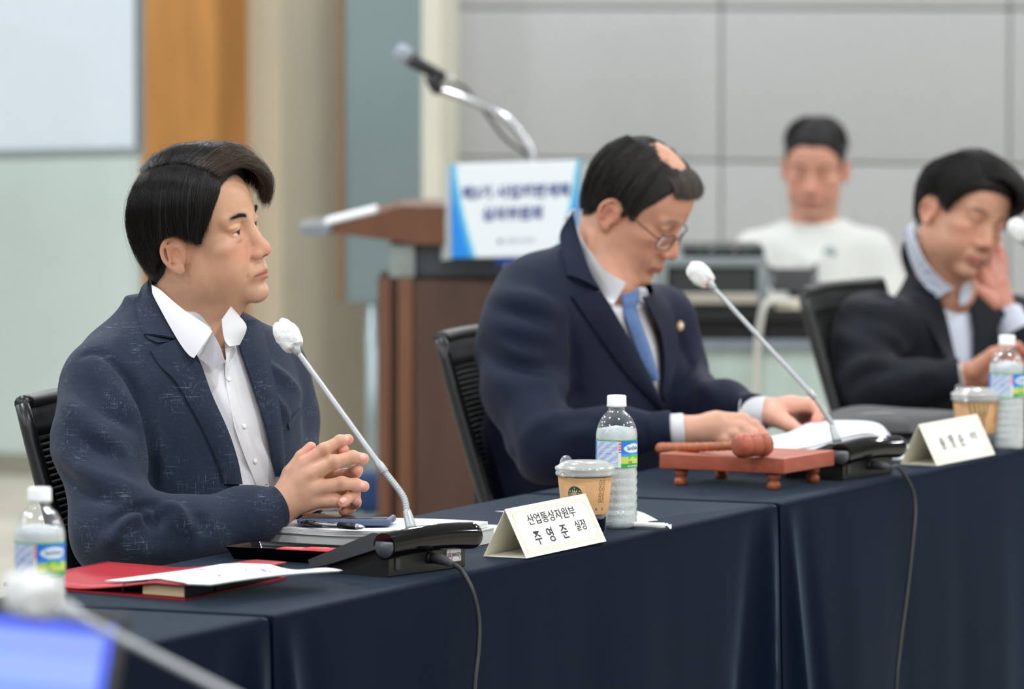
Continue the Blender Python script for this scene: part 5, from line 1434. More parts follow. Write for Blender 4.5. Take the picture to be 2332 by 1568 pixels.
# ---------------- clothes materials
def cloth_mat(name, rgb, fleck=None, rough=.85, sheen=.15, weave=420, bump=.25, var=.16):
    m = bpy.data.materials.new(name); m.use_nodes = True; nt = m.node_tree; b = nt.nodes['Principled BSDF']; N_ = nt.nodes; L_ = nt.links
    b.inputs['Roughness'].default_value = rough; b.inputs['Specular IOR Level'].default_value = .25
    b.inputs['Sheen Weight'].default_value = sheen; b.inputs['Sheen Roughness'].default_value = .5
    tc = N_.new('ShaderNodeTexCoord')
    def tex(sc, det, st):
        mp = N_.new('ShaderNodeMapping'); mp.inputs['Scale'].default_value = st; L_.new(tc.outputs['Object'], mp.inputs['Vector'])
        n = N_.new('ShaderNodeTexNoise'); n.inputs['Scale'].default_value = sc; n.inputs['Detail'].default_value = det; L_.new(mp.outputs['Vector'], n.inputs['Vector']); return n.outputs['Fac']
    def ramp(src, a, b_, lo, hi):
        r_ = N_.new('ShaderNodeMapRange'); r_.inputs['From Min'].default_value = a; r_.inputs['From Max'].default_value = b_; r_.inputs['To Min'].default_value = lo; r_.inputs['To Max'].default_value = hi; L_.new(src, r_.inputs['Value']); return r_.outputs['Result']
    def mixn(f, c0, c1, mode='MIX'):
        x = N_.new('ShaderNodeMix'); x.data_type = 'RGBA'; x.blend_type = mode
        for i, v in ((0, f), (6, c0), (7, c1)):
            if isinstance(v, (int, float)): x.inputs[i].default_value = v
            elif isinstance(v, tuple): x.inputs[i].default_value = (*v, 1)
            else: L_.new(v, x.inputs[i])
        return x.outputs[2]
    c_ = mixn(1.0, rgb, ramp(tex(weave, 3, (1, 1, 1)), .3, .7, 1 - var, 1 + var), 'MULTIPLY')
    if fleck:
        for st in ((1, 1, .07), (.07, .07, 1.0)):
            fl = ramp(tex(520, 2, st), .60, .76, 0, .62); pt = ramp(tex(22, 2, (1, 1, 1)), .48, .66, 0, 1)
            mm = N_.new('ShaderNodeMath'); mm.operation = 'MULTIPLY'; L_.new(fl, mm.inputs[0]); L_.new(pt, mm.inputs[1])
            c_ = mixn(mm.outputs[0], c_, fleck)
            c_ = mixn(ramp(tex(600, 2, st), .5, .8, 0, .30), c_, tuple(v * 2.6 for v in rgb))
    L_.new(c_, b.inputs['Base Color'])
    bp = N_.new('ShaderNodeBump'); bp.inputs['Strength'].default_value = bump; bp.inputs['Distance'].default_value = .001; L_.new(tex(weave, 2, (1, 1, 1)), bp.inputs['Height']); L_.new(bp.outputs['Normal'], b.inputs['Normal'])
    return m
M_shirt = cloth_mat('white_shirt', (.70, .70, .735), None, .8, .05, 500, .05, .02)
def jacket(lo, hi, h, torso, sleeves, lines, opening, name, m, parent, wr=.0025, wsc=9, seed=0, k=.035, extra=(), trim=None):
    F = Field(lo, hi, h); F.loft(*torso[:4], torso[4])
    for pts, rad in sleeves:
        F.chain(pts, rad, k); O_, A_ = np.array(torso[0], float), np.array(torso[1], float)
        nk = O_ + A_ * (torso[4][-1][0] - .085) + (np.array(pts[0]) - O_ - A_ * (np.array(pts[0]) - O_).dot(A_)) * .22
        F.cap(nk, np.array(pts[0]), .048, rad[0] * .90, .055)
    for p_, q_, r0_, r1_ in extra: F.cap(p_, q_, r0_, r1_, .05)
    P, Q = F.mesh(); P = relax(P, Q, 2, .5); tree = bvh(P, Q); N = vnormals(P, Q)
    P = creases(P, N, tree, lines)
    d = np.array([mnoise.noise(V((p[0] * wsc + seed, p[1] * wsc, p[2] * wsc * .6))) + .5 * mnoise.noise(V((p[0] * wsc * 2.3, p[1] * wsc * 2.3 + seed, p[2] * wsc * 1.5))) for p in P])
    P = P + N * (d * wr)[:, None]; P = relax(P, Q, 1, .4)
    tree = bvh(P, Q); o = None
    # sleeves stay open at the cuff: drop the end caps
    N = vnormals(P, Q); cen = P[Q].mean(1); keep = np.ones(len(Q), bool)
    for pts, rad in sleeves:
        e = np.array(pts[-1]); dr = e - np.array(pts[-2]); dr /= np.linalg.norm(dr)
        keep &= ~(((cen - e) @ dr > -0.004) & (np.linalg.norm(cen - e, axis=1) < rad[-1] * 1.5))
    if opening:
        px, py = project(cen); fn = N[Q].mean(1); view = cen - np.array(CAMP)
        dm = np.full(len(cen), 9.0)
        for pts, rad in sleeves:
            for i in range(1, len(pts) - 1):
                a = np.array(pts[i]); dd = np.array(pts[i + 1]) - a; t = np.clip((cen - a) @ dd / (dd @ dd), 0, 1)
                dm = np.minimum(dm, np.linalg.norm(cen - a - t[:, None] * dd, axis=1) - (rad[i] + (rad[i + 1] - rad[i]) * t))
        keep &= ~(inpoly(px, py, opening) & ((fn * view).sum(1) < 0) & (dm > .012))
        if trim: keep &= ~(inpoly(px, py, trim[0]) & (cen[:, 1] < trim[1]))
    P2, Q2, _ = keep_faces(P, Q, keep)
    o = mk(name, P2, Q2, m, parent)
    for pts, rad in sleeves:
        e = V(pts[-1]); dv = (V(pts[-1]) - V(pts[-2])).normalized(); ux = dv.orthogonal().normalized(); uy = dv.cross(ux); rc = rad[-1]
        mb = MB(); mb.lathe([(rc + .0005, -.034), (rc + .0045, -.028), (rc + .0045, .004), (rc + .003, .0065), (rc - .0005, .006), (rc - .003, .0), (rc - .004, -.03)], e, 44, (ux, uy, dv), cap=False); mb.build('cuff', m, o)
    return o, tree, (P, Q)
# ---------------- man in the slub jacket
def lin(a, b, t): return tuple(np.array(a) * (1 - t) + np.array(b) * t)
def man_one():
    Rm = head_frame(-24, 9, 10); ear = np.array(PD(400, 580, 8.535)); O = ear - np.array([-.006, -.076, -.012]) @ Rm
    L_ = np.array([.785, .62, 0]); Fr = np.array([.62, -.785, 0]); A = np.array([0, 0, 1.0])
    base = np.array(PD(425, 1420, 8.60)); zz = lambda y: PD(425, y, 8.60).z - base[2]
    st = [(zz(1560), 0, .0, .19, .15, .15), (zz(1420), 0, 0, .185, .16, .15), (zz(1250), -.005, 0, .172, .155, .14), (zz(1080), 0, .01, .168, .150, .135), (zz(950), .0, .01, .172, .142, .135),
          (zz(850), 0, .005, .180, .118, .130), (zz(785), 0, -.005, .172, .095, .115), (zz(745), 0, -.012, .135, .075, .095), (zz(705), 0, -.022, .085, .07, .078), (zz(672), -.005, -.035, .066, .062, .06)]
    torso = (base, A, L_, Fr, st)
    SR = [PD(240, 890, 8.49), PD(224, 1005, 8.42), PD(262, 1212, 8.32), PD(430, 1216, 8.36), PD(560, 1180, 8.41), PD(626, 1156, 8.435)]
    RR = [.060, .065, .060, .050, .040, .0285]
    SL = [PD(606, 848, 8.72), PD(634, 950, 8.72), PD(655, 1085, 8.66), PD(668, 1120, 8.60), PD(690, 1130, 8.55)]
    RL = [.055, .055, .050, .043, .033]
    nl = (np.array(PD(402, 735, 8.63)) - O) @ Rm.T
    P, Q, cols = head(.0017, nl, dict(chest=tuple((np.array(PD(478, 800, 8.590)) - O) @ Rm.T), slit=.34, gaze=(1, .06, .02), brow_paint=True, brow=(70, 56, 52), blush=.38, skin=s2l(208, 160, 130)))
    Rm = Rm * .962; hd = mk('person', O + P @ Rm, Q, M_skin); color_attr(hd, cols)
    body = hd
    # hands
    def pc(l): return [tuple(PD(*q)) for q in l]
    lo = np.array(PD(600, 1215, 8.35)) - .03; hi = np.array(PD(850, 985, 8.62)) + .03
    F1 = hand_field(lo, hi, .0013, tuple(PD(632, 1157, 8.437)), .024,
        [(tuple(PD(693, 1056, 8.437)), .0125), (tuple(PD(704, 1083, 8.430)), .013), (tuple(PD(712, 1113, 8.428)), .0125), (tuple(PD(706, 1140, 8.432)), .0125)],
        [(pc([(693, 1056, 8.437), (738, 1024, 8.437), (774, 1004, 8.445), (793, 1000, 8.452)]), [.0125, .0100, .0088, .0080]),
         (pc([(704, 1083, 8.430), (760, 1052, 8.428), (803, 1040, 8.437), (828, 1044, 8.444)]), [.013, .0105, .0092, .0084]),
         (pc([(712, 1113, 8.428), (778, 1100, 8.427), (810, 1103, 8.435), (829, 1107, 8.442)]), [.0125, .0098, .0090, .0082]),
         (pc([(706, 1140, 8.432), (762, 1138, 8.432), (785, 1141, 8.444), (800, 1144, 8.458)]), [.0125, .0094, .0082, .0070])],
        (pc([(640, 1140, 8.452), (662, 1078, 8.462), (687, 1040, 8.468), (708, 1018, 8.470)]), [.018, .0125, .0100, .0085]), k=.010)
    F2 = hand_field(lo, hi, .0013, tuple(PD(690, 1132, 8.545)), .022,
        [(tuple(PD(735, 1062, 8.515)), .0120), (tuple(PD(748, 1085, 8.520)), .0125), (tuple(PD(756, 1112, 8.520)), .0120), (tuple(PD(752, 1140, 8.515)), .0115)],
        [(pc([(735, 1062, 8.515), (758, 1036, 8.492), (775, 1026, 8.466), (782, 1024, 8.448)]), [.012, .0100, .0094, .0088]),
         (pc([(748, 1085, 8.520), (788, 1082, 8.502), (808, 1074, 8.462), (814, 1070, 8.444)]), [.0125, .0100, .0094, .0088]),
         (pc([(756, 1112, 8.520), (806, 1112, 8.490), (806, 1124, 8.448), (780, 1143, 8.420)]), [.012, .0098, .0090, .0080]),
         (pc([(752, 1140, 8.515), (800, 1148, 8.490), (808, 1144, 8.458), (812, 1141, 8.446)]), [.0115, .0092, .0086, .0078])],
        (pc([(700, 1110, 8.530), (694, 1068, 8.508), (697, 1048, 8.490), (702, 1036, 8.482)]), [.017, .0118, .0095, .0082]), k=.010)
    # the folded left little finger shows again under the right one
    F2.cap(tuple(PD(800, 1156, 8.48)), tuple(PD(782, 1163, 8.452)), .0080, .0074, .003)
    F1.F = np.minimum(F1.F, F2.F)
    Ph, Qh = F1.mesh(); Ph = relax(Ph, Qh, 1, .35)
    hn = mk('hands', Ph, Qh, M_skin)
    px, py = project(Ph); hc = np.tile(np.array(s2l(208, 160, 132)), (len(Ph), 1))
    def spot(x, y, r, rgb, a, ymin=0):
        w_ = (a * np.exp(-(((px - x) ** 2 + (py - y) ** 2) / r ** 2)))[:, None]; hc[:] = hc * (1 - w_) + np.array(s2l(*rgb)) * w_
    for (x, y) in ((793, 1000), (829, 1043), (829, 1107), (782, 1024), (814, 1070), (778, 1144), (812, 1142), (708, 1017), (702, 1035), (782, 1162)): spot(x, y, 16, (224, 146, 134), .5)
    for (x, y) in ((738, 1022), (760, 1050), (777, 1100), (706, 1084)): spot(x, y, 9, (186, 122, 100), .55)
    color_attr(hn, hc)
    Pb, Qb = coarse_body((base, A, L_, Fr, [(a, b, c, max(.03, d - .03), max(.03, e - .03), max(.03, f - .03)) for a, b, c, d, e, f in st[:-3]]),
        [(SR, [r * .6 for r in RR[:-2]] + [.024, .022]), (SL, [r * .6 for r in RL[:-2]] + [.024, .021])],
        [([tuple(base + L_ * s * .09 + A * -.1), tuple(base + L_ * s * .11 + Fr * .42 + A * (-.10)), tuple(base + L_ * s * .10 + Fr * .40 + A * (.08 - base[2])), tuple(base + L_ * s * .10 + Fr * .52 + A * (.045 - base[2]))], [.085, .06, .04, .035]) for s in (-1, 1)])
    bd = mk('b', Pb, Qb, M_skin); color_attr(bd, np.tile(np.array(s2l(208, 160, 132)), (len(Pb), 1)))
    body = fuse([hd, hn, bd])
    body.data.materials.clear(); body.data.materials.append(M_skin)
    tag(body, 'person in a navy slub jacket and open white shirt with folded hands, looking right', 'person')
    th_ = bvh(Ph, Qh); M_nail = mat('fingernail', s2l(232, 176, 164), .3, noise=.02)
    for (x, y, ax_px, ay_px) in ((790, 998, 8, -2), (825, 1040, 8, 1), (826, 1104, 8, 1), (782, 1137, -7, 6), (809, 1142, 7, -4)):
        p, n = hit(th_, x, y)
        if p is None: continue
        n = n if n.dot(p - CAMP) < 0 else -n; q, _ = hit(th_, x + ax_px * .5, y + ay_px * .5); dv = ((q if q is not None else p) - p); dv = (dv - n * dv.dot(n)).normalized(); sv = n.cross(dv); mbn = MB()
        mbn.grid(lambda a, b: p + dv * (.0055 * (a * 2 - 1) * 1.0) + sv * (.0042 * (b * 2 - 1) * (1 - .25 * abs(a * 2 - 1) ** 3)) + n * (.0009 - .0016 * (b * 2 - 1) ** 2 - .0008 * (a * 2 - 1) ** 2), 8, 8, thick=tuple(n * -.0006)); mbn.build('fingernail', M_nail, body)
    # hair
    Mh = hair_mat('black_hair', (.010, .008, .007), .035, .34); Mhb = hair_mat('brown_tipped_hair', (.055, .031, .020), .05, .40)
    cap_ = hair_cap(P, Q, 'full', 'hair', mat('hair_base', (.004, .0033, .003), .75, noise=.3, nscale=200), body, Rm, O)
    s1 = strands([(lump(SIDE, 0, -.15, 0), 15000, .55, .014, .035), (lump(TOP[2:], 0, .25, .1), 9000, .8, .015, .06), ([g for g in lump(SIDE, k=1.01)], 1600, 1.0, .010, .06), (lump(TOP[2:], 0, 0, .2), 1200, 1.3, .010, .08)], 'hair_strands', Mh, cap_, Rm, O, 7, 3)
    s2 = strands([(TOP[:3], 3800, .75, .016, .05), (SIDE[:2], 900, .5, .014, .03)], 'fringe_strands', Mhb, cap_, Rm, O, 8, 4)
    s3 = strands([(brow_guides(-1), 300, .22, .008, .02), (brow_guides(1), 300, .22, .008, .02)], 'eyebrows', mat('brow_hair', (.012, .009, .008), .5, noise=.1), body, Rm, O, 3, 5)
    for o in (s1, s2, s3): o['kind'] = 'stuff'
    # jacket
    Mj = cloth_mat('navy_slub_linen', (.013, .021, .042), (.20, .24, .32), .85, .07, 420, .3)
    X = [PD(80, 1500, 8.2), PD(760, 640, 8.95)]; lo = np.array([X[0].x, 8.10, X[0].z]) ; hi = np.array([X[1].x, 8.98, X[1].z + .03])
    c2 = lambda l: [(80 + x / 2.24, 620 + y / 2.24) for x, y in l]
    lines = [(c2([(240, 420), (330, 410), (430, 490), (510, 600), (575, 800), (600, 960), (610, 1100)]), .008, -.007),
             (c2([(150, 600), (210, 760), (330, 850), (450, 930)]), .020, .008), (c2([(180, 740), (300, 880), (420, 940)]), .014, -.007),
             (c2([(120, 900), (230, 1010), (400, 1080), (560, 1120)]), .020, .007), (c2([(300, 440), (400, 600), (520, 730)]), .018, .006),
             (c2([(250, 560), (350, 690), (520, 800)]), .014, -.006), (c2([(140, 1000), (260, 1120), (430, 1180)]), .013, -.006),
             (c2([(380, 1320), (420, 1250), (520, 1200), (620, 1180)]), .007, -.010), (c2([(350, 1390), (400, 1330), (460, 1260), (560, 1200)]), .012, .009),
             (c2([(520, 1200), (570, 1240), (590, 1300)]), .007, -.007), (c2([(630, 1190), (640, 1260), (620, 1300)]), .007, -.008),
             (c2([(700, 1220), (760, 1280), (780, 1340)]), .012, .006), (c2([(640, 1200), (720, 1210), (740, 1260)]), .009, .006),
             (c2([(820, 1220), (860, 1290), (850, 1350)]), .012, -.004), (c2([(330, 1380), (420, 1400), (600, 1420), (760, 1440)]), .020, .005),
             (c2([(620, 500), (610, 700), (640, 1000), (640, 1160)]), .012, .004), 
             (c2([(1180, 470), (1290, 560), (1350, 620)]), .012, .005), (c2([(1200, 620), (1260, 700), (1290, 780)]), .010, .005), ]
    lines = [(a_, b_, c_ * 2.0) for a_, b_, c_ in lines]
    opening = [(330, 640), (345, 668), (366, 700), (401, 752), (442, 818), (473, 899), (509, 979), (535, 1055), (556, 1150), (600, 1200), (655, 1160), (632, 1080), (616, 999), (593, 919), (567, 843), (547, 785), (562, 749), (540, 700), (500, 680), (430, 640)]
    jo, tree, (Pj, Qj) = jacket(lo, hi, .0048, torso, [(SR, RR), (SL, RL)], lines, opening, 'jacket', Mj, body, .003, 9, 2)
    # collar and lapels
    def roll(a, b): return .004 * sin(pi * min(1, b * 1.2))
    outer = [(336, 644), (322, 660), (312, 705), (320, 740), (328, 763)]; inner = [(344, 650), (354, 676), (372, 712), (401, 753), (423, 785)]
    panel(tree, outer, inner, 14, 12, .0035, .004, 'collar', Mj, jo, lift=lambda a, b: .006 * sin(pi * b * .8))
    outer = [(341, 800), (362, 835), (401, 874), (455, 968), (494, 1052), (508, 1102)]; inner = [(415, 772), (447, 818), (478, 899), (514, 979), (536, 1045), (547, 1102)]
    panel(tree, outer, inner, 30, 10, .0045, .004, 'lapel', Mj, jo, lift=lambda a, b: .005 * sin(pi * b * .85))
    panel(tree, [(328, 766), (340, 776), (359, 783)], [(423, 785), (420, 782), (416, 778)], 6, 8, .004, .0036, 'lapel_notch', Mj, jo)
    panel(tree, [(548, 735), (543, 785), (562, 843), (587, 919), (610, 999), (627, 1085)], [(590, 735), (606, 790), (620, 860), (634, 925), (642, 1000), (646, 1085)], 30, 8, .004, .004, 'lapel', Mj, jo, lift=lambda a, b: .004 * sin(pi * b))
    # breast pocket on the far side
    panel(tree, c2([(1285, 770), (1345, 690)]), c2([(1290, 800), (1355, 720)]), 8, 3, .003, .003, 'pocket_welt', Mj, jo)
    # shirt
    S = Field(lo, np.array([hi[0], hi[1], hi[2]]), .0045)
    st2 = [(a, b, c, d - .012, e - .011, f - .012) for a, b, c, d, e, f in st[:-1]]
    S.loft(base, A, L_, Fr, st2)
    Ps, Qs = S.mesh(); Ps = relax(Ps, Qs, 2, .5); ts = bvh(Ps, Qs); Ns = vnormals(Ps, Qs)
    Ps = creases(Ps, Ns, ts, [([(512, 850), (520, 920), (545, 990), (555, 1040)], .006, .004), ([(470, 830), (500, 900), (540, 985)], .010, .006), ([(478, 800), (510, 850), (512, 900)], .006, -.004),
        ([(560, 1070), (585, 1100), (615, 1120)], .006, .007), ([(548, 1040), (570, 1085), (600, 1130)], .006, -.005), ([(590, 1010), (612, 1060), (628, 1100)], .008, .006), ([(545, 1100), (580, 1125), (620, 1135)], .010, .006)])
    neckc = np.array(PD(505, 745, 8.5))
    pxs, pys = project(Ps[Qs].mean(1))
    ks = ~(inpoly(pxs, pys, [(478, 690), (482, 760), (496, 792), (512, 826), (524, 800), (520, 770), (534, 690)]))
    P2, Q2, _ = keep_faces(Ps, Qs, ks)
    sh = mk('shirt', P2, Q2, M_shirt, body); ts = bvh(Ps, Qs)
    # button placket and buttons
    panel(ts, [(511, 822), (514, 880), (530, 960), (552, 1030), (585, 1110)], [(524, 815), (531, 880), (552, 955), (574, 1020), (608, 1100)], 26, 5, .003, .0026, 'placket', M_shirt, sh)
    for (x, y) in ((519, 865), (553, 971), (578, 1050)):
        p, n = hit(ts, x, y); mbb = MB(); n = n if n.dot(p - CAMP) < 0 else -n; ax = n.orthogonal().normalized()
        mbb.lathe([(0, .0048), (.0034, .0048), (.0040, .0042), (.0040, .003), (0, .003)], p, 20, (ax, n.cross(ax), n), cap=False); mbb.build('button', M_cap, sh)
    # stand-up collar band around the neck, open at the throat, and the two leaves
    allP = np.concatenate([O + P @ Rm, Ps]); allQ = np.concatenate([Q, Qs + len(P)]); tn = bvh(allP, allQ)
    nb0 = O + nl @ Rm; up_ = (O + np.array([-.03, 0, -.05]) @ Rm) - nb0; up_ /= np.linalg.norm(up_)
    panel(tn, [(345, 648), (366, 660), (401, 691), (437, 718), (468, 738), (484, 754)], [(347, 668), (360, 694), (388, 745), (412, 785), (430, 808), (442, 815)], 28, 14, .0, .0022, 'collar_leaf', M_shirt, sh, lift=lambda a, b: .004 * sin(pi * b), dep_fn=lambda a, b: 8.548 - .078 * a - .022 * b * (1 - .4 * a))
    panel(tn, [(484, 756), (502, 790), (513, 824)], [(452, 812), (468, 826), (494, 836)], 10, 8, .0, .0022, 'collar_tip', M_shirt, sh, dep_fn=lambda a, b: 8.474 - .006 * a + .006 * b)
    panel(tn, [(526, 697), (548, 722), (562, 746), (546, 785)], [(505, 727), (507, 750), (512, 775), (522, 788)], 14, 10, .0, .0022, 'collar_leaf', M_shirt, sh, lift=lambda a, b: .004 * sin(pi * b), dep_fn=lambda a, b: 8.555 - .075 * b - .02 * a)
    panel(ts, [(507, 748), (512, 785), (516, 830)], [(524, 780), (524, 805), (519, 836)], 10, 4, .0, .0022, 'collar_stand', M_shirt, sh, dep_fn=lambda a, b: 8.485 + .02 * b - .03 * a)
    # trousers
    Ft = None
    return body
man_one()
# ---------------- the other three
M_tie = cloth_mat('blue_tie', s2l(92, 124, 178), None, .5, .2, 300, .2, .12)
def simple_body(hd, hands, torso, arms, hipc, L_, Fr, kneedrop=.08):
    Pb, Qb = coarse_body(torso, arms, [([tuple(hipc + L_ * s * .09), tuple(hipc + L_ * s * .11 + Fr * .40), tuple(np.array([*(hipc + L_ * s * .10 + Fr * .38)[:2], kneedrop])), tuple(np.array([*(hipc + L_ * s * .10 + Fr * .50)[:2], .045]))], [.085, .06, .04, .035]) for s in (-1, 1)])
    bd = mk('b', Pb, Qb, M_skin); color_attr(bd, np.tile(np.array(s2l(206, 156, 130)), (len(Pb), 1)))
    body = fuse([hd] + hands + [bd]); body.data.materials.clear(); body.data.materials.append(M_skin); return body
def shrink(st, d): return [(a, b, c, max(.03, e - d), max(.03, f - d), max(.03, g - d)) for a, b, c, e, f, g in st]
def pcl(l, f=1): return [tuple(PD(*q)) for q in l]
def hand_obj(lohi, h, wrist, wr, mc, chains, thumb, rgb=(214, 162, 138)):
    pts = np.array([PD(*p) for p in lohi]); F = hand_field(pts.min(0) - .035, pts.max(0) + .035, h, tuple(PD(*wrist)), wr, [(tuple(PD(*p)), r_) for p, r_ in mc],
        [(pcl(p), r_) for p, r_ in chains], (pcl(thumb[0]), thumb[1]), k=.010)
    P, Q = F.mesh(); P = relax(P, Q, 1, .4); o = mk('h', P, Q, M_skin)
    px, py = project(P); c = np.tile(np.array(s2l(*rgb)), (len(P), 1))
    for ch, _ in chains + [thumb]:
        e = ch[-1]; w_ = (.6 * np.exp(-(((px - e[0]) ** 2 + (py - e[1]) ** 2) / 13 ** 2)))[:, None]; c = c * (1 - w_) + np.array(s2l(222, 136, 126)) * w_
    color_attr(o, c); return o
def frame_of(hip, neck, L_):
    A = np.array(neck) - np.array(hip); A /= np.linalg.norm(A); L_ = np.array(L_) - A * (np.array(L_) @ A); L_ /= np.linalg.norm(L_); Fr = np.cross(L_, A); return A, L_, Fr
def cuff_ring(p, q, r_, L, m, parent, name='shirt_cuff'):
    """shirt cuff from p towards q"""
    p, q = V(p), V(q); d = (q - p).normalized(); ux = d.orthogonal().normalized(); uy = d.cross(ux)
    mb = MB(); mb.lathe([(r_ * .98, -.02), (r_, 0), (r_, L * .8), (r_ * .98, L), (r_ * .9, L), (r_ * .88, L * .5), (r_ * .88, -.02)], p, 32, (ux, uy, d), cap=False); return mb.build(name, m, parent)
def man_two():
    Rm = head_frame(-22, -31, 6); ear = np.array(PD(1391, 489, 10.08)); O = ear - np.array([-.004, -.078, -.012]) @ Rm
    hip = PD(1228, 1290, 10.22); neck = PD(1384, 640, 10.10); A, L_, Fr = frame_of(hip, neck, (.6, .8, 0)); hip = np.array(hip)
    st = [(-.06, 0, 0, .18, .15, .15), (0, 0, 0, .182, .165, .15), (.1, 0, 0, .178, .165, .14), (.2, 0, 0, .178, .160, .138), (.30, 0, 0, .184, .145, .135), (.38, 0, -.005, .186, .120, .125), (.44, 0, -.008, .175, .102, .115), (.485, 0, -.008, .135, .088, .10), (.52, 0, -.006, .096, .078, .085), (.555, 0, .0, .078, .072, .074), (.59, 0, .008, .068, .064, .064)]
    SR = [PD(1196, 742, 9.99), PD(1192, 880, 9.95), PD(1246, 1012, 9.86), PD(1400, 990, 9.85), PD(1522, 980, 9.84)]; RR = [.068, .068, .062, .046, .030]
    SL = [PD(1500, 735, 10.30), PD(1530, 830, 10.30), PD(1578, 925, 10.20), PD(1650, 925, 10.10), PD(1716, 940, 10.02)]; RL = [.060, .056, .054, .042, .030]
    nl = (np.array(PD(1375, 660, 10.12)) - O) @ Rm.T
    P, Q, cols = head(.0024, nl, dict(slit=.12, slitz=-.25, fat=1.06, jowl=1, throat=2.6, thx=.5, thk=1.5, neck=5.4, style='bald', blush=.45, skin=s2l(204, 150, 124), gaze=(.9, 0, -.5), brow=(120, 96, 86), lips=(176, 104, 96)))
    hd = mk('person', O + P @ Rm, Q, M_skin); color_attr(hd, cols)
    h1 = hand_obj([(1540, 930, 9.8), (1750, 1015, 9.92)], .002, (1560, 980, 9.84), .022,
        [((1632, 956, 9.83), .0150), ((1638, 968, 9.825), .0150), ((1634, 982, 9.825), .0140), ((1624, 992, 9.83), .0130)],
        [([(1632, 956, 9.83), (1690, 955, 9.83), (1718, 968, 9.84), (1736, 984, 9.85)], [.015, .0115, .0098, .0080]),
         ([(1638, 968, 9.825), (1688, 972, 9.82), (1712, 986, 9.83), (1726, 998, 9.84)], [.015, .0112, .0098, .0080]),
         ([(1634, 982, 9.825), (1672, 988, 9.815), (1694, 998, 9.82), (1706, 1006, 9.83)], [.014, .0110, .0095, .0080]),
         ([(1624, 992, 9.83), (1652, 1000, 9.815), (1668, 1006, 9.815), (1680, 1010, 9.82)], [.013, .0100, .0085, .0075])],
        ([(1575, 992, 9.86), (1615, 1004, 9.89), (1650, 1010, 9.91)], [.018, .012, .009]))
    h2 = hand_obj([(1720, 900, 9.95), (1885, 1000, 10.1)], .002, (1738, 940, 10.02), .024,
        [((1805, 922, 10.0), .016), ((1812, 928, 10.02), .016), ((1812, 938, 10.04), .015), ((1808, 948, 10.05), .014)],
        [([(1805, 922, 10.0), (1846, 920, 9.99), (1868, 938, 9.98), (1858, 958, 9.97)], [.016, .0120, .0105, .0088]),
         ([(1812, 928, 10.02), (1852, 932, 10.02), (1868, 950, 10.01), (1856, 966, 10.0)], [.015, .0112, .0098, .0080]),
         ([(1812, 938, 10.04), (1848, 946, 10.04), (1858, 960, 10.03), (1846, 972, 10.02)], [.014, .0110, .0095, .0080]),
         ([(1808, 948, 10.05), (1838, 960, 10.05), (1846, 970, 10.04), (1836, 976, 10.04)], [.013, .0100, .0085, .0075])],
        ([(1760, 945, 9.99), (1796, 966, 9.96), (1824, 984, 9.95)], [.020, .0135, .0105]), (222, 166, 144))
    body = simple_body(hd, [h1, h2], (hip, A, L_, Fr, shrink(st[:-3], .03)), [(SR + [PD(1552, 979, 9.84)], [r_ * .6 for r_ in RR[:-1]] + [.021, .021]), (SL + [PD(1736, 940, 10.02)], [r_ * .6 for r_ in RL[:-1]] + [.021, .021])], hip + A * -.02, L_, Fr * np.array([1, 1, 0]))
    tag(body, 'person in a dark navy suit with pale blue tie and glasses, head bowed over papers', 'person')
    Mh = hair_mat('greying_hair', (.022, .019, .017), .12, .5)
    cp = hair_cap(P, Q, 'bald', 'hair', mat('hair_base_grey', (.008, .007, .0065), .8, noise=.3, nscale=200), body, Rm, O)
    sd = lump(SIDE[:6], 0, .35, 0, .97)
    low = [[g[1], g[2], g[3], g[4]] for g in sd[1:]] ; low[0] = [(x - 2.2, y, z - .6) for x, y, z in low[0]]
    s1 = strands([([g[:4] for g in lump(SIDE[2:7], 0, .5, 0, .96)], 3000, .4, .022, .03), (low, 4200, .35, .022, .03), (mirror(low), 2500, .35, .022, .03), ([g[1:] for g in lump(SIDE[5:], k=.97)], 3200, .35, .022, .03)], 'hair_strands', Mh, cp, Rm, O, 5, 8)
    tuft = [[(4.2, -4.8, 9.6), (5.8, -5.0, 9.1), (7.2, -4.8, 7.9), (7.8, -4.6, 6.6)], [(5.0, -2.6, 10.6), (6.9, -2.7, 10.0), (8.4, -2.4, 8.7), (9.2, -2.4, 7.2)], [(5.4, 0, 10.9), (7.3, 0, 10.3), (9.0, .3, 8.8), (9.8, 0, 7.2)], [(5, 2.6, 10.6), (6.9, 2.8, 10.1), (8.6, 3.2, 8.7), (9.2, 3.2, 7.2)], [(4.2, 4.8, 9.6), (5.8, 5.0, 9.1), (7.4, 4.8, 7.9), (8.0, 4.6, 6.8)]]
    s2 = strands([(tuft, 1700, .5, .022, .06)], 'forelock_strands', hair_mat('brown_grey_hair', (.10, .078, .064), .25, .6), cp, Rm, O, 5, 9)
    for o in (s1, s2): o['kind'] = 'stuff'
    Mj = cloth_mat('navy_suit', (.0040, .0080, .0270), None, .75, .035, 500, .12, .06)
    c3 = lambda l: [(960 + x / 2.063, 420 + y / 2.063) for x, y in l]
    lo = np.array([PD(1070, 1300, 9.9).x, 9.62, PD(1100, 1330, 10.2).z]); hi = np.array([PD(1760, 500, 10.2).x, 10.55, PD(1400, 500, 10.2).z])
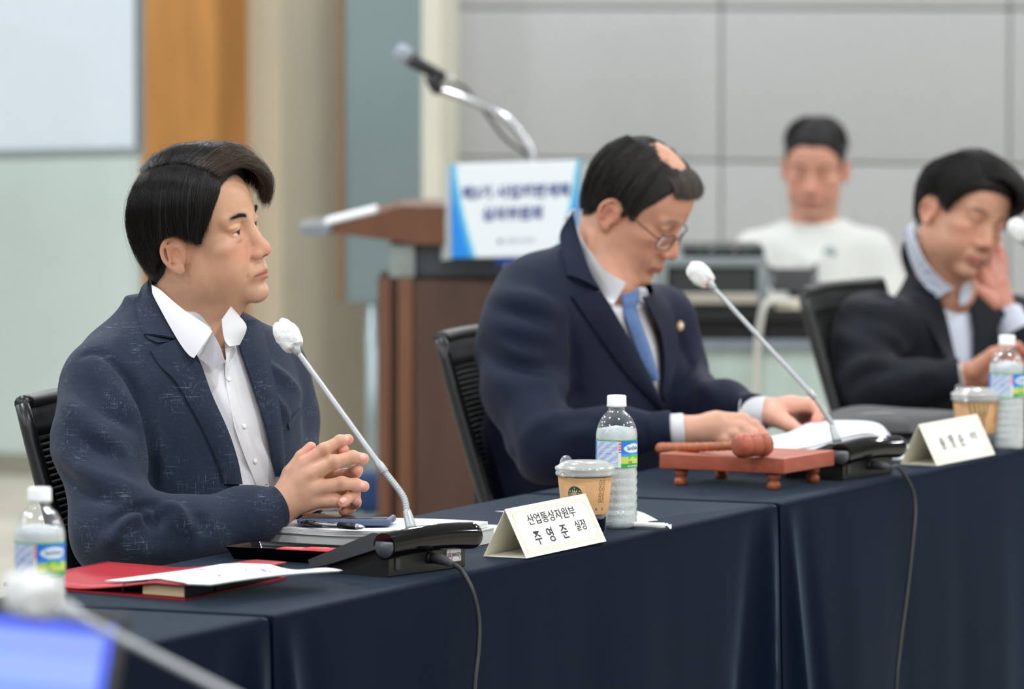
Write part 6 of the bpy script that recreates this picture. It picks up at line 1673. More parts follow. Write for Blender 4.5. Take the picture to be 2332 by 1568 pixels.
    lines = [(c3([(330, 480), (420, 520), (560, 560), (680, 640)]), .022, .008), (c3([(310, 560), (430, 600), (600, 640)]), .015, -.009), (c3([(290, 660), (450, 680), (640, 720)]), .02, .009),
             (c3([(280, 760), (380, 830), (520, 860), (700, 860)]), .018, -.011), (c3([(300, 720), (420, 790), (560, 830)]), .016, .010), (c3([(330, 900), (440, 960), (520, 1080)]), .024, .009),
             (c3([(500, 1180), (560, 1120), (700, 1080), (860, 1090)]), .018, .010), (c3([(640, 1080), (720, 1000), (760, 940)]), .02, -.010), (c3([(700, 620), (720, 800), (720, 980)]), .012, -.010),
             (c3([(900, 1120), (960, 1160), (950, 1220)]), .014, .007), (c3([(1020, 1120), (1060, 1160), (1050, 1220)]), .013, -.006), (c3([(640, 1180), (760, 1160), (880, 1180)]), .016, .008),
             (c3([(1290, 860), (1330, 960), (1430, 1020)]), .014, .008), (c3([(1200, 700), (1260, 830), (1270, 900)]), .012, -.008), (c3([(350, 1050), (420, 1250), (430, 1400)]), .02, -.008)]
    opening = [(1296, 486), (1316, 558), (1342, 622), (1387, 700), (1433, 788), (1477, 871), (1499, 918), (1508, 900), (1514, 832), (1506, 760), (1482, 700), (1480, 660), (1520, 590), (1400, 560), (1340, 470)]
    jo, tree, _ = jacket(lo, hi, .0062, (hip, A, L_, Fr, st), [(SR, RR), (SL, RL)], lines, opening, 'jacket', Mj, body, .002, 7, 5, extra=[(tuple(PD(1288, 600, 10.10)), tuple(PD(1218, 672, 10.05)), .036, .060), (tuple(PD(1222, 668, 10.05)), tuple(PD(1180, 800, 10.05)), .060, .075)], trim=([(1410, 560), (1510, 560), (1500, 640), (1484, 668), (1440, 664), (1410, 640)], 10.2))
    panel(tree, [(1308, 484), (1276, 536), (1282, 590), (1290, 628)], [(1302, 496), (1320, 562), (1348, 627), (1368, 662)], 16, 8, .004, .005, 'collar', Mj, jo, lift=lambda a, b: .006 * sin(pi * b * .8))
    panel(tree, [(1299, 676), (1357, 759), (1420, 847), (1474, 905), (1499, 936)], [(1368, 664), (1391, 703), (1437, 788), (1481, 873), (1500, 922)], 24, 8, .005, .005, 'lapel', Mj, jo, lift=lambda a, b: .005 * sin(pi * b * .85))
    panel(tree, [(1290, 632), (1304, 640), (1318, 648)], [(1369, 664), (1369, 663), (1368, 662)], 5, 6, .0045, .004, 'lapel_notch', Mj, jo)
    panel(tree, [(1462, 676), (1478, 706), (1502, 760), (1510, 832), (1505, 902)], [(1504, 668), (1526, 706), (1540, 760), (1538, 832), (1516, 912)], 24, 6, .004, .005, 'lapel', Mj, jo)
    p, n = hit(tree, 1545, 742)
    if p is not None:
        n = n if n.dot(p - CAMP) < 0 else -n; ax = n.orthogonal().normalized(); mb = MB(); mb.lathe([(0, .006), (.009, .006), (.010, .004), (0, .003)], p, 20, (ax, n.cross(ax), n), cap=False); bdg = mb.build('lapel_badge', mat('gold_badge', s2l(196, 150, 96), .4, .3, noise=.05), jo)
        mb = MB(); mb.lathe([(0, .0072), (.005, .0072), (.005, .006), (0, .0058)], p, 16, (ax, n.cross(ax), n), cap=False); mb.build('badge_centre', M_cap, bdg)
    S = Field(lo, hi, .006); S.loft(hip, A, L_, Fr, [(a, b, c, d - .012, e - .011, f - .012) for a, b, c, d, e, f in st[:-2]])
    Ps, Qs = S.mesh(); Ps = relax(Ps, Qs, 2, .5); sh = mk('shirt', Ps, Qs, M_shirt, body)
    tn = bvh(np.concatenate([O + P @ Rm, Ps]), np.concatenate([Q, Qs + len(P)])); ts = bvh(Ps, Qs)
    panel(tn, [(1328, 481), (1328, 515), (1347, 567), (1378, 617), (1416, 647)], [(1300, 496), (1308, 550), (1334, 618), (1362, 664), (1396, 702)], 18, 8, .012, .003, 'collar_leaf', M_shirt, sh, lift=lambda a, b: .006 * (1 - b))
    panel(tn, [(1440, 655), (1462, 648), (1470, 660)], [(1444, 690), (1462, 700), (1476, 712)], 6, 6, .010, .003, 'collar_leaf', M_shirt, sh)
    tie = panel(tn, [(1406, 668), (1410, 700), (1440, 790), (1462, 840), (1480, 868)], [(1438, 655), (1440, 700), (1470, 790), (1482, 830), (1490, 860)], 24, 6, .010, .004, 'tie', M_tie, body, lift=lambda a, b: .004 * sin(pi * b) + (.008 if a < .12 else .008 * max(0, 1 - (a - .12) * 12)))
    # glasses
    gl = empty('eyeglasses', V(tuple(O + np.array([.09, 0, -.008]) @ Rm)), 'thin dark rectangular eyeglasses worn by the man reading papers', 'glasses')
    W_ = lambda x, y, z: V(tuple(O + np.array([x, y, z]) * .01 @ Rm))
    Mg = mat('dark_glasses_frame', (.02, .022, .026), .3, .5, noise=.04)
    for s in (-1, 1):
        ring = []
        for k in range(24):
            a = 2 * pi * k / 24; cx_, cz_ = cos(a), sin(a); yy = s * 3.45 + 2.45 * math.copysign(abs(cx_) ** .5, cx_); zz = -1.35 + 1.5 * math.copysign(abs(cz_) ** .6, cz_)
            ring.append(W_(10.15 - .05 * (abs(yy) - 1) ** 2 * .9, yy, zz))
        mb = MB(); mb.tube(ring + [ring[0]], .0011, 6, caps=False); mb.build('rim', Mg, gl)
        mb = MB(); mb.add(ring, [tuple(range(24))]); mb.build('lens', clear('lens_glass', (.97, .98, .98), .02, 1.02), gl)
        mb = MB(); mb.tube([W_(9.3, s * 5.9, -.6), W_(8.6, s * 6.9, -.4), W_(4, s * 7.6, .5), W_(.6, s * 7.9, 1.4), W_(-1.2, s * 7.7, .6)], [.0014, .0014, .0012, .0014, .0016], 8); mb.build('temple', Mg, gl)
    mb = MB(); mb.tube([W_(10.15, -1.0, -.9), W_(10.5, 0, -.6), W_(10.15, 1.0, -.9)], .0010, 6); mb.build('bridge', Mg, gl)
    cuff_ring(PD(1524, 980, 9.84), PD(1560, 978, 9.84), .029, .026, M_shirt, jo); cuff_ring(PD(1716, 940, 10.02), PD(1760, 940, 10.01), .030, .024, M_shirt, jo)
    return body
def man_three():
    Rm = head_frame(-56, -12, -17); ear = np.array(PD(2122, 480, 11.69)); O = ear - np.array([-.004, -.076, -.012]) @ Rm
    hip = PD(2085, 1190, 11.85); neck = PD(2158, 655, 11.75); A, L_, Fr = frame_of(hip, neck, (.8, .6, 0)); hip = np.array(hip)
    st = [(-.06, 0, 0, .18, .15, .15), (0, 0, 0, .18, .16, .15), (.1, 0, 0, .175, .155, .14), (.2, 0, 0, .175, .150, .138), (.30, 0, 0, .182, .135, .135), (.37, 0, -.005, .184, .115, .125), (.415, 0, -.012, .160, .095, .110), (.45, 0, -.02, .11, .08, .095), (.485, 0, -.03, .076, .068, .076), (.52, 0, -.035, .066, .06, .06)]
    SR = [PD(1984, 748, 11.62), PD(1958, 812, 11.57), PD(1978, 882, 11.50), PD(2090, 875, 11.49), PD(2182, 862, 11.48)]; RR = [.066, .064, .058, .046, .038]
    SL = [PD(2310, 750, 11.88), PD(2370, 830, 11.84), PD(2400, 900, 11.78), PD(2350, 820, 11.78), PD(2318, 770, 11.80)]; RL = [.062, .058, .054, .045, .040]
    nl = (np.array(PD(2150, 665, 11.77)) - O) @ Rm.T
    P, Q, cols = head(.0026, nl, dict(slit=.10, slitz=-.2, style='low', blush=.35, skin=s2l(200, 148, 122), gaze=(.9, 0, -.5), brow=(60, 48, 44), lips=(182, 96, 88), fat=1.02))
    hd = mk('person', O + P @ Rm, Q, M_skin); color_attr(hd, cols)
    h1 = hand_obj([(2180, 780, 11.4), (2345, 890, 11.5)], .0024, (2196, 860, 11.48), .026,
        [((2262, 818, 11.46), .016), ((2272, 832, 11.45), .016), ((2274, 848, 11.45), .015), ((2266, 862, 11.46), .014)],
        [([(2262, 818, 11.46), (2300, 798, 11.46), (2324, 796, 11.47), (2336, 806, 11.48)], [.016, .0115, .0098, .0085]), ([(2272, 832, 11.45), (2312, 820, 11.45), (2330, 832, 11.46), (2318, 846, 11.47)], [.016, .0115, .0098, .0085]),
         ([(2274, 848, 11.45), (2308, 840, 11.45), (2322, 852, 11.46), (2308, 862, 11.47)], [.015, .011, .0098, .0085]), ([(2266, 862, 11.46), (2296, 862, 11.45), (2306, 872, 11.46), (2292, 878, 11.47)], [.014, .0105, .009, .008])],
        ([(2220, 842, 11.45), (2262, 806, 11.43), (2296, 790, 11.44), (2318, 786, 11.45)], [.02, .0135, .011, .0085]), (196, 138, 112))
    h2 = hand_obj([(2200, 560, 11.7), (2310, 740, 11.95)], .0024, (2286, 716, 11.83), .025,
        [((2238, 640, 11.80), .016), ((2254, 626, 11.82), .016), ((2268, 622, 11.84), .015), ((2278, 626, 11.86), .014)],
        [([(2238, 640, 11.80), (2232, 606, 11.80), (2236, 580, 11.81), (2240, 565, 11.82)], [.016, .0115, .0098, .0085]), ([(2254, 626, 11.82), (2256, 590, 11.84), (2258, 565, 11.85), (2260, 550, 11.86)], [.016, .0115, .0098, .0085]),
         ([(2268, 622, 11.84), (2274, 590, 11.86), (2274, 568, 11.87), (2270, 556, 11.88)], [.015, .011, .0098, .0085]), ([(2278, 626, 11.86), (2284, 600, 11.88), (2282, 582, 11.89), (2278, 572, 11.9)], [.014, .0105, .009, .008])],
        ([(2256, 690, 11.79), (2226, 662, 11.77), (2212, 640, 11.77)], [.02, .013, .010]), (206, 140, 122))
    body = simple_body(hd, [h1, h2], (hip, A, L_, Fr, shrink(st[:-3], .03)), [(SR + [PD(2196, 860, 11.48)], [r_ * .6 for r_ in RR[:-1]] + [.024, .024]), (SL + [PD(2286, 716, 11.83)], [r_ * .6 for r_ in RL[:-1]] + [.023, .023])], hip + A * -.02, L_, Fr * np.array([1, 1, 0]))
    tag(body, 'person in a black suit jacket and pale striped shirt resting cheek on left hand', 'person')
    Mh = hair_mat('soft_black_hair', (.012, .010, .009), .03, .5)
    cp = hair_cap(P, Q, 'low', 'hair', _m['hair_base'], body, Rm, O)
    tp = [[p for p in g] for g in TOP]
    for i in (0, 1): tp[i][-1] = tuple(np.array(tp[i][-1]) + np.array([-.3, -1.2, 1.2]))
    s1 = strands([(SIDE, 5200, .5, .026, .05), (mirror(SIDE), 4200, .5, .026, .05), (TOP[2:], 4000, .5, .026, .05), (tp[:3], 2600, .6, .026, .05)], 'hair_strands', Mh, cp, Rm, O, 5, 12); s1['kind'] = 'stuff'
    Mj = cloth_mat('black_suit', (.0030, .0052, .0100), None, .75, .035, 500, .12, .06)
    lo = np.array([PD(1870, 1200, 11.8).x, 11.30, PD(1900, 1230, 11.8).z]); hi = np.array([PD(2480, 500, 11.8).x, 12.12, PD(2100, 530, 11.8).z])
    c7 = lambda l: [(1540 + x / 2.944, 240 + y / 2.944) for x, y in l]; c4 = lambda l: [(1860 + x / 4.356, 740 + y / 4.356) for x, y in l]
    lines = [(c7([(1120, 1300), (1250, 1350), (1400, 1380)]), .02, .010), (c7([(1200, 1180), (1320, 1250), (1450, 1300)]), .016, -.009), (c4([(180, 60), (360, 160), (640, 260)]), .02, .010), (c4([(260, 540), (420, 400), (680, 330)]), .018, .012),
             (c4([(300, 640), (500, 480), (760, 430)]), .014, -.010), (c4([(560, 40), (760, 140), (900, 300)]), .016, .009), (c4([(900, 560), (1050, 480), (1200, 470)]), .016, .008)]
    opening = [(2076, 520), (2100, 590), (2132, 672), (2158, 755), (2176, 832), (2216, 830), (2217, 760), (2212, 700), (2202, 640), (2150, 600), (2100, 510)]
    jo, tree, _ = jacket(lo, hi, .0075, (hip, A, L_, Fr, st), [(SR, RR), (SL, RL)], lines, opening, 'jacket', Mj, body, .002, 7, 9)
    panel(tree, [(2074, 524), (2052, 570), (2062, 620), (2080, 656)], [(2084, 535), (2104, 590), (2128, 650), (2140, 680)], 12, 6, .004, .005, 'collar', Mj, jo, lift=lambda a, b: .006 * sin(pi * b * .8))
    panel(tree, [(2074, 680), (2110, 740), (2146, 800), (2170, 840)], [(2136, 672), (2152, 720), (2166, 780), (2180, 836)], 14, 6, .005, .005, 'lapel', Mj, jo)
    panel(tree, [(2202, 645), (2212, 700), (2217, 760), (2214, 832)], [(2240, 640), (2262, 700), (2256, 760), (2226, 840)], 12, 6, .005, .005, 'lapel', Mj, jo)
    Msh = mat('striped_shirt', s2l(214, 220, 234), .8, noise=.0)
    nt = Msh.node_tree; wv = nt.nodes.new('ShaderNodeTexWave'); wv.inputs['Scale'].default_value = 55; wv.bands_direction = 'DIAGONAL'; tcn = nt.nodes.new('ShaderNodeTexCoord'); nt.links.new(tcn.outputs['Object'], wv.inputs['Vector'])
    mxn = nt.nodes.new('ShaderNodeMix'); mxn.data_type = 'RGBA'; mxn.inputs[6].default_value = (*s2l(224, 228, 238), 1); mxn.inputs[7].default_value = (*s2l(190, 200, 222), 1); nt.links.new(wv.outputs['Fac'], mxn.inputs[0]); nt.links.new(mxn.outputs[2], nt.nodes['Principled BSDF'].inputs['Base Color'])
    S = Field(lo, hi, .007); S.loft(hip, A, L_, Fr, [(a, b, c, d - (.012 if i_ < len(st) - 3 else .006), e - (.011 if i_ < len(st) - 3 else .004), f - (.012 if i_ < len(st) - 3 else .006)) for i_, (a, b, c, d, e, f) in enumerate(st)])
    Ps, Qs = S.mesh(); Ps = relax(Ps, Qs, 2, .5); sh = mk('shirt', Ps, Qs, Msh, body)
    tn = bvh(np.concatenate([O + P @ Rm, Ps]), np.concatenate([Q, Qs + len(P)]))
    panel(tn, [(2094, 508), (2098, 540), (2120, 590), (2150, 630), (2172, 650)], [(2070, 524), (2078, 566), (2096, 618), (2120, 656), (2140, 674)], 14, 6, .012, .003, 'collar_leaf', Msh, sh, lift=lambda a, b: .005 * (1 - b))
    panel(tn, [(2184, 655), (2196, 640), (2206, 640)], [(2180, 690), (2192, 690), (2204, 672)], 6, 5, .010, .003, 'collar_leaf', Msh, sh)
    cuff_ring(PD(2318, 770, 11.80), PD(2280, 704, 11.84), .040, .060, Msh, jo)
    cuff_ring(PD(2182, 862, 11.48), PD(2200, 860, 11.48), .0375, .004, Msh, jo)
def man_four():
    Yc = 14.9
    Rm = head_frame(-99, -12, -3); O = np.array(PD(1856, 380, Yc - .02))
    hip = PD(1858, 850, Yc + .02); neck = PD(1852, 495, Yc - .01); A, L_, Fr = frame_of(hip, neck, (1, .05, 0)); hip = np.array(hip)
    H = float(np.linalg.norm(np.array(neck) - hip))
    st = [(-.1, 0, 0, .17, .15, .15), (0, 0, 0, .18, .15, .15), (.12, 0, 0, .18, .15, .14), (.24, 0, 0, .185, .14, .138), (H - .12, 0, 0, .180, .12, .13), (H - .07, 0, -.01, .15, .1, .115), (H - .03, 0, -.02, .105, .085, .1), (H - .01, 0, -.02, .085, .078, .085)]
    SR = [PD(1728, 582, Yc), PD(1700, 660, Yc - .02), PD(1694, 730, Yc - .08)]; RR = [.062, .066, .066]
    SL = [PD(1976, 582, Yc), PD(2004, 660, Yc - .02), PD(2010, 730, Yc - .08)]
    nl = (np.array(PD(1852, 500, Yc + .01)) - O) @ Rm.T
    P, Q, cols = head(.0035, nl, dict(slit=.2, style='short', blush=.35, skin=s2l(206, 150, 128), brow=(80, 60, 54), lips=(176, 92, 90), gaze=(.9, -.2, -.4)))
    hd = mk('person', O + P @ Rm, Q, M_skin); color_attr(hd, cols)
    hs = []
    for s, px in ((-1, 1740), (1, 1960)):
        hs.append(hand_obj([(px - 50, 700, Yc - .4), (px + 50, 760, Yc - .25)], .003, (px, 735, Yc - .30), .024, [((px - 18, 735, Yc - .36), .014), ((px - 4, 733, Yc - .37), .014), ((px + 8, 733, Yc - .37), .014), ((px + 20, 735, Yc - .36), .013)],
            [([(px - 18 + 12 * k, 735, Yc - .36), (px - 18 + 13 * k, 734, Yc - .40), (px - 18 + 13 * k, 738, Yc - .425), (px - 18 + 13 * k, 742, Yc - .44)], [.013, .01, .009, .008]) for k in range(4)],
            ([(px - s * 15, 738, Yc - .32), (px - s * 38, 740, Yc - .345), (px - s * 44, 741, Yc - .37)], [.016, .011, .009])))
    body = simple_body(hd, hs, (hip, A, L_, Fr, shrink(st[:-3], .03)), [(SR + [PD(1740, 735, Yc - .30)], [.04, .04, .036, .024]), (SL + [PD(1960, 735, Yc - .30)], [.04, .04, .036, .024])], hip, L_, Fr * np.array([1, 1, 0]))
    tag(body, 'person in a loose white t-shirt sitting behind the sound equipment at the back wall', 'person')
    cp = hair_cap(P, Q, 'short', 'hair', _m['hair_base'], body, Rm, O)
    rad_ = []
    for k in range(9):
        a = 2 * pi * k / 8; rad_.append([(-1 + 1.5 * cos(a), 1.5 * sin(a), 12.4), (-1 + 5.5 * cos(a), 5.2 * sin(a), 12.0), (-.8 + 8.6 * cos(a), 7.3 * sin(a), 9.3), (-.8 + 9.6 * cos(a), 8.2 * sin(a), 7.0 if cos(a) > .3 else 5.0)])
    s1 = strands([(rad_, 3600, .6, .035, .06)], 'hair_strands', _m.get('x') or bpy.data.materials['soft_black_hair'], cp, Rm, O, 4, 14); s1['kind'] = 'stuff'
    lo = np.array([PD(1620, 850, Yc).x, Yc - .35, PD(1800, 900, Yc).z]); hi = np.array([PD(2090, 450, Yc).x, Yc + .3, PD(1800, 462, Yc).z])
    Mt = cloth_mat('white_tshirt', s2l(206, 209, 204), None, .9, .05, 300, .08, .03)
    lines = [([(1720, 520), (1760, 600), (1780, 680)], .02, -.012), ([(1980, 520), (1950, 600), (1940, 680)], .02, -.012), ([(1800, 560), (1850, 600), (1900, 560)], .02, .008), ([(1780, 640), (1850, 680), (1930, 640)], .02, .008)]
    neckhole = [(1790, 430), (1800, 462), (1825, 484), (1852, 492), (1880, 484), (1908, 462), (1918, 430)]
    jo, tree, _ = jacket(lo, hi, .009, (hip, A, L_, Fr, st), [(SR, RR), (SL, RR)], lines, neckhole, 'tshirt', Mt, body, .003, 6, 3)
    p, n = hit(tree, 1889, 574)
    if p is not None: mb = MB(); mb.lathe([(0, .003), (.016, .003), (.017, .001), (0, .001)], p, 20, (V((1, 0, 0)), V((0, 0, 1)), V((0, -1, 0))), cap=False); mb.build('chest_emblem', mat('emblem_grey', s2l(150, 164, 168), .8, noise=.1), jo)
man_two(); man_three(); man_four()

# ---------------- office chairs with ribbed mesh backs
cd = -WD; cl_ = UD                                   # chair faces cd (towards the table), its left side is cl_
M_chair = mat('black_chair_plastic', (.008, .009, .010), .35, noise=.08, nscale=60); M_mesh = mat('black_chair_mesh', (.011, .012, .013), .7, noise=.2, nscale=150)
def chair_at(corner):
    root = empty('office_chair', V((corner.x, corner.y, 0)) + cl_ * .22 + cd * .22, '', 'chair')
    B0 = V((corner.x, corner.y, 0)); zt0 = .952
    def back(a, z):      # a: 0 near edge, 1 far edge ; z height
        f = (zt0 - z) / .45; fw = .02 + .13 * f + .02 * f * f
        bow = -.035 * sin(pi * a) - .0
        return B0 + cl_ * (a * .44 * (1 + 0)) + cd * (fw - .02 + bow * (1 if z < 2 else 1)) + UZ * z
    for a in (0, 1):
        mb = MB(); mb.tube([back(a, zt0 - .45 * k / 12) for k in range(13)], [.011 + .003 * sin(pi * k / 12) for k in range(13)], 12); mb.build('side_frame', M_chair, root)
    mb = MB(); mb.tube([back(k / 14, zt0) for k in range(15)], [.012] * 15, 12); mb.build('top_rail', M_chair, root)
    mb = MB(); mb.grid(lambda a, b: back(a, zt0 - .005 - .045 * b) + cd * .006, 14, 3, thick=tuple(cd * -.008)); mb.build('top_band', M_mesh, root)
    mb = MB(); mb.tube([back(k / 14, zt0 - .45) for k in range(15)], [.013] * 15, 12); mb.build('bottom_rail', M_chair, root)
    mb = MB(); mb.grid(lambda a, b: back(.02 + .96 * a, zt0 - .05 - .39 * b) - cd * .006, 12, 8, thick=tuple(cd * -.0015)); mb.build('mesh_backing', M_mesh, root)
    for k in range(42):
        z = zt0 - .056 - k * .0093
        mb = MB(); mb.tube([back(.02 + .96 * i / 12, z) for i in range(13)], [.0043] * 13, 5); mb.build('slat', M_mesh, root)
    sc_ = B0 + cl_ * .22 + cd * .37; sc_.z = .47
    mb = MB(); mb.box(sc_, (.24, .24, .035), (cl_, cd, UZ), bev=.03); mb.build('seat', M_mesh, root)
    mb = MB(); mb.tube([back(.5, .55) - cd * .015, back(.5, .50) + cd * .02, sc_ - UZ * .05 - cd * .1, sc_ - UZ * .05], .022, 10); mb.build('back_bracket', M_chair, root)
    mb = MB(); mb.tube([sc_ - UZ * .03, sc_ - UZ * .36], .025, 16); mb.build('gas_column', M_steel, root)
    for k in range(5):
        a = 2 * pi * k / 5 + .3; d = V((cos(a), sin(a), 0)); c0 = V((sc_.x, sc_.y, .10))
        mb = MB(); mb.tube([c0, c0 + d * .15, c0 + d * .27 - UZ * .02], [.02, .017, .012], 8); leg = mb.build('leg', M_chair, root)
        w0 = c0 + d * .27; w0.z = .028; sd_ = V((-d.y, d.x, 0)); mb = MB(); mb.tube([w0 - sd_ * .02, w0 + sd_ * .02], .0275, 16); mb.build('caster', M_chair, leg)
    for s in (0, 1):
        sx = (-.255 if s == 0 else .255); ab = sc_ + cl_ * sx
        mb = MB(); mb.tube([ab - UZ * .02 - cl_ * (.03 if s else -.03), ab - UZ * .02, ab + UZ * .12 + cd * -.02], .012, 8); mb.build('arm_post', M_chair, root)
        mb = MB(); mb.box(ab + UZ * .13 - cd * .02, (.03, .10, .012), (cl_, cd, UZ), bev=.01); mb.build('armrest', M_chair, root)
    return root
c1_ = chair_at(PD(50, 918, 8.47)); c1_['label'] = 'black office chair with a ribbed mesh back under the man in the slub jacket'
def copy_chair(src, p0, p1, label):
    mv = V((p1.x - p0.x, p1.y - p0.y, 0)); r_ = src.copy(); r_.location = src.location + mv; col.objects.link(r_); r_['label'] = label
    for ch in src.children:
        c = ch.copy(); c.parent = r_; c.matrix_parent_inverse = ch.matrix_parent_inverse; col.objects.link(c)
        for g in ch.children: d = g.copy(); d.parent = c; d.matrix_parent_inverse = g.matrix_parent_inverse; col.objects.link(d)
    return r_
P0_ = PD(50, 918, 8.47)
copy_chair(c1_, P0_, PD(1003, 783, 10.02), 'black office chair with a mesh back under the man with glasses and tie')
copy_chair(c1_, P0_, PD(1828, 684, 11.50), 'black office chair with a mesh back under the man resting his cheek')
q_ = PD(1858, 850, 14.95); stl = empty('stool', V((q_.x, q_.y, 0)), 'round black stool under the man in the white t-shirt', 'stool')
mb = MB(); mb.lathe([(0, .40), (.16, .40), (.175, .415), (.175, .44), (.16, .455), (0, .46)], (q_.x, q_.y, 0), 28, cap=False); mb.build('seat', M_mesh, stl)
mb = MB(); mb.tube([V((q_.x, q_.y, .41)), V((q_.x, q_.y, .02))], .025, 16); mb.build('column', M_steel, stl)
mb = MB(); mb.lathe([(0, 0), (.2, 0), (.2, .012), (.03, .03), (0, .03)], (q_.x, q_.y, 0), 28, cap=False); mb.build('base', M_steel, stl)
# ============================================================ lectern, sign, stage microphone
LYc = 13.2
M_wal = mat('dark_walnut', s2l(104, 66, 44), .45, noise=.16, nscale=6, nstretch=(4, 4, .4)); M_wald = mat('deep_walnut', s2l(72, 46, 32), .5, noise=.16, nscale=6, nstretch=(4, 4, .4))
M_slate = mat('slate_panel', s2l(72, 78, 86), .5, noise=.05); M_silv = mat('lectern_silver', s2l(158, 168, 166), .35, .3, noise=.04)
lec = empty('lectern', V((PD(1000, 1100, LYc).x, LYc + .2, 0)), 'walnut brown lectern with silver neck and sloping top at the back', 'lectern')
def bxz(px0, px1, z0, z1, Y0, Y1, name, m, parent, bev=.004):
    a = PD(px0, 600, Y0).x; b = PD(px1, 600, Y0).x
    mb = MB(); mb.box(((a + b) / 2, (Y0 + Y1) / 2, (z0 + z1) / 2), ((b - a) / 2, (Y1 - Y0) / 2, (z1 - z0) / 2), bev=bev); return mb.build(name, m, parent)
zb1 = PD(0, 634, LYc).z
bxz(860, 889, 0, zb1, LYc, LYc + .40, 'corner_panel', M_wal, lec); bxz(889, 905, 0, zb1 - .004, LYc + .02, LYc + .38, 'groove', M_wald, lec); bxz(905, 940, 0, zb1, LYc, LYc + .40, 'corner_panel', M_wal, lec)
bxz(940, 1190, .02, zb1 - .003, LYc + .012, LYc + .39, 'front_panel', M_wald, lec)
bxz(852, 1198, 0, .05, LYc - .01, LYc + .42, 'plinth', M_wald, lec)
zb2 = PD(0, 556, LYc).z
bxz(886, 945, zb1, zb2, LYc + .02, LYc + .36, 'neck', M_silv, lec); bxz(945, 1150, zb1, zb2, LYc + .04, LYc + .34, 'neck_panel', M_slate, lec)
# sloping top: side profile in the picture plane, extruded away
prof = [(700, 527), (781, 533), (950, 556), (1190, 560), (1190, 471), (998, 470), (907, 470), (800, 505)]
mb = MB(); pts = [PD(x, y, LYc - .02) for x, y in prof]; mb.prism(pts, (0, .46, 0)); mb.build('desk_top', M_wal, lec)
mb = MB(); mb.prism([PD(x, y, LYc - .03) for x, y in ((678, 517), (690, 534), (732, 537), (760, 521), (735, 513))], (0, .48, 0)); mb.build('metal_lip', mat('lip_metal', s2l(140, 150, 160), .3, .4, noise=.04), lec)
mb = MB(); mb.box(PD(800, 490, LYc + .12) , (.062, .11, .006), (V((cos(R(14)), 0, sin(R(14)))), V((0, 1, 0)), V((-sin(R(14)), 0, cos(R(14))))), bev=.004); o = mb.build('paper_pad', M_paper); tag(o, 'white pad of papers on the sloping lectern top', 'papers')
# sign
sg = empty('lectern_sign', PD(1160, 590, LYc - .1), 'white and blue sign board with two lines of Korean writing on the lectern', 'sign')
c00, c10, c11, c01 = PD(1028, 588, LYc - .06), PD(1304, 582, LYc - .17), PD(1317, 364, LYc - .17), PD(1026, 374, LYc - .06)
SGn = (c10 - c00).cross(c01 - c00).normalized(); SGn = SGn if SGn.y < 0 else -SGn
S_ = lambda u, v, o_=0.0: c00.lerp(c10, u).lerp(c01.lerp(c11, u), v) + SGn * o_
mb = MB(); mb.grid(lambda u, v: S_(u, v, 0), 90, 60, thick=tuple(-SGn * .02)); so = mb.build('board', mat('sign_print', (1, 1, 1), .5, attr=True, noise=.0), sg, fixn=False)
def sgc(u, v):
    wl = .045 + .16 * (1 - v) ** 1.5; wr_ = .02 + .13 * (1 - v) ** 1.8
    du = (wl - u) / .06 if u < .5 else (u - (1 - wr_)) / .06
    white = np.array(s2l(226, 232, 238)); blue = np.array(s2l(24, 132, 222)); teal = np.array(s2l(110, 205, 222))
    if du <= 0: return tuple(white)
    if du < 1: return tuple(teal * (1 - du) + blue * du)
    return tuple(blue)
cl9 = [sgc(i / 90, j / 60) for j in range(61) for i in range(91)]; color_attr(so, cl9 + cl9)
WH = (c10 - c00).length; HH = (c01 - c00).length
mb = MB()
for (tx, sz, u0, v0, b_) in (('제3기 사업재편계획', .033, .52, .68, .0012), ('심의위원회', .033, .50, .45, .0012)):
    text_on(mb, tx, sz, lambda x, y, u0=u0, v0=v0: S_(u0 + x / WH, v0 + y / HH, .0015), b_, .98)
mb.build('lettering', mat('sign_navy', s2l(84, 98, 150), .5, noise=.02), sg)
mb = MB(); text_on(mb, '산업통상자원부', .012, lambda x, y: S_(.56 + x / WH, .17 + y / HH, .0015), 0, 1, 0)
mb.add([S_(.40 + .016 * cos(2 * pi * k / 16), .17 + .024 * sin(2 * pi * k / 16), .0015) for k in range(16)], [tuple(range(16))], False, 1)
mb.build('small_lettering', [mat('sign_grey', s2l(160, 166, 178), .5, noise=.02), mat('sign_crest', s2l(110, 100, 130), .5, noise=.02)], sg)
mb = MB(); mb.prism([PD(1004, 592, LYc + .0), PD(1028, 590, LYc - .058), PD(1026, 373, LYc - .058), PD(1014, 376, LYc + .0)], (0, .004, 0)); mb.build('easel_side', mat('clear_grey_acrylic', s2l(190, 198, 200), .2, noise=.02), sg)
mb = MB(); mb.prism([PD(1120, 586, LYc - .05), PD(1230, 586, LYc - .05), PD(1230, 606, LYc - .05), PD(1136, 602, LYc - .05)], (0, .02, 0)); mb.build('blue_foot', mat('sign_blue', s2l(20, 86, 190), .4, noise=.02), sg)
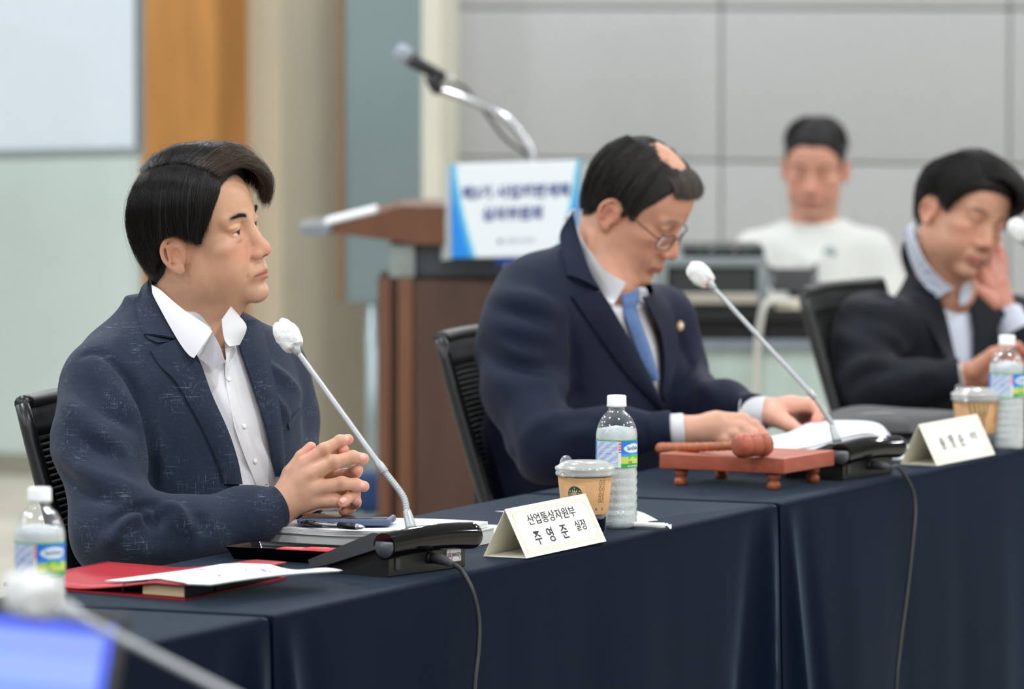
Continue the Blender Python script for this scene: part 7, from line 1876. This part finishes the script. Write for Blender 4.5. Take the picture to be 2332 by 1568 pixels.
# stage microphone on a gooseneck
sm_ = empty('gooseneck_stand', PD(1214, 470, LYc + .1), 'chrome gooseneck stand rising from the lectern behind the sign', 'stand')
M_chr = mat('chrome', s2l(200, 204, 206), .18, .85, noise=.03)
Yg = LYc + .1
gn = bez([PD(1218, 470, Yg), PD(1216, 400, Yg), PD(1213, 361, Yg), PD(1199, 326, Yg), PD(1168, 285, Yg), PD(1125, 254, Yg), PD(1066, 226, Yg), PD(1004, 205, Yg)], 8)
mb = MB(); mb.tube(gn, [.0105] * len(gn), 14); mb.build('gooseneck', M_chr, sm_)
mb = MB(); mb.tube([PD(1006, 206, Yg), PD(996, 203, Yg), PD(988, 190, Yg), PD(984, 172, Yg)], [.011, .016, .016, .020], 12); mb.build('clip', M_blks, sm_)
mb = MB(); mb.lathe([(0, -.004), (.03, -.004), (.03, .004), (.012, .012), (0, .012)], PD(1218, 472, Yg), 24, cap=False); mb.build('flange', M_chr, sm_)
hm = empty('handheld_microphone', PD(970, 165, Yg), 'black handheld microphone with silver ball grille held above the lectern', 'microphone')
mb = MB(); mb.lathe([(0, -.023), (.010, -.021), (.018, -.014), (.0225, 0), (.0225, .006), (.021, .012), (.018, .019), (.010, .0235), (0, .025)], PD(921, 124, Yg), 24, (V((0, 1, 0)), V((.45, 0, .89)), V((-.87, 0, .47))), cap=False); mb.build('grille', mat('grille_silver', s2l(176, 184, 196), .35, .7, noise=.1, nscale=400, bump=.8), hm)
mb = MB(); mb.tube([PD(934, 134, Yg), PD(950, 144, Yg), PD(1012, 178, Yg)], [.019, .0165, .0125], 18); mb.build('handle', M_blks, hm)
mb = MB(); mb.tube([PD(1012, 178, Yg), PD(1036, 189, Yg)], [.0115, .0115], 16); mb.build('connector', mat('connector_grey', s2l(170, 172, 164), .35, .5, noise=.04), hm)
cable('microphone_cable', 'dark cable hanging from the handheld microphone behind the gooseneck', [PD(1036, 189, Yg), PD(1060, 202, Yg + .02), PD(1100, 250, Yg + .04), PD(1150, 315, Yg + .05), PD(1205, 362, Yg + .05), PD(1212, 440, Yg + .05), PD(1210, 474, Yg + .05)], .004)

# ============================================================ sound desk at the back wall
DY = 14.2
dz_ = PD(0, 706, DY).z
M_blkt = mat('black_desk_cloth', (.006, .007, .008), .7, noise=.1)
dk = empty('equipment_desk', V((PD(1700, 700, DY).x, DY + .25, 0)), 'desk with a pale green front panel and black top under the sound equipment', 'desk')
bxz(1520, 2100, dz_ - .03, dz_, DY, DY + .42, 'desktop', M_blkt, dk)
bxz(1520, 2100, PD(0, 775, DY).z, dz_ - .03, DY + .02, DY + .05, 'black_valance', M_blkt, dk)
M_pg = mat('pale_green_panel', s2l(184, 200, 192), .5, noise=.04)
zz1 = PD(0, 775, DY).z
for k in range(3): bxz(1524 + k * 192, 1524 + (k + 1) * 192 - 2, .05, zz1, DY + .03, DY + .05, 'front_panel', M_pg, dk)
mb = MB(); a = PD(1520, 700, DY).x; b = PD(2100, 700, DY).x
mb.box(((a + b) / 2, DY + .035, zz1 - .012), ((b - a) / 2, .022, .014)); mb.build('rail', mat('grey_rail', s2l(140, 150, 158), .4, .3, noise=.04), dk)
for px in (1522, 2098):
    bxz(px - 6, px + 6, 0, dz_ - .03, DY + .06, DY + .40, 'side_panel', M_pg, dk)
rk = empty('equipment_rack', PD(1630, 706, DY + .15), 'grey framed equipment rack case with dark devices inside on the sound desk', 'rack')
def RB(px0, px1, y0, y1, Y0, Y1, name, m, parent, bev=.003):
    a = PD(px0, y1, Y0); b = PD(px1, y0, Y0); mb = MB(); mb.box(((a.x + b.x) / 2, (Y0 + Y1) / 2, (a.z + b.z) / 2), ((b.x - a.x) / 2, (Y1 - Y0) / 2, (b.z - a.z) / 2), bev=bev); return mb.build(name, m, parent)
M_gf = mat('grey_rack_frame', s2l(138, 146, 150), .4, .3, noise=.05); M_dk = mat('dark_green_device', s2l(58, 70, 68), .5, noise=.15, nscale=30)
RB(1512, 1748, 586, 608, DY + .02, DY + .38, 'top_frame', M_gf, rk); RB(1724, 1750, 604, 694, DY + .02, DY + .38, 'side_frame', M_gf, rk); RB(1500, 1520, 604, 694, DY + .02, DY + .38, 'side_frame', M_gf, rk)
RB(1518, 1726, 668, 692, DY + .01, DY + .38, 'bottom_frame', mat('beige_frame', s2l(176, 170, 158), .5, noise=.05), rk); RB(1518, 1726, 608, 668, DY + .05, DY + .36, 'device_block', M_dk, rk)
for k in range(3): RB(1526, 1718, 612 + k * 19, 627 + k * 19, DY + .035, DY + .05, 'device_panel', M_blkm if k % 2 else M_dk, rk)
RB(1500, 1750, 694, 704, DY + .02, DY + .38, 'base_board', M_blks, rk)
mx = empty('mixing_console', PD(1640, 586, DY + .15), 'low black audio device with small lights on top of the grey rack', 'mixer')
RB(1556, 1741, 562, 586, DY + .05, DY + .33, 'body', M_blks, mx, .006)
for k in range(5): RB(1590 + k * 26, 1600 + k * 26, 566, 571, DY + .045, DY + .052, 'knob', M_steel if k % 2 else mat('green_lamp', s2l(90, 130, 90), .4, noise=.02), mx, 0)
mo = empty('small_monitor', PD(1808, 706, DY + .15), 'dark tilted monitor back standing right of the equipment rack', 'monitor')
mb = MB(); mb.prism([PD(x, y, DY + .1) for x, y in ((1750, 602), (1764, 612), (1850, 612), (1862, 600), (1862, 640), (1852, 664), (1762, 664), (1750, 640))], (0, .05, .0)); mb.build('screen_back', mat('charcoal', s2l(74, 76, 80), .5, noise=.05), mo)
RB(1796, 1820, 660, 706, DY + .12, DY + .15, 'stand', M_blks, mo); RB(1770, 1846, 700, 706, DY + .06, DY + .22, 'foot', M_blks, mo)
for px in (1756, 1858): RB(px - 8, px + 8, 626, 650, DY + .095, DY + .12, 'hinge', M_gf, mo)
bxo = RB(1768, 1822, 680, 705, DY + .0, DY + .05, 'cream_box', mat('cream_box', s2l(214, 208, 190), .6, noise=.03), None); tag(bxo, 'small cream box on the desk edge right of the rack', 'box')
cable('white_cable', 'thick white cable looping down over the front of the sound desk', [PD(1800, 688, DY - .01), PD(1760, 684, DY - .02), PD(1740, 698, DY - .03), PD(1732, 730, DY - .03), PD(1726, 775, DY - .025), PD(1722, 850, DY - .02), PD(1720, 1000, DY - .02), PD(1718, 1150, DY - .02)], .0085).data.materials[0] = mat('white_cable', s2l(206, 204, 196), .5, noise=.03)
